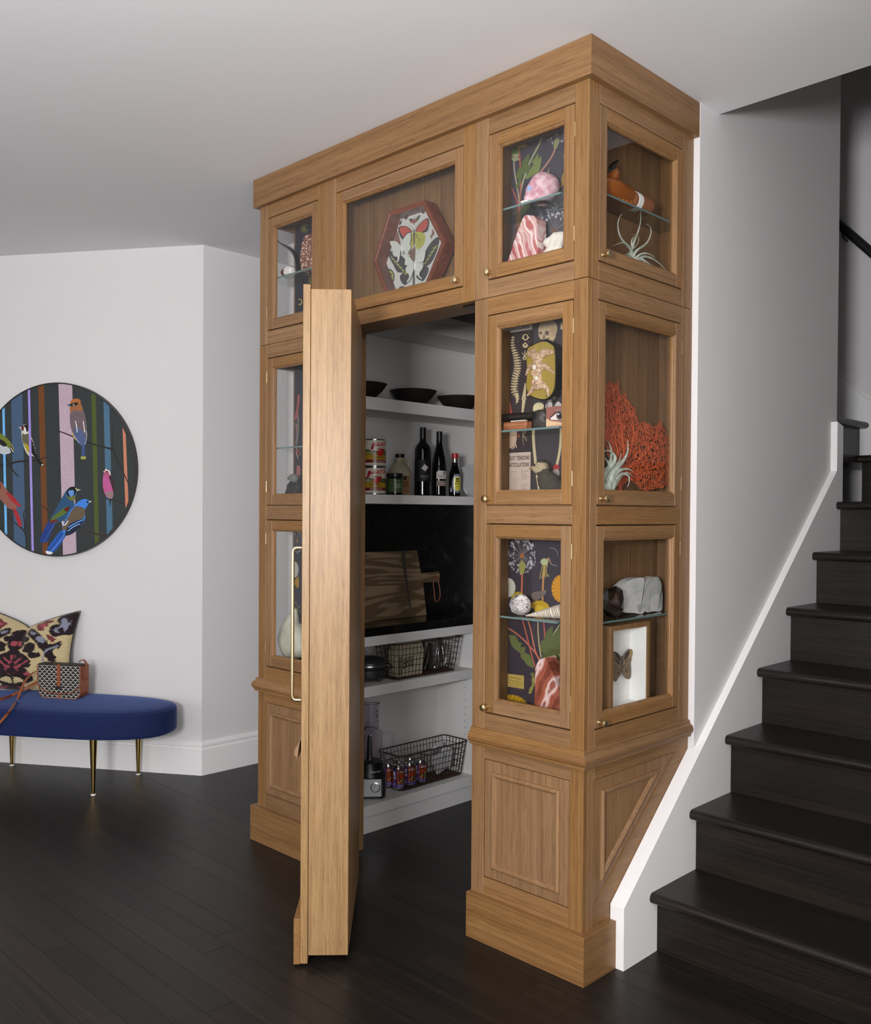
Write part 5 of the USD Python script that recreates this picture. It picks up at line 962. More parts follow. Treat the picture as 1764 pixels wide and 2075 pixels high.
def flower(cx, cy, rx, ry, n, c, a0=0, a1=360, w=.16, inner=.0):
    L = []
    for i in range(n):
        a = math.radians(a0+(a1-a0)*(i+.5)/n); L.append((pg((cx+inner*rx*math.cos(a), cy+inner*ry*math.sin(a)), (cx+rx*.7*math.cos(a-w), cy+ry*.7*math.sin(a-w)), (cx+rx*math.cos(a-w*.4), cy+ry*math.sin(a-w*.4)), (cx+rx*math.cos(a+w*.4), cy+ry*math.sin(a+w*.4)), (cx+rx*.7*math.cos(a+w), cy+ry*.7*math.sin(a+w))).buffer(1), c if i % 2 else tuple(int(q*.86) for q in c)))
    return L
YP = BACKB-.0012
GR, G2, PKS, YL = (98, 112, 62), (122, 136, 76), (188, 110, 84), (204, 156, 40)
K1 = Crop(990, 240, .15424)
L1 = [(sbox(-900, -600, 2200, 3000), (72, 68, 78))]
L1 += [S([(720, 160), (640, 380), (560, 530), (470, 760), (430, 900), (405, 1230)], 24, (158, 160, 122)), S([(870, 400), (780, 570), (660, 730), (540, 940), (410, 1220)], 20, (178, 132, 110)), S([(395, 400), (415, 700), (415, 900), (398, 1220)], 20, (178, 96, 78)), S([(330, 530), (345, 750), (380, 950), (390, 1220)], 18, (170, 164, 140)), S([(250, 820), (300, 920), (350, 1030), (385, 1220)], 20, (176, 84, 84)), S([(490, 1000), (440, 1130), (405, 1240)], 13, (178, 100, 84)),
    (pg((370, 700), (400, 640), (440, 640), (430, 580), (530, 450), (530, 560), (500, 600), (560, 620), (520, 690), (440, 740), (420, 840), (380, 920), (350, 900), (400, 800), (355, 790)), GR), (pg((560, 580), (650, 450), (652, 540), (686, 480), (692, 560), (660, 700), (560, 760), (500, 800), (470, 780), (560, 640), (590, 600)), G2), (pg((420, 1180), (560, 1060), (700, 1080), (780, 1120), (600, 1120), (520, 1180), (440, 1230)), GR), (pg((290, 1270), (350, 1220), (395, 1250), (520, 1180), (480, 1240), (400, 1285), (330, 1250)), GR), (pg((640, 1110), (800, 1090), (880, 1110), (900, 1150), (820, 1120), (760, 1160), (740, 1130)), (170, 170, 120))]
L1 += flower(400, 395, 110, 118, 16, YL, 195, 345, .1)+[(pg((300, 395), (400, 400), (395, 470), (340, 490), (300, 470)), (98, 116, 56))]+[S([(310+i*16, 470), (300+i*17, 530), (314+i*17, 560-abs(i-2)*6)], 9, (196, 196, 140)) for i in range(6)]
L1 += clock(890, 215, 130, 130, 21, 60, core=(140, 140, 96))+[(pg((860, 290), (900, 250), (930, 290), (890, 395), (850, 390)), (150, 150, 106))]+clock(860, 1470, 240, 300, 22, 120, core=(120, 90, 70))
L1 += [T([(390, 1250), (392, 1400), (370, 1600), (330, 1800)], 70, 14, (128, 92, 58)), T([(370, 1350), (330, 1480), (310, 1600)], 12, 3, (128, 92, 58)), T([(410, 1320), (440, 1420), (420, 1500)], 10, 3, (128, 92, 58)), T([(380, 1500), (320, 1580), (300, 1700)], 14, 3, (128, 92, 58)), (sm((930, 900), (960, 760), (985, 720), (985, 860), (940, 910)), (150, 124, 60)), (S([(975, 490), (990, 530), (985, 550)], 8, (190, 180, 60)))]
poster('botanical_poster', 'dark botanical poster of dandelion stems behind the pink skull', K1, L1, YP, sbox(-.4145, 2.0965, -.1135, 2.556))
# anatomy chart
K2 = Crop(1010, 640, .11565)
BN, BS = (208, 190, 150), (150, 128, 92)
L2 = [(sbox(-2000, -900, 3000, 5200), (66, 60, 62))]
sp_ = curve([(250, 380), (240, 470), (255, 580), (300, 700), (325, 850), (320, 960), (285, 1080), (270, 1200), (262, 1290), (310, 1400), (330, 1460), (300, 1545)], 27); dsp = np.gradient(sp_, axis=0)
for i in range(26):
    (x_, y_), (tx, ty) = sp_[i], dsp[i]; a_ = math.degrees(math.atan2(ty, tx))-90; w_ = 20+34*min(1, i/9)-(max(0, i-21)*9)
    L2 += [(ell(x_-6, y_, w_, 17, a_), BN), (ell(x_-w_*.4, y_+4, w_*.4, 6, a_), BS), (ell(x_+w_*.95, y_-8, w_*.45, 8, a_+20), BN)]
L2.append((pg((285, 1350), (345, 1380), (340, 1470), (298, 1556), (310, 1440)), BN))
L2 += [(ell(468, 375, 52, 56).difference(ell(470, 372, 30, 38)).union(pg((395, 392), (425, 370), (425, 405))).union(pg((545, 375), (512, 365), (515, 400))), BN), (ell(465, 520, 48, 42).difference(ell(465, 505, 20, 16)).union(sbox(455, 460, 475, 500)), BN), (ell(452, 740, 34, 36).difference(ell(452, 745, 16, 14)).union(stroke([(460, 610), (455, 710)], 12)).union(stroke([(412, 650), (455, 700), (495, 680)], 12)), BN)]
L2 += [(textc('1', 342, 445, 18), BN), (textc('2', 520, 300, 18), BN), (textc('3', 525, 460, 18), BN)]
L2 += [T([(462, 1180), (458, 1280), (440, 1420)], 18, 66, BN), (ell(440, 1450, 42, 38), BN), (sbox(405, 1432, 478, 1440), BS), (sbox(405, 1462, 478, 1468), BS), T([(440, 1480), (425, 1620), (408, 1772)], 60, 26, BN), S([(447, 1500), (430, 1700)], 4, BS)]
L2 += [(sm((700, 290), (695, 220), (740, 110), (840, 55), (940, 70), (1015, 160), (1020, 260), (1000, 330), (975, 410), (900, 425), (880, 390), (840, 400), (780, 410), (730, 405), (700, 350)), (196, 172, 136)), (sm((900, 260), (930, 205), (985, 205), (1010, 260), (985, 330), (930, 330)), (180, 152, 116)), (ell(735, 300, 30, 28), (110, 92, 86)), (ell(845, 300, 38, 42), (104, 86, 84)), (ell(735, 300, 38, 36).difference(ell(735, 300, 30, 28)), (214, 194, 158)), (pg((785, 330), (805, 330), (815, 400), (770, 400)), (120, 98, 80)), S([(720, 200), (800, 180), (880, 200), (900, 260)], 4, (150, 126, 96)), S([(860, 340), (930, 350), (980, 340)], 6, (150, 126, 96)), S([(890, 420), (900, 470)], 26, (196, 172, 136)), S([(940, 400), (960, 460)], 20, (196, 172, 136)), (pg((1090, 100), (1110, 150), (1140, 180), (1140, 330), (1120, 240), (1080, 230)), (196, 172, 136))]
L2 += [(pg((185, 170), (185, 302), (585, 235), (585, 92)), (206, 194, 176)), S([(1100, 640), (1105, 760), (1095, 900), (1080, 1060)], 24, BN), S([(1060, 1180), (1040, 1280), (1015, 1390)], 8, BN), (pg((180, 1470), (205, 1530), (240, 1700), (245, 1790), (175, 1790)), (176, 58, 60)), S([(190, 1520), (215, 1660), (220, 1790)], 6, (216, 160, 150))]
L2 += [(sm((600, 1640), (620, 1560), (690, 1520), (770, 1540), (800, 1620), (760, 1700), (690, 1740), (630, 1710)), (212, 200, 160)), (sm((740, 1640), (800, 1600), (830, 1700), (830, 1830), (760, 1800), (730, 1740)), (180, 160, 124)), (ell(770, 1760, 34, 60), (60, 52, 56)), (sm((820, 1560), (900, 1480), (960, 1560), (1040, 1500), (1100, 1560), (1110, 1620), (840, 1620)), (200, 190, 184)), S([(830, 1600), (900, 1500), (980, 1600)], 8, (120, 112, 116))]
L2 += [S([(605, 1980), (610, 2200), (650, 2600), (690, 2900), (760, 3380)], 50, (196, 180, 140)), S([(1090, 1980), (1075, 2300), (1010, 2640)], 44, (196, 180, 140)), (sm((960, 2640), (1000, 2600), (1060, 2640), (1040, 2700), (960, 2720)), (168, 52, 58)), (sm((940, 2720), (1040, 2690), (1060, 2800), (1000, 2900), (950, 2830)), (170, 156, 148)), S([(960, 2750), (1000, 2870)], 8, (96, 88, 92))]
L2 += [(sm((190, 1960), (300, 1960), (320, 2100), (300, 2230), (250, 2300), (200, 2280)), (204, 176, 150))]+[S([(205+i*30, 2120), (195+i*32, 2240), (200+i*36, 2330-abs(i-1)*16)], 22, (206, 178, 152)) for i in range(4)]+[S([(300, 2050), (360, 2120)], 22, (180, 96, 84)), S([(400, 2000), (430, 2100), (470, 2180)], 7, BN), S([(440, 2000), (420, 2150), (440, 2260)], 6, BN), S([(420, 2100), (480, 2140), (490, 2200)], 5, BN)]
P2 = planeY(YP); cl2 = sbox(-.4145, 1.389, -.1135, 2.004)
q = P2.uv(K2, [180, 585, 180, 585], [175, 95, 300, 235]); lx0, lx1 = -.4100, q[1, 0]; lz1, lz0 = (q[0, 1]+q[1, 1])/2, (q[2, 1]+q[3, 1])/2
ex = [(textc('ANATOMIE', (lx0-.012+lx1-.012)/2, (lz0+lz1)/2+.001, (lz1-lz0)*.50, True, width=(lx1-lx0)+.004), (58, 50, 48))]
KM = Crop(960, 580, .26077); q = P2.uv(KM, [270, 440, 440, 272], [1300, 1283, 1610, 1610]); px0, px1, pz0, pz1 = -.4140, q[1, 0], 1.3892, (q[0, 1]+q[1, 1])/2
ex += [(sbox(px0, pz0, px1, pz1), (206, 186, 172)), (textc('MUSCLES ET TENDONS', (px0+px1)/2-.024, pz1-.018, .0125, True, width=(px1-px0)+.040), (66, 54, 52)), (textc('ET ARTICULATIONS', (px0+px1)/2-.012, pz1-.040, .0125, True, width=(px1-px0)+.012), (66, 54, 52))]
rt_ = np.random.default_rng(6); tx_ = []
for c_i, (a0, a1) in enumerate(((.06, .46), (.56, .96))):
    for k in range(24):
        zz_ = pz1-.062-k*.0062
        if zz_ < pz0+.006 or (c_i and k in (5, 6, 11, 12, 17)): continue
        w_ = (px1-px0); tx_.append(sbox(px0+w_*a0, zz_, px0+w_*(a0+(a1-a0)*rt_.uniform(.55, 1)), zz_+.0013))
ex.append((unary_union(tx_), (140, 122, 112)))
poster('anatomy_chart', 'dark anatomy chart with skull, spine and bones headed ANATOMIE', K2, L2, YP, cl2, ex)
# dandelion poster in the lower tier
K3 = Crop(950, 1040, .26077)
L3 = [(sbox(-600, -200, 1600, 1900), (60, 54, 62))]
L3 += [S([(412, 440), (410, 560), (404, 700)], 13, (188, 104, 80)), S([(585, 420), (575, 540), (570, 700)], 14, (182, 130, 80)), S([(280, 880), (360, 930), (460, 1020), (545, 1130)], 11, (186, 108, 88)), S([(415, 830), (445, 940), (480, 1080), (512, 1190)], 11, (176, 92, 76)), S([(455, 830), (490, 960), (515, 1070), (545, 1140)], 11, (188, 110, 86)), S([(535, 840), (540, 980), (560, 1120)], 10, (176, 160, 116)), S([(578, 840), (588, 980), (582, 1130)], 10, (184, 90, 78)), S([(700, 870), (640, 970), (600, 1060), (585, 1140)], 10, (160, 160, 116))]
L3 += [(pg((305, 945), (360, 950), (385, 1000), (410, 1010), (400, 1040), (440, 1040), (430, 1080), (470, 1100), (500, 1170), (505, 1210), (450, 1180), (430, 1150), (400, 1120), (400, 1090), (360, 1060), (330, 1030)), (102, 112, 66)), (pg((545, 1010), (580, 980), (600, 920), (650, 870), (650, 950), (690, 900), (720, 880), (720, 1040), (660, 1100), (640, 1160), (600, 1170), (610, 1090), (560, 1080)), (92, 100, 56)), (pg((560, 1100), (640, 1060), (720, 1000), (720, 1120), (650, 1180), (600, 1160)), (84, 90, 48)), (pg((460, 1400), (470, 1360), (490, 1330), (485, 1290), (505, 1250), (515, 1300), (500, 1360), (480, 1405)), (140, 136, 70)), (pg((475, 1240), (510, 1240), (505, 1280), (485, 1270)), (110, 116, 60)), S([(700, 1100), (660, 1200), (640, 1230), (690, 1190), (710, 1150)], 8, (160, 164, 110)), S([(640, 1160), (620, 1190), (600, 1230)], 9, (188, 110, 96))]
L3 += clock(410, 330, 105, 140, 31, 110, core=(176, 112, 58))+[(pg((385, 400), (410, 360), (440, 400), (425, 470), (395, 470)), (150, 150, 84))]
L3 += [(ell(585, 378, 30, 27), (176, 184, 140))]+[S([(595+i*6, 360-i*4), (615+i*6, 350+i*12)], 4, (190, 140, 110)) for i in range(5)]+[S([(570+i*8, 400), (560+i*10, 450+i % 2*30), (548+i*15, 510-i*4)], 5, (176, 156, 84)) for i in range(6)]+[S([(625, 270), (660, 275), (690, 330)], 3, (180, 176, 176)), S([(640, 400), (685, 410)], 3, (180, 176, 176))]
L3 += flower(716, 585, 76, 108, 17, (216, 150, 40), 95, 265, .12)+flower(545, 745, 80, 66, 18, (206, 166, 36), 190, 350, .12)+[(ell(545, 745, 40, 30), (216, 178, 48))]+flower(380, 660, 55, 50, 9, (190, 166, 40), 170, 330, .16)+flower(320, 1540, 150, 130, 22, (206, 160, 26), 200, 350, .08)
L3 += [(ell(300, 578, 60, 76), (196, 194, 180))]+[(stroke([(300, 578), (300+60*math.cos(a), 578+76*math.sin(a))], 2), (150, 148, 136)) for a in np.linspace(0, 6.28, 18)]+[(sm((490, 620), (560, 605), (600, 600), (580, 640), (520, 680), (490, 660)), (110, 96, 88))]
L3 += [(pg((270, 1243), (426, 1262), (426, 1366), (270, 1343)), (186, 160, 84))]
q = planeY(YP).uv(K3, [285, 426, 426, 283], [1245, 1262, 1366, 1345]); rx0, rx1, rz0, rz1 = -.4135, q[1, 0], (q[2, 1]+q[3, 1])/2, (q[0, 1]+q[1, 1])/2
ex = [(textc('DESSIN DE BOTANIQUE', (rx0+rx1)/2, rz1-.012, .0046, True, width=(rx1-rx0)*.66), (110, 88, 46))]+[(unary_union([sbox(rx0+(rx1-rx0)*a, rz1-.022-k*.0085, rx0+(rx1-rx0)*b, rz1-.0205-k*.0085) for k, (a, b) in enumerate(((.08, .88), (.1, .92), (.2, .7), (.62, .94)))]), (124, 100, 52))]
poster('botanical_poster', 'dark dandelion poster with seed head and yellow label in the lower tier', K3, L3, YP, sbox(-.4145, .7335, -.1135, 1.296), ex)
# narrow views of the left cabinet's posters
NV = (46, 46, 58); yl = .1618
def lposter(lab, z0, z1, L): 
    P = planeY(yl); t = thing('wall_chart', lab, 'poster', (-1.4, yl, z0)); cl = sbox(LX+.0208, z0, XM-.0205, z1)
    obj('backing', put(ext(cl.buffer(.0004), .0006), frame_m((0, yl+.0008, 0), (1, 0, 0), (0, 0, 1), (0, -1, 0))), 'black_matte', t)
    m_, c_ = prints([(cl, NV)]+[(g.intersection(cl), c) for g, c in L], P.m); obj('print', m_, 'ink', t, color=c_)
KU = Crop(530, 420, .1253); KL = Crop(540, 900, .05784); KLL = Crop(540, 1050, .1447); PL = planeY(yl)
lay = PL.layers(KU, flower(690, 330, 70, 90, 11, (170, 164, 60), 20, 340, .1)+[(pg((750, 930), (850, 900), (850, 1230), (750, 1230)), (190, 158, 70)), S([(600, 1490), (640, 1500), (630, 1570), (600, 1570)], 16, (196, 166, 66)), S([(640, 1080), (700, 1120)], 6, (150, 150, 150))])
lposter('narrow dark botanical poster behind the red crystal', 2.0965, 2.556, lay)
lay = PL.layers(KL, [(sm((1010, 60), (1060, 90), (1110, 180), (1180, 330), (1120, 410), (1060, 390), (1010, 250)), (176, 96, 90)), (ell(1110, 330, 40, 60), (60, 40, 44)), (sm((1060, 760), (1170, 770), (1180, 1000), (1150, 1180), (1030, 1120), (1040, 980)), (168, 104, 100)), S([(1080, 1100), (1090, 1300), (1130, 1400)], 24, (180, 130, 136)), S([(1020, 0), (1060, -300), (1030, -700)], 60, (150, 110, 106)), S([(1040, 0), (1100, -500), (1080, -1100)], 70, (120, 110, 108)), S([(1010, -900), (1100, -1400), (1120, -1700)], 80, (170, 90, 86)), S([(1040, 300), (1100, 520)], 22, (206, 180, 174))])
lposter('narrow dark anatomy chart with red muscle figure behind the black bird', 1.389, 2.004, lay)
lay = PL.layers(KLL, clock(430, 320, 90, 170, 41, 60)+[(ell(395, 720, 52, 110), (196, 194, 182)), S([(395, 640), (395, 800)], 3, (150, 148, 136)), S([(360, 720), (430, 720)], 3, (150, 148, 136))]+flower(450, 900, 60, 80, 9, (196, 150, 40), 90, 270, .2)+[S([(375, 1160), (470, 1260)], 8, (190, 150, 120)), (sm((385, 1260), (410, 1240), (470, 1290), (470, 1330), (400, 1290)), (96, 112, 56))])
lposter('narrow dark dandelion poster behind the large conch shell', .7335, 1.296, lay)
# ------------------------------------------------------------------ curiosities: corner cabinet, upper tier
def onY(px, py, y): return hit(px, py, (0, 1, 0), y)
def noisy(m, amp, freq, seed, oct_=3):
    m = m.copy(); n_ = meshkit.fbm(m.vertices*freq+seed, oct_, seed)-.5; m.vertices += m.vertex_normals*(n_*2*amp)[:, None]; return m
def banded(name, axis_rot, cols, scale, dist=3.0):
    return mk(name, {'t': ('geometry', {}), 'm': ('mapping', {'rotation': axis_rot, 'scale': (scale,)*3}), 'w': ('wave_texture', {'wave_type': 'bands', 'bands_direction': 'x', 'scale': 1.0, 'distortion': dist, 'detail': 2.5, 'detail_scale': 1.0}), 'n': ('noise_texture', {'scale': 22.0, 'detail': 3.0}), 'a': ('mix_float', {'fac': .45}), 'r': ('rgb_ramp', {'ramp': cols}), 'p': ('principled_bsdf', {'roughness': .28})},
        [('t.position', 'm.vector'), ('m.vector', 'w.vector'), ('t.position', 'n.vector'), ('w.fac', 'a.a'), ('n.fac', 'a.b'), ('a.result', 'r.fac'), ('r.color', 'p.base_color')])
banded('rhodochrosite', (0, .5, .0), [(.22, lin((176, 92, 92))), (.36, lin((222, 196, 190))), (.46, lin((196, 118, 114))), (.55, lin((232, 214, 208))), (.66, lin((226, 206, 200))), (.75, lin((186, 100, 98)))], 5.5, 6.0)
SHU = 2.3004
sk_c = onY(1095, 376, .082); sk_t = thing('skull_ornament', 'pink skull covered in torn map paper on the upper glass shelf', 'ornament', (sk_c[0], .082, SHU))
bl = blob([((0, 0, .062), .040), ((.012, .012, .058), .038), ((-.018, -.022, .040), .026), ((-.026, -.030, .022), .018), ((.005, .0, .020), .024)], .005, 10, [(0, 1), (0, 2), (2, 3), (3, 4), (1, 4), (0, 4)])
bl = bl.simplify_quadric_decimation(face_count=900) if False else bl
v = bl.vertices.copy(); n_ = bl.vertex_normals
for e in ((-.034, -.012, .047), (-.006, -.042, .050)): d_ = np.linalg.norm(v-np.array(e), axis=1); v -= n_*(.013*np.exp(-(d_/.0105)**2))[:, None]
d_ = np.linalg.norm(v-np.array([-.036, -.040, .036]), axis=1); v -= n_*(.008*np.exp(-(d_/.006)**2))[:, None]
bl.vertices = v; col = np.tile(lin((206, 164, 172)), (len(v), 1)); nn_ = meshkit.fbm(v*70+4, 3, 9); col[nn_ > .56] = lin((192, 136, 148)); col[(nn_ < .42)] = lin((216, 186, 190))
blue = (np.linalg.norm(v-np.array([-.038, -.020, .030]), axis=1) < .020) | (np.linalg.norm(v-np.array([-.016, -.044, .046]), axis=1) < .010); col[blue] = lin((150, 176, 212))
bl.apply_translation((sk_c[0]+.004, .085, SHU)); obj('skull', bl, 'ink', sk_t, smooth=32, color=col)
obj('teeth', bx(sk_c[0]-.040, sk_c[0]-.012, .032, .046, SHU+.004, SHU+.011, .002), 'white_matte', sk_t); obj('crown_points', cat_(*[tube([(sk_c[0]+.004+.020*math.cos(a), .085+.02*math.sin(a), SHU+.094), (sk_c[0]+.004+.024*math.cos(a), .085+.024*math.sin(a), SHU+.110)], [.006, .0008], 6) for a in (.2, 1.4, 2.6)]), 'brass', sk_t)
obj('felt_base', lathe([(.034, .0002), (.036, .001), (.036, .004), (.033, .005)], 36, (sk_c[0]+.002, .085, SHU)), 'black_matte', sk_t)
def slab_stone(name, lab, cat, crop, pts, y, th, mat, seed, amp=.003):
    P = planeY(y); s_ = P.shape(crop, pg(*pts)); z0 = s_.bounds[1]; t = thing(name, lab, cat, (s_.centroid.x, y+th/2, z0))
    g = ext(s_, th); g = g.subdivide_to_size(.012); g = trimesh.Trimesh(g.vertices, g.faces, process=True); n_ = meshkit.fbm(g.vertices*40+seed, 3, seed)-.5; g.vertices += g.vertex_normals*(n_*2*amp)[:, None]; g.vertices[:, 1] = np.maximum(g.vertices[:, 1], 0)
    obj('stone', put(g, frame_m((0, y+th, 0), (1, 0, 0), (0, 0, 1), (0, -1, 0))), mat, t, smooth=35); return t
slab_stone('banded_stone', 'pink and white banded stone slab standing on the upper cabinet floor', 'stone', K1, [(200, 2030), (290, 1750), (350, 1570), (440, 1320), (475, 1270), (590, 1275), (630, 1330), (645, 1960)], .060, .045, 'rhodochrosite', 3)
plain('bone', (222, 216, 202), .55, bump=.3, bscale=120)
bc = onY(990+850*.15424, 240+1600*.15424, .082); bt = thing('bone_specimen', 'white bone specimen on the upper cabinet floor beside banded stone', 'bone', (bc[0], .082, 2.0945))
zf = 2.0945; b0 = np.array([bc[0], .085, 0])
bm_ = blob([((-.026, -.004, zf+.086), .011), ((.004, .0, zf+.098), .014), ((.026, .006, zf+.100), .012), ((-.006, -.004, zf+.066), .014), ((.012, .004, zf+.060), .012), ((-.020, -.008, zf+.034), .022), ((-.010, -.006, zf+.022), .021), ((.020, .0, zf+.028), .014), ((.036, .006, zf+.05), .009), ((.030, .004, zf+.014), .012)], .004, 10, [(0, 3), (1, 3), (2, 4), (0, 1), (1, 2), (3, 5), (5, 6), (4, 7), (3, 4), (7, 8), (6, 9), (7, 9)])
bm_.apply_translation(b0*[1, 1, 0]); bm_.vertices[:, 2] = np.maximum(bm_.vertices[:, 2], zf+.0003); obj('vertebra', noisy(bm_, .0025, 60, 4), 'bone', bt, smooth=True)
# side compartment, upper: amber glass claw bottle, air plant, small striped tool
K4 = Crop(1210, 230, .17824)
mk('amber_glass', {'p': ('principled_bsdf', {'base_color': lin((190, 104, 24)), 'roughness': .08, 'transmission_weight': .45, 'ior': 1.45}), 'g': ('geometry', {}), 'n': ('noise_texture', {'scale': 60.0, 'detail': 2.0}), 'b': ('bump', {'strength': .5, 'distance': .004})}, [('g.position', 'n.vector'), ('n.fac', 'b.height'), ('b.normal', 'p.normal')])
plain('cork_brown', (150, 92, 56), .6, bump=.3, bscale=300)
xa = -.058; y0_ = onX(*K4(180, 760), xa)[1]; y1_ = onX(*K4(560, 1100), xa)[1]; R_ = .030
ab = thing('claw_bottle', 'amber glass claw-shaped bottle with black tip and white band on shelf', 'ornament', (xa, (y0_+y1_)/2, 2.2994))
def alongy(prof, x, z, y): return put(lathe(prof, 32), np.array([[1, 0, 0, x], [0, 0, 1.0, y], [0, -1, 0, z], [0, 0, 0, 1]]))
zc_ = 2.2994+R_+.0005; sp_y = y1_-y0_
obj('glass_body', alongy([(.006, -.10), (.020, -.085), (.031, -.05), (.036, -.01), (.033, .03), (.028, sp_y*.42)], xa, zc_+.006, y0_), 'amber_glass', ab, smooth=60)
obj('pale_band', alongy([(.0272, sp_y*.42), (.0285, sp_y*.43), (.0285, sp_y*.53), (.0275, sp_y*.54)], xa, zc_, y0_), 'cork_brown', ab, smooth=40); obj('white_band', alongy([(.0285, sp_y*.54), (.0296, sp_y*.545), (.0296, sp_y*.67), (.0285, sp_y*.675)], xa, zc_, y0_), 'white_matte', ab, smooth=40)
obj('tail', alongy([(.0280, sp_y*.675), (.029, sp_y*.7), (.027, sp_y), (.018, sp_y*1.05), (0, sp_y*1.06)], xa, zc_, y0_), 'cork_brown', ab, smooth=50)
tp = [onX(*K4(185, 700), xa), onX(*K4(165, 640), xa), onX(*K4(195, 570), xa), onX(*K4(238, 535), xa)]
obj('amber_claw', tube(np.vstack([[[xa, y0_-.03, zc_+.015]], curve(tp[:2], 2)]), [.024, .020, .016], 16), 'amber_glass', ab, smooth=60); obj('black_tip', tube(curve([tp[0], tp[1], tp[2], tp[3]], 14), np.linspace(.0165, .002, 14), 14), 'dark_glass', ab, smooth=60)
for k in range(4): obj('knuckle', sphere((xa+.012, y0_+.005+.022*k, 2.2996+.012), .012, 2), 'amber_glass', ab, smooth=True)
mk('airplant', {'g': ('geometry', {}), 'n': ('noise_texture', {'scale': 45.0, 'detail': 2.0}), 'r': ('rgb_ramp', {'ramp': [(.3, lin((152, 160, 142))), (.7, lin((198, 204, 190)))]}), 'p': ('principled_bsdf', {'roughness': .7})}, [('g.position', 'n.vector'), ('n.fac', 'r.fac'), ('r.color', 'p.base_color')])
def airplant(lab, base, leaves, wscale, zfloor):
    t = thing('air_plant', lab, 'plant', base); obj('stem_base', noisy(sphere(np.array(base)+[0, 0, .012], .012*wscale, 2, (1, 1, 1.3)), .002, 60, 2), 'airplant', t, smooth=True)
    for pts, w in leaves:
        c_ = curve(np.vstack([[np.array(base)+[0, 0, .008]], pts]), 22); c_[:, 2] = np.maximum(c_[:, 2], zfloor+.002); r_ = w*wscale*np.r_[np.linspace(1.0, .9, 8), np.linspace(.85, .08, 14)]
        m_ = tube(c_, r_, 8); obj('leaf', m_, 'airplant', t, smooth=60)
def lv(crop, x, dx, *p): 
    n_ = len(p); return np.array([onX(*crop(*q), x+dx*(i+1)/n_) for i, q in enumerate(p)])
bs = onX(*K4(400, 1700), -.060); bs[2] = 2.0948
airplant('pale green air plant with curling leaves in the upper side compartment', bs, [(lv(K4, -.06, .02, (340, 1500), (260, 1400), (232, 1280), (285, 1140)), .0052), (lv(K4, -.06, .0, (420, 1450), (480, 1280), (492, 1180), (470, 1095)), .0052), (lv(K4, -.06, .015, (470, 1540), (580, 1440), (608, 1360), (550, 1255)), .0055), (lv(K4, -.06, -.01, (390, 1520), (400, 1420), (440, 1390), (398, 1372)), .004), (lv(K4, -.06, -.01, (440, 1500), (470, 1420), (462, 1390)), .0045), (lv(K4, -.06, .02, (380, 1560), (320, 1480), (240, 1480), (165, 1505)), .0035),
    (lv(K4, -.06, .03, (460, 1620), (560, 1590), (650, 1640)), .0055), (lv(K4, -.06, .025, (480, 1640), (620, 1650), (720, 1720), (795, 1800)), .0055), (lv(K4, -.06, .035, (450, 1660), (560, 1690), (660, 1760), (690, 1780)), .0055), (lv(K4, -.06, .035, (440, 1680), (500, 1640), (540, 1700), (552, 1732)), .0045), (lv(K4, -.06, .03, (380, 1640), (330, 1600), (305, 1640)), .005), (lv(K4, -.06, .03, (420, 1640), (480, 1700), (470, 1720)), .005)], 1.0, 2.094)
tx = -.085; ty = onX(*K4(200, 1560), tx)[1]; st_ = thing('striped_tool', 'small yellow and black banded tool lying behind the air plant', 'tool', (tx, ty, 2.1))
plain('yellow_paint', (214, 160, 40), .4); za = 2.0948+.013
for i, (a, b, r0, r1, mt) in enumerate([(-.055, -.030, .012, .013, 'yellow_paint'), (-.030, -.008, .010, .010, 'dark_steel'), (-.008, .028, .013, .013, 'yellow_paint'), (.028, .060, .012, .009, 'black_plastic')]): obj(['end_cap', 'spring', 'grip', 'tip'][i], tube([(tx, ty+a, za), (tx, ty+b, za)], [r0, r1], 18), mt, st_, smooth=50)
# ------------------------------------------------------------------ middle tier, front: plaque, baton, eye card, chick
K5 = Crop(1010, 640, .11565); yq = .112; PQ = planeY(yq)
pqt = thing('specimen_plaque', 'black oval plaque with dissected animal on olive wax', 'plaque', (-.25, yq, 1.66))
ov = PQ.shape(K5, sm((500, 1020), (500, 620), (600, 520), (780, 450), (900, 490), (975, 610), (980, 1180), (900, 1400), (760, 1460), (560, 1390), (490, 1250)))
shell_ = affinity.translate(ov.buffer(.005), .006, 0)
obj('tray', put(ext(shell_, .024), frame_m((0, yq+.0265, 0), (1, 0, 0), (0, 0, 1), (0, -1, 0))), 'dark_glass', pqt, smooth=30); plain('olive_wax', (158, 136, 62), .25)
ow = obj('wax_bed', put(ext(ov, .0035), frame_m((0, yq+.0025, 0), (1, 0, 0), (0, 0, 1), (0, -1, 0))), 'olive_wax', pqt)
mk('specimen', {'g': ('geometry', {}), 'n': ('noise_texture', {'scale': 150.0, 'detail': 3.0}), 'r': ('rgb_ramp', {'ramp': [(.34, lin((150, 110, 88))), (.5, lin((192, 160, 128))), (.66, lin((212, 184, 148)))]}), 'b': ('bump', {'strength': .35, 'distance': .002}), 'p': ('principled_bsdf', {'roughness': .45})}, [('g.position', 'n.vector'), ('n.fac', 'r.fac'), ('r.color', 'p.base_color'), ('n.fac', 'b.height'), ('b.normal', 'p.normal')])
def fq(a, b, d=.0): p = onY(*K5(a, b), yq); return (p[0], yq-.002-d, p[2])
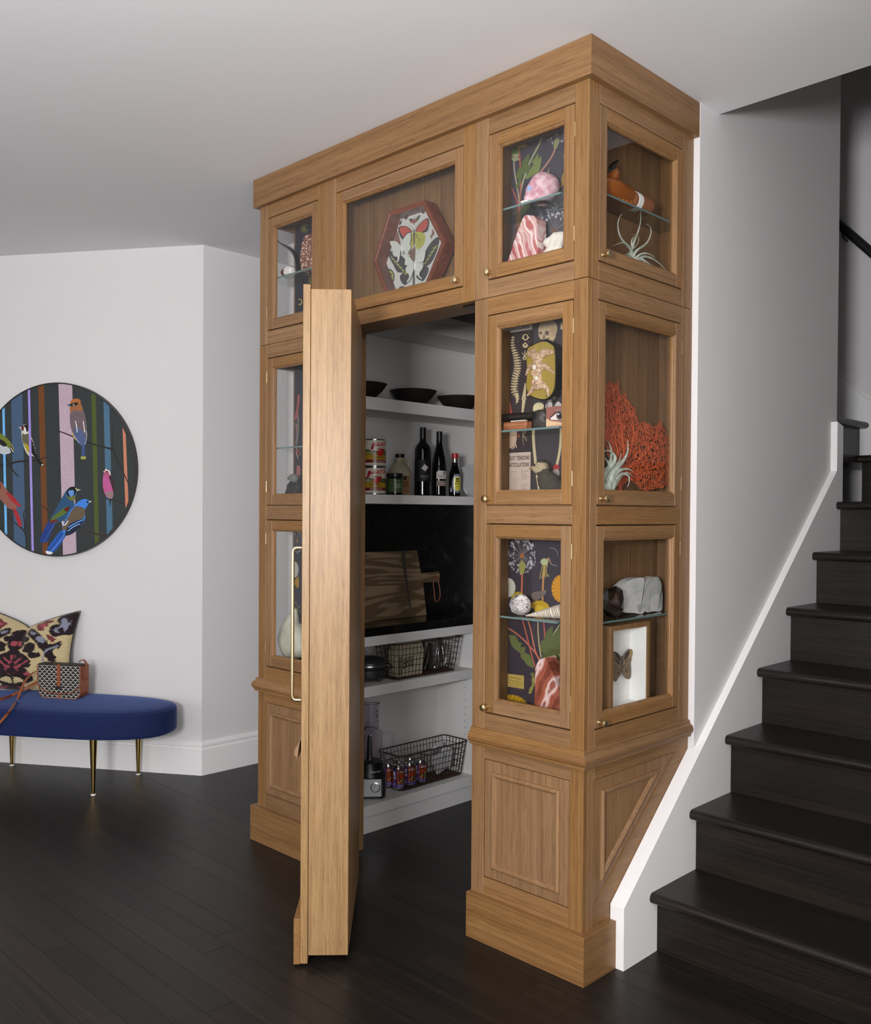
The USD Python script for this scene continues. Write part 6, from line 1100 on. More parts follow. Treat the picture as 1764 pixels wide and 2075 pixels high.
an = blob([(fq(690, 760), .016), (fq(690, 900), .0175), (fq(690, 1040), .016), (fq(695, 1200), .018), (fq(600, 640), .013), (fq(560, 660), .011), (fq(510, 655), .006), (fq(800, 640), .013), (fq(860, 640), .011), (fq(955, 640), .005), (fq(580, 880), .009), (fq(520, 950), .006), (fq(490, 1030), .004), (fq(820, 880), .009), (fq(900, 940), .0055), (fq(975, 1010), .0035), (fq(620, 1250), .010), (fq(580, 1320), .007), (fq(515, 1390), .004), (fq(800, 1220), .010), (fq(860, 1290), .007), (fq(880, 1390), .004)], .003, 6,
    [(0, 1), (1, 2), (2, 3), (0, 4), (4, 5), (5, 6), (0, 7), (7, 8), (8, 9), (1, 10), (10, 11), (11, 12), (1, 13), (13, 14), (14, 15), (3, 16), (16, 17), (17, 18), (3, 19), (19, 20), (20, 21)])
an.vertices[:, 1] = yq-.0012+(an.vertices[:, 1]-yq)*.62; an.vertices[:, 1] = np.minimum(an.vertices[:, 1], yq-.0004); obj('specimen', noisy(an, .0016, 160, 3), 'specimen', pqt, smooth=True)
for a, b, r in ((665, 910, .007), (640, 1010, .008), (720, 1030, .007), (660, 1090, .006), (700, 1100, .0065), (640, 1170, .0075), (690, 1190, .007)): obj('organ', sphere((fq(a, b)[0], yq-.0125, fq(a, b)[2]), r, 2, (1, .5, 1.2)), 'bone' if b in (910, 1100) else 'specimen', pqt, smooth=True)
sx_, sz_ = onY(*K5(1000, 1300), yq+.02)[[0, 2]]
obj('wire_stand', cat_(tube(curve([(sx_-.05, yq+.030, 1.6088), (sx_-.045, yq+.020, 1.64), (sx_, yq+.006, sz_), (sx_+.02, yq+.030, sz_-.01)], 14), .0022, 6), tube(curve([(sx_+.01, yq+.030, 1.6088), (sx_+.002, yq+.012, 1.66), (sx_-.006, yq+.010, sz_+.01)], 12), .0022, 6), tube([(sx_-.05, yq+.030, 1.6105), (sx_+.01, yq+.030, 1.6105)], .0022, 6)), 'black_matte', pqt, smooth=60)
ZM = 1.6084; yb_ = .055; x0_ = onY(*K5(120, 1930), yb_)[0]; x1_ = onY(*K5(520, 1930), yb_)[0]
wb = thing('wooden_block', 'small reddish wooden block with bark edge on the glass shelf', 'block', ((x0_+x1_)/2, yb_, ZM)); wood('red_wood', 'x', lin((120, 72, 48)), lin((164, 108, 76)), lin((190, 138, 104)))
obj('block', bx(x0_, x1_, yb_-.012, yb_+.018, ZM+.0003, ZM+.026, .002), 'red_wood', wb); obj('bark_chip', bx(x0_+.03, x1_-.004, yb_-.0125, yb_+.0, ZM+.0262, ZM+.0295, .001), 'bone', wb)
ba = thing('black_baton', 'black cylinder lying on the wooden block', 'baton', ((x0_+x1_)/2, yb_, ZM+.04)); obj('rod', tube([(x0_-.018, yb_-.002, ZM+.0425), (x1_+.012, yb_+.012, ZM+.0425)], .0125, 24), 'black_plastic', ba, smooth=50)
obj('end_ring', lathe([(.0126, 0), (.0132, .0008), (.0132, .003), (.0126, .004)], 24) if False else tube([(x0_-.0185, yb_-.002, ZM+.0425), (x0_-.016, yb_-.002, ZM+.0425)], .0131, 24), 'dark_steel', ba, smooth=50)
ye = .075; PE = planeY(ye); ec = PE.shape(K5, pg((832, 1600), (1160, 1570), (1160, 1890), (832, 1925))); ex0, ez0, ex1, ez1 = ec.bounds; ez0 = ZM+.0004
et = thing('eye_card', 'square card printed with a large brown eye on glass shelf', 'card', ((ex0+ex1)/2, ye, ez0)); er = sbox(ex0, ez0, ex1, ez1)
obj('board', put(ext(er, .006), frame_m((0, ye+.0064, 0), (1, 0, 0), (0, 0, 1), (0, -1, 0))), 'white_matte', et)
LE = [(er, (196, 150, 128))]+PE.layers(K5, [(pg((832, 1600), (1160, 1570), (1160, 1660), (960, 1720), (880, 1800), (832, 1800)), (150, 96, 84)), (sm((880, 1810), (930, 1740), (1010, 1670), (1100, 1650), (1180, 1660), (1180, 1840), (1060, 1840), (950, 1830)), (84, 56, 52)), (sm((905, 1812), (960, 1750), (1030, 1700), (1120, 1690), (1180, 1700), (1180, 1812), (1050, 1825)), (226, 216, 206)), (ell(1068, 1755, 58, 66), (74, 62, 66)), (ell(1068, 1755, 26, 30), (16, 14, 16)), (ell(1045, 1725, 16, 12), (240, 240, 240)), (sm((900, 1820), (1000, 1850), (1160, 1850), (1160, 1865), (980, 1868)), (170, 104, 92)), (pg((832, 1800), (880, 1840), (1160, 1880), (1160, 1900), (832, 1930)), (222, 190, 144))]+[(stroke([(1010+i*22, 1672), (1018+i*24, 1640)], 5), (210, 200, 190)) for i in range(6)], er)
m_, c_ = prints(LE, PE.m); obj('print', m_, 'ink', et, color=c_)
rk = onY(*K5(690, 1850), .095); rt2 = thing('dark_rock', 'dark rough rock with pale rim behind the eye card', 'stone', (rk[0], .10, ZM)); plain('dark_stone', (58, 50, 46), .5, bump=.6, bscale=80); r_ = noisy(sphere((rk[0], .105, ZM+.034), .033, 4, (1.25, .8, 1.0)), .010, 28, 7); r_.vertices[:, 2] = np.maximum(r_.vertices[:, 2], ZM+.0003); obj('rock', r_, 'dark_stone', rt2, smooth=25)
# chick
KC2 = Crop(960, 580, .26077); yk = .075
def ck(a, b, d=0): p = onY(*KC2(a, b), yk); return np.array([p[0], yk+d, p[2]])
ckt = thing('stuffed_chick', 'taxidermy chick with grey down and pale head standing in the cabinet', 'taxidermy bird', (ck(560, 1600)[0], yk, 1.3884)); ZK = 1.3884
mk('down', {'a': ('attribute', {'attribute': 'tint'}), 'g': ('geometry', {}), 'n': ('noise_texture', {'scale': 260.0, 'detail': 3.0}), 'b': ('bump', {'strength': .9, 'distance': .003}), 'p': ('principled_bsdf', {'roughness': .95, 'specular_ior_level': .1})}, [('a.color', 'p.base_color'), ('g.position', 'n.vector'), ('n.fac', 'b.height'), ('b.normal', 'p.normal')])
body = blob([(ck(525, 1395), .0205), (ck(500, 1420, -.006), .016), (ck(545, 1450), .020), (ck(570, 1510), .030), (ck(610, 1550, .004), .032), (ck(650, 1575, .008), .022), (ck(580, 1585), .026), (ck(505, 1430, -.008), .010)], .004, 8, [(0, 1), (0, 2), (1, 2), (2, 3), (3, 4), (4, 5), (3, 6), (4, 6)])
body = noisy(body, .0035, 110, 5); hp_ = ck(520, 1395); hd = np.linalg.norm(body.vertices-hp_, axis=1); col = np.tile(lin((72, 66, 58)), (len(body.vertices), 1)); col[(hd < .030)] = lin((164, 148, 120)); col[(body.vertices[:, 2] > ck(525, 1372)[2]) & (hd < .05)] = lin((64, 58, 50)); nz_ = meshkit.fbm(body.vertices*120, 3, 3); col *= (.75+.5*nz_)[:, None]
body.vertices[:, 2] = np.maximum(body.vertices[:, 2], ZK+.004); obj('body', body, 'down', ckt, smooth=True, color=col); plain('beak_horn', (150, 126, 96), .4)
obj('beak', cat_(tube([ck(485, 1405, -.012), ck(450, 1420, -.016)], [.0065, .001], 10), tube([ck(482, 1418, -.012), ck(456, 1424, -.015)], [.0045, .001], 10)), 'beak_horn', ckt, smooth=50); obj('eye', sphere(ck(503, 1392, -.0215), .0032, 2), 'dark_glass', ckt, smooth=True)
for s_ in (-.012, .014): obj('foot', cat_(tube([(ck(575, 1590)[0]+s_, yk-.004, ZK+.02), (ck(575, 1590)[0]+s_-.004, yk-.01, ZK+.003)], .0025, 8), *[tube([(ck(575, 1590)[0]+s_-.004, yk-.01, ZK+.0026), (ck(575, 1590)[0]+s_-.016+q*.010, yk-.026+abs(q)*.004, ZK+.0016)], [.002, .0012], 6) for q in (-1, 0, 1)]), 'beak_horn', ckt, smooth=50)
# ------------------------------------------------------------------ middle tier, side: coral fan and air plant
xc = -.070
outl = np.array([onX(*KC2(a, b), xc)[[1, 2]] for a, b in [(985, 800), (1030, 745), (1075, 725), (1100, 765), (1165, 730), (1172, 800), (1195, 850), (1230, 815), (1255, 880), (1300, 955), (1312, 1050), (1350, 1045), (1400, 1090), (1440, 1035), (1462, 1150), (1502, 1250), (1515, 1450), (1490, 1545), (1420, 1575), (1330, 1595), (1290, 1560), (1235, 1500), (1180, 1560), (1130, 1560), (1110, 1480), (1050, 1420), (985, 1300)]])
op_ = Polygon(outl).buffer(0); cr_ = np.random.default_rng(12); x0_, z0_, x1_, z1_ = op_.bounds; pts = []
for _ in range(60000):
    p = np.array([cr_.uniform(x0_, x1_), cr_.uniform(z0_, z1_)])
    if len(pts) > 1500: break
    if op_.contains(Point(*p)) and (not pts or np.min(((np.array(pts)-p)**2).sum(1)) > .0062**2): pts.append(p)
pts = np.array(pts); root = np.array([onX(*KC2(1160, 1600), xc)[1], 1.3890]); hub = np.array([onX(*KC2(1150, 1480), xc)[1], onX(*KC2(1150, 1480), xc)[2]])
from scipy.spatial import Delaunay, cKDTree
tri = Delaunay(pts); E = set()
for a, b, c in tri.simplices:
    for i, j in ((a, b), (b, c), (a, c)): E.add((min(i, j), max(i, j)))
kt = cKDTree(pts); keep = []
for i, j in E:
    m_ = (pts[i]+pts[j])/2; r_ = np.linalg.norm(pts[i]-pts[j])/2
    if r_ < .008 and len(kt.query_ball_point(m_, r_*.995)) <= 0 and cr_.random() < .84: keep.append((i, j))
dx_ = lambda p: xc+.018*math.sin(p[0]*14)+.010*math.sin(p[1]*17+1)
P3 = np.array([[dx_(p), p[0], p[1]] for p in pts]); P3[:, 0] += cr_.normal(0, .0012, len(P3))
net = [tube([P3[i], P3[j]], [.00105+.0006*max(0, 1-np.linalg.norm(pts[i]-hub)/.25)]*2, 4, cap=False) for i, j in keep]
cor = thing('coral_fan', 'large orange sea fan coral standing in the middle side compartment', 'coral', (xc, root[0], 1.389)); mk('orange_coral', {'g': ('geometry', {}), 'n': ('noise_texture', {'scale': 70.0}), 'r': ('rgb_ramp', {'ramp': [(.3, lin((168, 66, 28))), (.7, lin((208, 96, 50)))]}), 'p': ('principled_bsdf', {'roughness': .7})}, [('g.position', 'n.vector'), ('n.fac', 'r.fac'), ('r.color', 'p.base_color')])
obj('net', net, 'orange_coral', cor, kind='stuff')
def br(*q, r0, r1): 
    p = np.array([[dx_(u), u[0], u[1]] for u in q]); c_ = curve(p, 20); return tube(c_, np.linspace(r0, r1, 20), 8)
kq = lambda a, b: onX(*KC2(a, b), xc)[[1, 2]]
obj('stalk', noisy(br(root, hub, r0=.012, r1=.008), .002, 60, 2), 'orange_coral', cor, smooth=60)
for q in ([hub, kq(1120, 1300), kq(1090, 1050), kq(1080, 800)], [hub, kq(1180, 1250), kq(1180, 1000), kq(1160, 800)], [hub, kq(1230, 1300), kq(1270, 1150), kq(1280, 980)], [hub, kq(1260, 1380), kq(1360, 1250), kq(1420, 1120)], [hub, kq(1280, 1440), kq(1400, 1400), kq(1490, 1330)], [hub, kq(1260, 1480), kq(1350, 1510), kq(1440, 1550)], [hub, kq(1080, 1380), kq(1030, 1200), kq(1000, 1000)]): obj('branch', br(*q, r0=.0038, r1=.0012), 'orange_coral', cor, smooth=60)
xp = -.040; bs = onX(*KC2(1045, 1600), xp); bs[2] = 1.3890
airplant('silver green air plant with thick leaves before the orange coral', bs, [(lv(KC2, xp, .0, (1060, 1400), (1095, 1330), (1060, 1285), (1010, 1290)), .0075), (lv(KC2, xp, .0, (1080, 1450), (1140, 1380), (1185, 1310), (1192, 1195)), .0075), (lv(KC2, xp, .005, (1070, 1500), (1120, 1440), (1180, 1420), (1235, 1440)), .0065), (lv(KC2, xp, .008, (1090, 1520), (1150, 1460), (1195, 1470), (1192, 1560)), .006), (lv(KC2, xp, -.01, (1050, 1400), (1060, 1250), (1035, 1200)), .006), (lv(KC2, xp, .0, (1030, 1450), (1050, 1400), (1020, 1340), (1000, 1330)), .0075), (lv(KC2, xp, -.01, (1090, 1400), (1130, 1350), (1140, 1300)), .006), (lv(KC2, xp, .005, (1120, 1500), (1190, 1450), (1232, 1480)), .005), (lv(KC2, xp, .008, (1040, 1540), (1020, 1480), (1000, 1460)), .008)], 1.6, 1.388)
# ------------------------------------------------------------------ lower tier, front: geode, shell, red banded stone
ZL = 1.0274; gy_ = onY(*K3(395, 790), .07); gt = thing('geode', 'open blue and white geode on the lower glass shelf', 'geode', (gy_[0], .07, ZL))
mk('geode_skin', {'a': ('attribute', {'attribute': 'tint'}), 'p': ('principled_bsdf', {'roughness': .35})}, [('a.color', 'p.base_color')])
g = noisy(sphere((0, 0, 0), 1.0, 5), .10, 3.2, 6); fd = np.array([.60, -.72, .34]); fd /= np.linalg.norm(fd); pr = g.vertices@fd; md = meshkit.fbm(g.vertices*3+2, 3, 3)
rad = np.linalg.norm(g.vertices-fd*pr[:, None], axis=1); cup = pr > .45; g.vertices[cup] -= (fd*(pr[cup]-.45-.10*np.cos(rad[cup]*6))[:, None]); col = np.tile(lin((206, 200, 196)), (len(g.vertices), 1)); col[md > .55] = lin((120, 104, 98)); col[cup] = lin((150, 164, 186)); col[cup & (rad > .62)] = lin((216, 216, 220)); col[cup & (rad > .74)] = lin((110, 104, 106)); col[cup & (rad < .25)] = lin((126, 142, 172))
g.vertices *= [.036, .030, .033]; g.apply_translation((gy_[0], .072, ZL)); g.vertices[:, 2] += ZL-g.vertices[:, 2].min()+.0002; obj('geode_half', g, 'geode_skin', gt, smooth=35, color=col)
sa, sb = onY(*K3(438, 806), .055), onY(*K3(745, 765), .095); shl = thing('auger_shell', 'long striped auger shell lying on the lower glass shelf', 'shell', ((sa[0]+sb[0])/2, .07, ZL))
n1, n2 = 150, 20; V = []; C = []; a_s = np.array([sa[0], .055, ZL+.003]); b_s = np.array([sb[0], .095, ZL+.0255]); ax_ = b_s-a_s; ln = np.linalg.norm(ax_); ax_ /= ln; u1 = np.cross(ax_, [0, 0, 1.0]); u1 /= np.linalg.norm(u1); u2 = np.cross(u1, ax_)
for i in range(n1):
    t = i/(n1-1); wv_ = 8.5*t**.62
    for j in range(n2):
        a = 2*math.pi*j/n2; ph = (wv_+j/n2) % 1; r_ = (.002+.0225*t)*(1+.10*math.sin(math.pi*ph)**.6-.04); V.append(a_s+ax_*ln*t+(u1*math.cos(a)+u2*math.sin(a))*r_); st3 = (math.sin(j/n2*2*math.pi*3+i*.9) > .45) and .2 < ph < .8; C.append(lin((84, 54, 44)) if st3 else (lin((150, 116, 96)) if ph < .1 else lin((222, 210, 190))))
F = [];
for i in range(n1-1):
    for j in range(n2): a0, a1 = i*n2+j, i*n2+(j+1) % n2; F += [(a0, a1, a1+n2), (a0, a1+n2, a0+n2)]
V += [a_s, b_s+ax_*.004]; C += [lin((200, 180, 160))]*2; k_ = len(V)
for j in range(n2): F += [(k_-2, (j+1) % n2, j), (k_-1, (n1-1)*n2+j, (n1-1)*n2+(j+1) % n2)]
V = np.array(V); V[:, 2] = np.maximum(V[:, 2], ZL+.0002); obj('shell', trimesh.Trimesh(V, np.array(F), process=False), 'geode_skin', shl, smooth=True, color=np.array(C))
banded('red_onyx', (0, -.45, .0), [(.25, lin((122, 62, 46))), (.40, lin((168, 92, 70))), (.5, lin((136, 70, 54))), (.6, lin((190, 120, 100))), (.72, lin((222, 198, 192))), (.8, lin((150, 80, 66)))], 4.6, 5.0)
slab_stone('banded_stone', 'tall reddish brown and white banded stone in the lower tier', 'stone', K3, [(505, 1640), (512, 1210), (545, 1135), (590, 1120), (622, 1170), (720, 1420), (735, 1640)], .062, .05, 'red_onyx', 5)
# ------------------------------------------------------------------ lower tier, side: crystal, agate bookends, framed moth
K6 = Crop(1200, 1150, .14937)
xs_ = -.050; c0_ = onX(*K6(285, 560), xs_); dt = thing('dark_crystal', 'dark faceted smoky crystal on the lower side shelf', 'crystal', (xs_, c0_[1], ZL)); r5 = np.random.default_rng(9)
mk('smoky', {'g': ('geometry', {}), 'n': ('noise_texture', {'scale': 34.0, 'detail': 3.0}), 'r': ('rgb_ramp', {'ramp': [(.42, lin((16, 13, 12))), (.62, lin((46, 32, 24))), (.76, lin((110, 72, 44)))]}), 'p': ('principled_bsdf', {'roughness': .06, 'specular_ior_level': .7})}, [('g.position', 'n.vector'), ('n.fac', 'r.fac'), ('r.color', 'p.base_color')])
ph_ = np.arange(22); fz = 1-2*(ph_+.5)/22; fr = np.sqrt(1-fz**2); fa = ph_*2.399963; P_ = np.c_[fr*np.cos(fa), fr*np.sin(fa), fz]*(1+r5.uniform(-.10, .10, (22, 1))); h_ = trimesh.convex.convex_hull(P_*[.038, .045, .050]); h_.apply_translation([xs_-.004, c0_[1], 0]); h_.vertices[:, 2] += ZL-h_.vertices[:, 2].min()+.0002; obj('crystal', h_, 'smoky', dt)
def bookend(lab, pts, x, th, seed, green, c_loc):
    P = planeX(x); s_ = P.shape(K6, sm(*pts)); s_ = affinity.translate(s_, 0, ZL+.0003-s_.bounds[1]).intersection(sbox(-9, ZL+.0003, 9, 9)); t = thing('agate_bookend', lab, 'bookend', (x, s_.centroid.x, ZL), group=None)
    g = ext(s_, th); g = g.subdivide_to_size(.005); g = trimesh.Trimesh(g.vertices, g.faces, process=True); v = g.vertices; gc = P.uv(K6, [c_loc[0]], [c_loc[1]])[0]; w_ = P.uv(K6, [c_loc[0]+c_loc[2]], [c_loc[1]])[0][0]-gc[0]
    nb_ = meshkit.fbm(np.c_[v[:, :2]*45, np.zeros(len(v))]+seed, 4, seed); d_ = np.hypot((v[:, 0]-gc[0])/w_, (v[:, 1]-gc[1])/(w_*1.35))+(nb_-.5)*.8; d_ *= 1.5; col = np.tile(lin((228, 226, 224)), (len(v), 1)); fine = meshkit.fbm(v*220, 2, 7); col[fine < .42] = lin((206, 203, 199)); col[d_ < 1.0] = lin(green[0]); col[d_ < .72] = lin(green[1]); edge_ = np.array([s_.exterior.distance(Point(*q[:2])) for q in v]) < .0035; col[edge_] *= .85; col[(v[:, 2] < .002) & ~edge_] = lin((196, 194, 192))
    g = noisy(g, .0004, 60, seed); g.vertices[:, 1] = np.maximum(g.vertices[:, 1], ZL+.0002); obj('agate_slab', put(g, frame_m((x-th, 0, 0), (0, 1, 0), (0, 0, 1), (1, 0, 0))), 'geode_skin', t, smooth=50, color=col)
bookend('white agate bookend with faint green patch, the left of the pair', [(420, 655), (395, 560), (370, 430), (375, 360), (430, 290), (530, 215), (650, 188), (700, 215), (703, 400), (694, 660), (560, 668)], -.060, .034, 3, ((170, 184, 174), (150, 168, 158)), (650, 540, 90))
bookend('white agate bookend with dark green centre, the right of the pair', [(708, 655), (706, 500), (712, 330), (760, 250), (830, 192), (880, 188), (920, 230), (945, 330), (950, 480), (935, 640), (830, 655)], -.060, .034, 5, ((70, 128, 92), (28, 84, 52)), (850, 500, 100))
xf = -.030; PFm = planeX(xf); fo_ = PFm.uv(K6, [245, 780, 780, 245], [800, 725, 1810, 1975]); fy0, fy1, fz1 = fo_[0, 0], fo_[1, 0], (fo_[0, 1]+fo_[1, 1])/2; fz0 = .7334
ft = thing('framed_moth', 'oak shadow box frame holding a brown owl moth on white', 'picture frame', (xf, (fy0+fy1)/2, fz0))
obj('frame', ring((fy0, fy1, fz0, fz1), [(0, -.072), (0, 0), (.0005, .0008), (.015, .0008), (.0155, 0), (.0155, -.072)], PFm.m), 'oak_z', ft)
obj('back_board', put(bx(fy0+.0156, fy1-.0156, fz0+.0156, fz1-.0156, -.068, -.064), PFm.m), 'white_matte', ft); plain('mat_white', (240, 240, 236), .8)
obj('liner', ring((fy0+.0157, fy1-.0157, fz0+.0157, fz1-.0157), [(0, -.0635), (0, -.003), (.0012, -.003), (.0012, -.0635)], PFm.m), 'mat_white', ft)
xm_ = xf-.0635+.012; PM = planeX(xm_)
m0, m1 = (124, 104, 84), (88, 72, 60)
W1 = [(sm((400, 1250), (430, 1180), (480, 1115), (530, 1110), (545, 1150), (530, 1230), (515, 1300), (522, 1400), (515, 1490), (480, 1515), (440, 1490), (405, 1420), (395, 1330)), m0), (sm((440, 1190), (490, 1130), (520, 1130), (480, 1210), (460, 1280), (440, 1300)), (66, 52, 44)), (sm((505, 1130), (535, 1120), (540, 1160), (515, 1240)), (164, 136, 92)), S([(420, 1290), (470, 1240), (520, 1160)], 8, (176, 156, 124)), S([(415, 1320), (460, 1290), (512, 1290)], 6, (176, 156, 124)), S([(410, 1350), (440, 1330)], 8, (60, 48, 42)), S([(430, 1450), (480, 1460), (510, 1440)], 7, (150, 130, 110)), (ell(458, 1400, 26, 32), (66, 52, 44)), (ell(456, 1400, 19, 24), (206, 186, 140)), (ell(456, 1400, 14, 19), (24, 20, 18))]
W0 = [(sm((395, 1250), (370, 1190), (320, 1145), (285, 1140), (260, 1140), (250, 1190), (262, 1300), (258, 1420), (290, 1530), (320, 1545), (350, 1500), (385, 1440), (398, 1330)), m0), (sm((370, 1210), (330, 1160), (290, 1150), (310, 1230), (340, 1300), (370, 1310)), (66, 52, 44)), S([(385, 1300), (340, 1250), (300, 1170)], 8, (164, 144, 116)), S([(385, 1340), (330, 1310), (280, 1300)], 6, (164, 144, 116)), S([(370, 1480), (320, 1490), (280, 1460)], 7, (150, 130, 110)), (ell(348, 1425, 27, 34), (66, 52, 44)), (ell(346, 1425, 20, 26), (206, 186, 140)), (ell(346, 1425, 14, 20), (24, 20, 18))]
for nm, ww in (('right_wing', W1), ('left_wing', W0)):
    LW_ = PM.layers(K6, ww); m_, c_ = prints([(LW_[0][0], LW_[0][1])]+[(g.intersection(LW_[0][0]), c) for g, c in LW_[1:]], PM.m)
    b_ = obj('wing', put(ext(LW_[0][0], .0008), PM.m@frame_m((0, 0, -.001), (1, 0, 0), (0, 1, 0), (0, 0, 1))), 'dark_stone', ft); obj('wing_markings', m_, 'ink', b_, color=c_)
obj('moth_body', tube([onX(*K6(400, 1200), xm_), onX(*K6(398, 1290), xm_), onX(*K6(396, 1400), xm_)], [.0018, .0042, .0012], 10), 'dark_stone', ft, smooth=60); obj('mounting_pin', tube([(xm_-.0115, onX(*K6(398, 1290), xm_)[1], onX(*K6(398, 1290), xm_)[2]), (xm_, onX(*K6(398, 1290), xm_)[1], onX(*K6(398, 1290), xm_)[2])], .0008, 6), 'steel', ft)
# ------------------------------------------------------------------ over the doorway: hexagonal butterfly box
K7 = Crop(740, 400, .10771); yh = .052; PH = planeY(yh)
hv = PH.uv(K7, [425, 1100, 1495, 130], [265, 35, 850, 1180]); zt_ = (hv[0, 1]+hv[1, 1])/2; zm_ = (hv[2, 1]+hv[3, 1])/2; zb_ = 2.0952
hx = [(hv[3, 0], zm_), (hv[3, 0]+(hv[0, 0]-hv[3, 0])*1.0, zb_), (hv[1, 0], zb_), (hv[2, 0], zm_), (hv[1, 0], zt_), (hv[0, 0], zt_)]
ht = thing('butterfly_box', 'hexagonal mahogany shadow box of printed butterflies over the doorway', 'shadow box', ((hx[0][0]+hx[3][0])/2, yh+.03, zb_))
wood('mahogany', 'x', lin((84, 42, 28)), lin((116, 60, 40)), lin((142, 80, 56)), rough=.3)
hxp = Polygon(hx)
obj('frame', ring_poly(hx, [(0, -.055), (0, -.006), (.003, -.001), (.010, 0), (.014, -.003), (.018, -.004), (.018, -.052), (.018, -.055)], PH.m), 'mahogany', ht); obj('back_board', put(ext(hxp.buffer(-.016), .004), PH.m@frame_m((0, 0, -.055), (1, 0, 0), (0, 1, 0), (0, 0, 1))), 'white_matte', ht)
obj('front_glass', put(ext(hxp.buffer(-.0175), .0015), PH.m@frame_m((0, 0, -.006), (1, 0, 0), (0, 1, 0), (0, 0, 1))), 'window_glass', ht)
PI = planeY(yh+.0505); blk, rd, ylw, gn = (72, 70, 72), (212, 92, 78), (196, 196, 92), (172, 180, 96)
LH = [(sbox(-800, -600, 2600, 3000), (228, 228, 220)), (sm((615, 600), (640, 550), (730, 535), (820, 570), (880, 640), (860, 665), (780, 690), (720, 770), (690, 790), (640, 700)), blk), (sm((640, 600), (680, 555), (760, 555), (840, 610), (860, 650), (780, 670), (720, 740), (680, 700)), rd), (sm((935, 620), (1000, 520), (1090, 430), (1170, 390), (1200, 440), (1190, 560), (1160, 640), (1060, 670), (970, 650)), blk), (sm((950, 615), (1020, 520), (1110, 430), (1160, 410), (1170, 500), (1130, 600), (1050, 650), (970, 640)), rd),
    (sm((940, 660), (1040, 650), (1110, 690), (1130, 760), (1100, 880), (1020, 970), (980, 980), (940, 900), (925, 760)), ylw), (sm((890, 670), (850, 700), (840, 800), (860, 920), (900, 920), (910, 760)), ylw)]+[S([(945, 680), (1000, 780), (1000+k*30, 900-k*40)], 5, (120, 122, 60)) for k in range(4)]+[(sm((905, 600), (930, 640), (935, 760), (925, 900), (905, 900), (895, 740)), (120, 108, 96)), S([(905, 595), (860, 550), (820, 505)], 5, blk), S([(925, 590), (970, 520), (1020, 435)], 5, blk),
    (sm((820, 410), (870, 395), (915, 420), (910, 470), (860, 485), (835, 450)), (96, 100, 84)), (sm((940, 420), (990, 350), (1030, 330), (1020, 390), (970, 450)), (96, 100, 84)), (sm((860, 450), (920, 430), (980, 440), (940, 480), (880, 485)), (196, 92, 84)), S([(930, 390), (925, 450), (915, 515)], 14, blk), S([(920, 390), (890, 362)], 4, blk), S([(935, 385), (970, 340)], 4, blk), (ell(660, 480, 20, 46, 22), blk), S([(670, 450), (730, 380)], 8, blk), (sm((720, 370), (760, 340), (830, 340), (800, 380), (760, 420)), blk), (sm((1040, 270), (1100, 245), (1120, 280), (1080, 305)), blk),
    (sm((1390, 760), (1300, 780), (1180, 920), (1120, 1060), (1090, 1240), (1110, 1290), (1180, 1280), (1270, 1180), (1360, 960)), blk)]+[(pg((1320+60-i*48, 880+i*70), (1250-i*40, 960+i*74), (1310-i*46, 970+i*70)), gn) for i in range(5)]+[(sm((440, 1060), (480, 1015), (560, 1030), (680, 1100), (760, 1180), (800, 1270), (820, 1480), (800, 1600), (740, 1650), (670, 1580), (650, 1480), (700, 1420), (600, 1400), (520, 1260), (450, 1130)), blk)]+[(pg((470+i*50, 1090+i*62), (560+i*46, 1180+i*48), (500+i*50, 1170+i*60)), gn) for i in range(6)]+[(sm((1060, 1300), (1160, 1300), (1190, 1360), (1160, 1460), (1100, 1560), (1050, 1570), (960, 1500), (1000, 1400)), blk), (sm((380, 1370), (440, 1340), (520, 1390), (550, 1500), (500, 1650), (440, 1560), (400, 1450)), blk), (sm((400, 1390), (450, 1370), (510, 1410), (530, 1490), (500, 1600), (450, 1530)), gn)]+[(ell(430+i % 2*50, 1420+i*32, 16, 22), blk) for i in range(5)]+[(sm((630, 1700), (700, 1670), (760, 1700), (780, 1730), (640, 1760)), blk), (sm((1150, 770), (1240, 700), (1260, 600), (1300, 680), (1260, 740), (1250, 790), (1220, 740), (1180, 740)), (150, 110, 100)), S([(900, 1400), (910, 1560), (905, 1670)], 46, (110, 110, 108)), (sm((540, 600), (600, 630), (640, 760), (660, 880), (600, 860), (520, 800), (500, 740)), (156, 112, 98)), (sm((820, 1040), (870, 980), (940, 930), (930, 1180), (900, 1190), (840, 1120)), (140, 112, 96))]+[S([(540, 640+i*45), (650, 660+i*50)], 6, (90, 60, 50)) for i in range(5)]+[S([(840+i*12, 1060), (920, 1000+i*40)], 6, (96, 66, 54)) for i in range(4)]
m_, c_ = prints(PI.layers(K7, LH, hxp.buffer(-.0185)), PI.m); obj('print', m_, 'ink', ht, color=c_)
plain('luna_white', (232, 236, 224), .8)
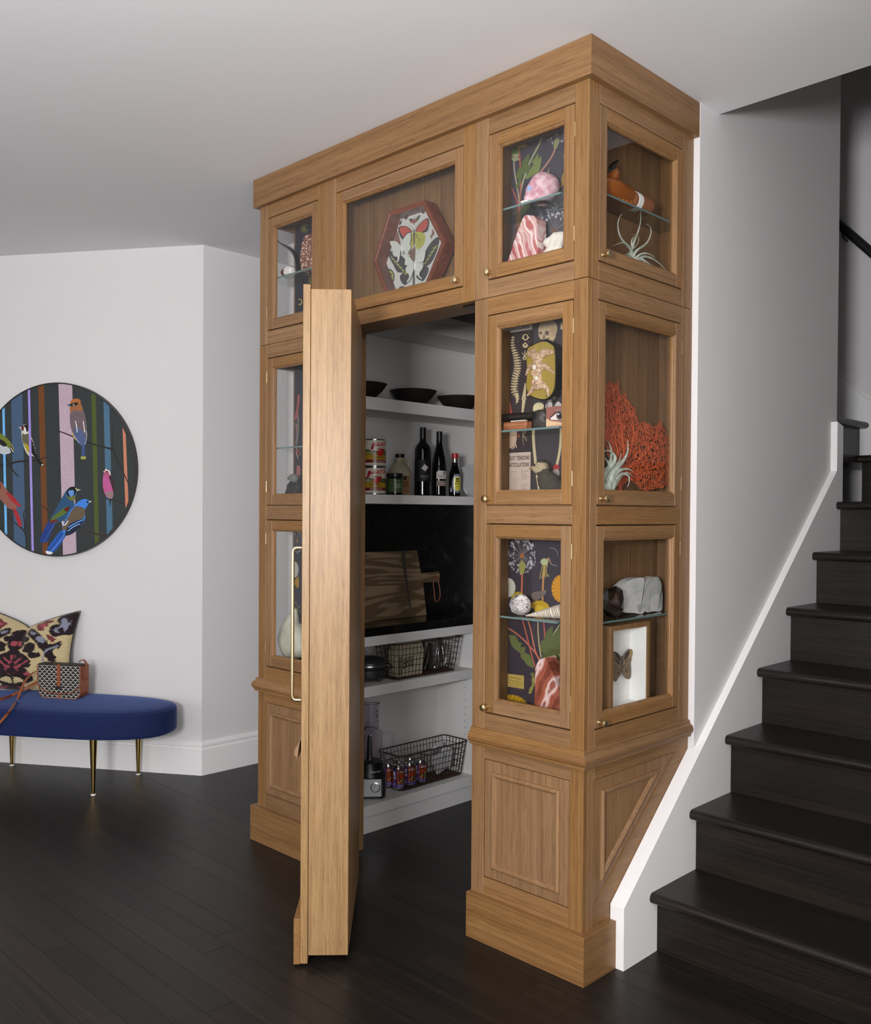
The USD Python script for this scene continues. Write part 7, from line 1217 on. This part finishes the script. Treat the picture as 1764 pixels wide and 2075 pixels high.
for wings, bdy in ((((sm((655, 905), (600, 840), (540, 820), (480, 825), (465, 860), (500, 940), (515, 1005), (600, 960), (650, 940))), sm((680, 905), (720, 820), (780, 710), (840, 670), (855, 760), (840, 850), (820, 890), (700, 920)), sm((655, 930), (600, 960), (530, 1010), (520, 1060), (550, 1110), (600, 1120), (615, 1160), (595, 1210), (630, 1200), (655, 1080), (665, 980)), sm((690, 925), (780, 890), (850, 900), (855, 960), (820, 1010), (800, 1060), (740, 1020), (700, 970))), [(672, 900), (678, 960), (705, 1050)]),
                   ((sm((905, 1220), (840, 1130), (780, 1080), (735, 1090), (750, 1180), (745, 1260), (790, 1280), (880, 1245)), sm((940, 1220), (990, 1110), (1060, 1010), (1120, 985), (1130, 1040), (1110, 1150), (1080, 1210), (1000, 1225)), sm((905, 1245), (830, 1260), (770, 1330), (770, 1400), (820, 1450), (830, 1500), (785, 1590), (810, 1590), (860, 1500), (900, 1400), (915, 1300)), sm((945, 1240), (1040, 1235), (1090, 1280), (1070, 1350), (1025, 1420), (1030, 1480), (1075, 1530), (1050, 1535), (990, 1470), (950, 1370), (935, 1290))), [(924, 1215), (928, 1290), (935, 1370)])):
    PL2 = planeY(yh+.036); w0 = None
    mt = thing('paper_moth', 'white paper moth mounted in the hexagonal box, ' + ('the upper one' if bdy[0][0] == 672 else 'the lower one'), 'moth', onY(*K7(*bdy[0]), yh+.036)) if False else ht
    for k, wg in enumerate(wings):
        s_ = PL2.shape(K7, wg); obj('moth_wing', put(ext(s_, .0012), PL2.m@frame_m((0, 0, .0005*k), (1, 0, 0), (0, 1, 0), (0, 0, 1))), 'luna_white', mt)
    p = curve([onY(*K7(*q), yh+.033) for q in bdy], 12); mb = obj('moth_body', tube(p, np.r_[np.linspace(.003, .0055, 5), np.linspace(.005, .003, 7)], 10), 'white_matte', mt, smooth=60)
    obj('mounting_pin', tube([p[2], p[2]+[0, .0165, 0]], .0007, 6), 'steel', mt)
# ------------------------------------------------------------------ left cabinet
ZU = 2.2964; xk, yk2 = onY(*KU(720, 960), .085)[0], .085
mk('druzy', {'g': ('geometry', {}), 'v': ('voronoi_texture', {'scale': 190.0}), 'sx': ('separate_color', {}), 'r': ('rgb_ramp', {'ramp': [(0, lin((96, 52, 38))), (.6, lin((152, 92, 70))), (.86, lin((190, 140, 116))), (.93, lin((240, 226, 214)))]}), 'b': ('bump', {'strength': 1.0, 'distance': .004}), 'p': ('principled_bsdf', {'roughness': .16, 'specular_ior_level': .8})}, [('g.position', 'v.vector'), ('v.color', 'sx.color'), ('sx.r', 'r.fac'), ('r.color', 'p.base_color'), ('v.distance', 'b.height'), ('b.normal', 'p.normal')])
P = planeY(.070); s_ = P.shape(KU, sm((585, 970), (580, 800), (600, 640), (640, 450), (720, 375), (820, 372), (920, 420), (960, 640), (960, 880), (830, 910))); s_ = affinity.translate(s_, 0, ZU+.001-s_.bounds[1]) if s_.bounds[1] < ZU else s_
zs_ = s_.bounds[1]; s_ = s_.union(sbox(s_.bounds[0]+.01, ZU+.0003, s_.bounds[2]-.01, zs_+.03))
g = ext(s_, .045).subdivide_to_size(.007); g = trimesh.Trimesh(g.vertices, g.faces, process=True); c_ = g.vertices[:, :2].mean(0); k_ = 1-.22*(g.vertices[:, 2]/.045); g.vertices[:, :2] = c_+(g.vertices[:, :2]-c_)*k_[:, None]; n_ = meshkit.noise(g.vertices*180, 4)-.5; g.vertices += g.vertex_normals*(n_*.007)[:, None]; g.vertices[:, 1] = np.maximum(g.vertices[:, 1], ZU+.0003)
dz_ = thing('druzy_crystal', 'large sparkling reddish brown crystal cluster in the left upper cabinet', 'crystal', (s_.centroid.x, .09, ZU)); obj('cluster', put(g, frame_m((0, .118, 0), (1, 0, 0), (0, 0, 1), (0, -1, 0))), 'druzy', dz_)
cc = onY(*KU(440, 940), .075); sc_ = thing('small_crystal', 'small rust and white crystal lump on the left glass shelf', 'crystal', (cc[0], .075, ZU))
g = noisy(sphere((0, 0, 0), 1, 4), .16, 2.4, 5); col = np.tile(lin((122, 60, 40)), (len(g.vertices), 1)); col[g.vertices[:, 0] > .02] = lin((214, 208, 204)); g.vertices *= [.036, .028, .026]; g.apply_translation((cc[0], .075, ZU)); g.vertices[:, 2] += ZU+.0003-g.vertices[:, 2].min(); obj('lump', g, 'geode_skin', sc_, smooth=20, color=col)
hq = [onY(*KU(250, 530), .150), onY(*KU(300, 580), .148), onY(*KU(420, 650), .142), onY(*KU(520, 740), .132), onY(*KU(570, 860), .12), onY(*KU(580, 985), .112)]; hq[-1][2] = ZU+.011
hn = thing('curved_horn', 'slender curved black horn behind the small crystal', 'horn', hq[-1]); obj('horn', tube(curve(hq, 30), np.r_[np.linspace(.0015, .0085, 15), np.linspace(.0088, .0105, 15)], 14), 'dark_glass', hn, smooth=60)
zb0 = 1.3884; yb2 = .085; qk = lambda a, b, d=0: np.array([onY(*KL(a, b), yb2)[0], yb2+d, onY(*KL(a, b), yb2)[2]])
bt2 = thing('dark_bird', 'dark bird figure with grey head in the left middle tier', 'figurine', (qk(900, 1800)[0], yb2, zb0))
obj('body', noisy(blob([(qk(930, 1320), .012), (qk(860, 1500), .018), (qk(900, 1640), .026), (qk(1000, 1560), .022), (qk(1100, 1500), .018), (qk(820, 1780), .022), (qk(1060, 1760), .026)], .004, 8, [(0, 1), (0, 3), (1, 2), (2, 3), (3, 4), (2, 5), (2, 6), (5, 6), (3, 6)]), .003, 70, 3), 'black_matte', bt2, smooth=True); plain('grey_down', (112, 114, 110), .8)
obj('head', blob([(qk(900, 1180), .016), (qk(990, 1190), .017), (qk(960, 1270), .014), (qk(760, 1195), .005)], .004, 6, [(0, 1), (1, 2), (0, 2), (0, 3)]), 'grey_down', bt2, smooth=True)
zc0 = .7334; yc0 = .092; cq = lambda a, b, d=0: np.array([onY(*KLL(a, b), yc0)[0], yc0+d, onY(*KLL(a, b), yc0)[2]])
cn = thing('conch_shell', 'large pale conch shell with pink lip in the left lower tier', 'shell', (cq(340, 1800)[0], yc0, zc0))
sh_ = blob([(cq(400, 1300), .010), (cq(360, 1420), .030), (cq(340, 1560), .046), (cq(330, 1700), .055), (cq(350, 1800), .052), (cq(420, 1650), .052), (cq(460, 1800), .046)], .006, 8, [(0, 1), (1, 2), (2, 3), (3, 4), (2, 5), (3, 5), (4, 6), (5, 6), (4, 5)]); sh_.vertices[:, 1] = yc0+(sh_.vertices[:, 1]-yc0)*.9; sh_.vertices[:, 2] = np.maximum(sh_.vertices[:, 2], zc0+.010); plain('shell_pale', (186, 184, 164), .5, bump=.4, bscale=40); plain('shell_pink', (176, 118, 132), .3)
obj('whorl', noisy(sh_, .004, 26, 4), 'shell_pale', cn, smooth=True); obj('lip', tube(curve([cq(180, 1850, -.035), cq(170, 1900, -.05), cq(230, 1990, -.055), cq(330, 2010, -.06), cq(440, 2000, -.055), cq(540, 2040, -.04)], 24)*[1, 1, 0]+np.c_[np.zeros((24, 2)), np.r_[np.linspace(zc0+.040, zc0+.011, 10), np.full(14, zc0+.011)]], np.r_[np.linspace(.004, .0105, 8), np.full(16, .0105)], 12), 'shell_pink', cn, smooth=60)
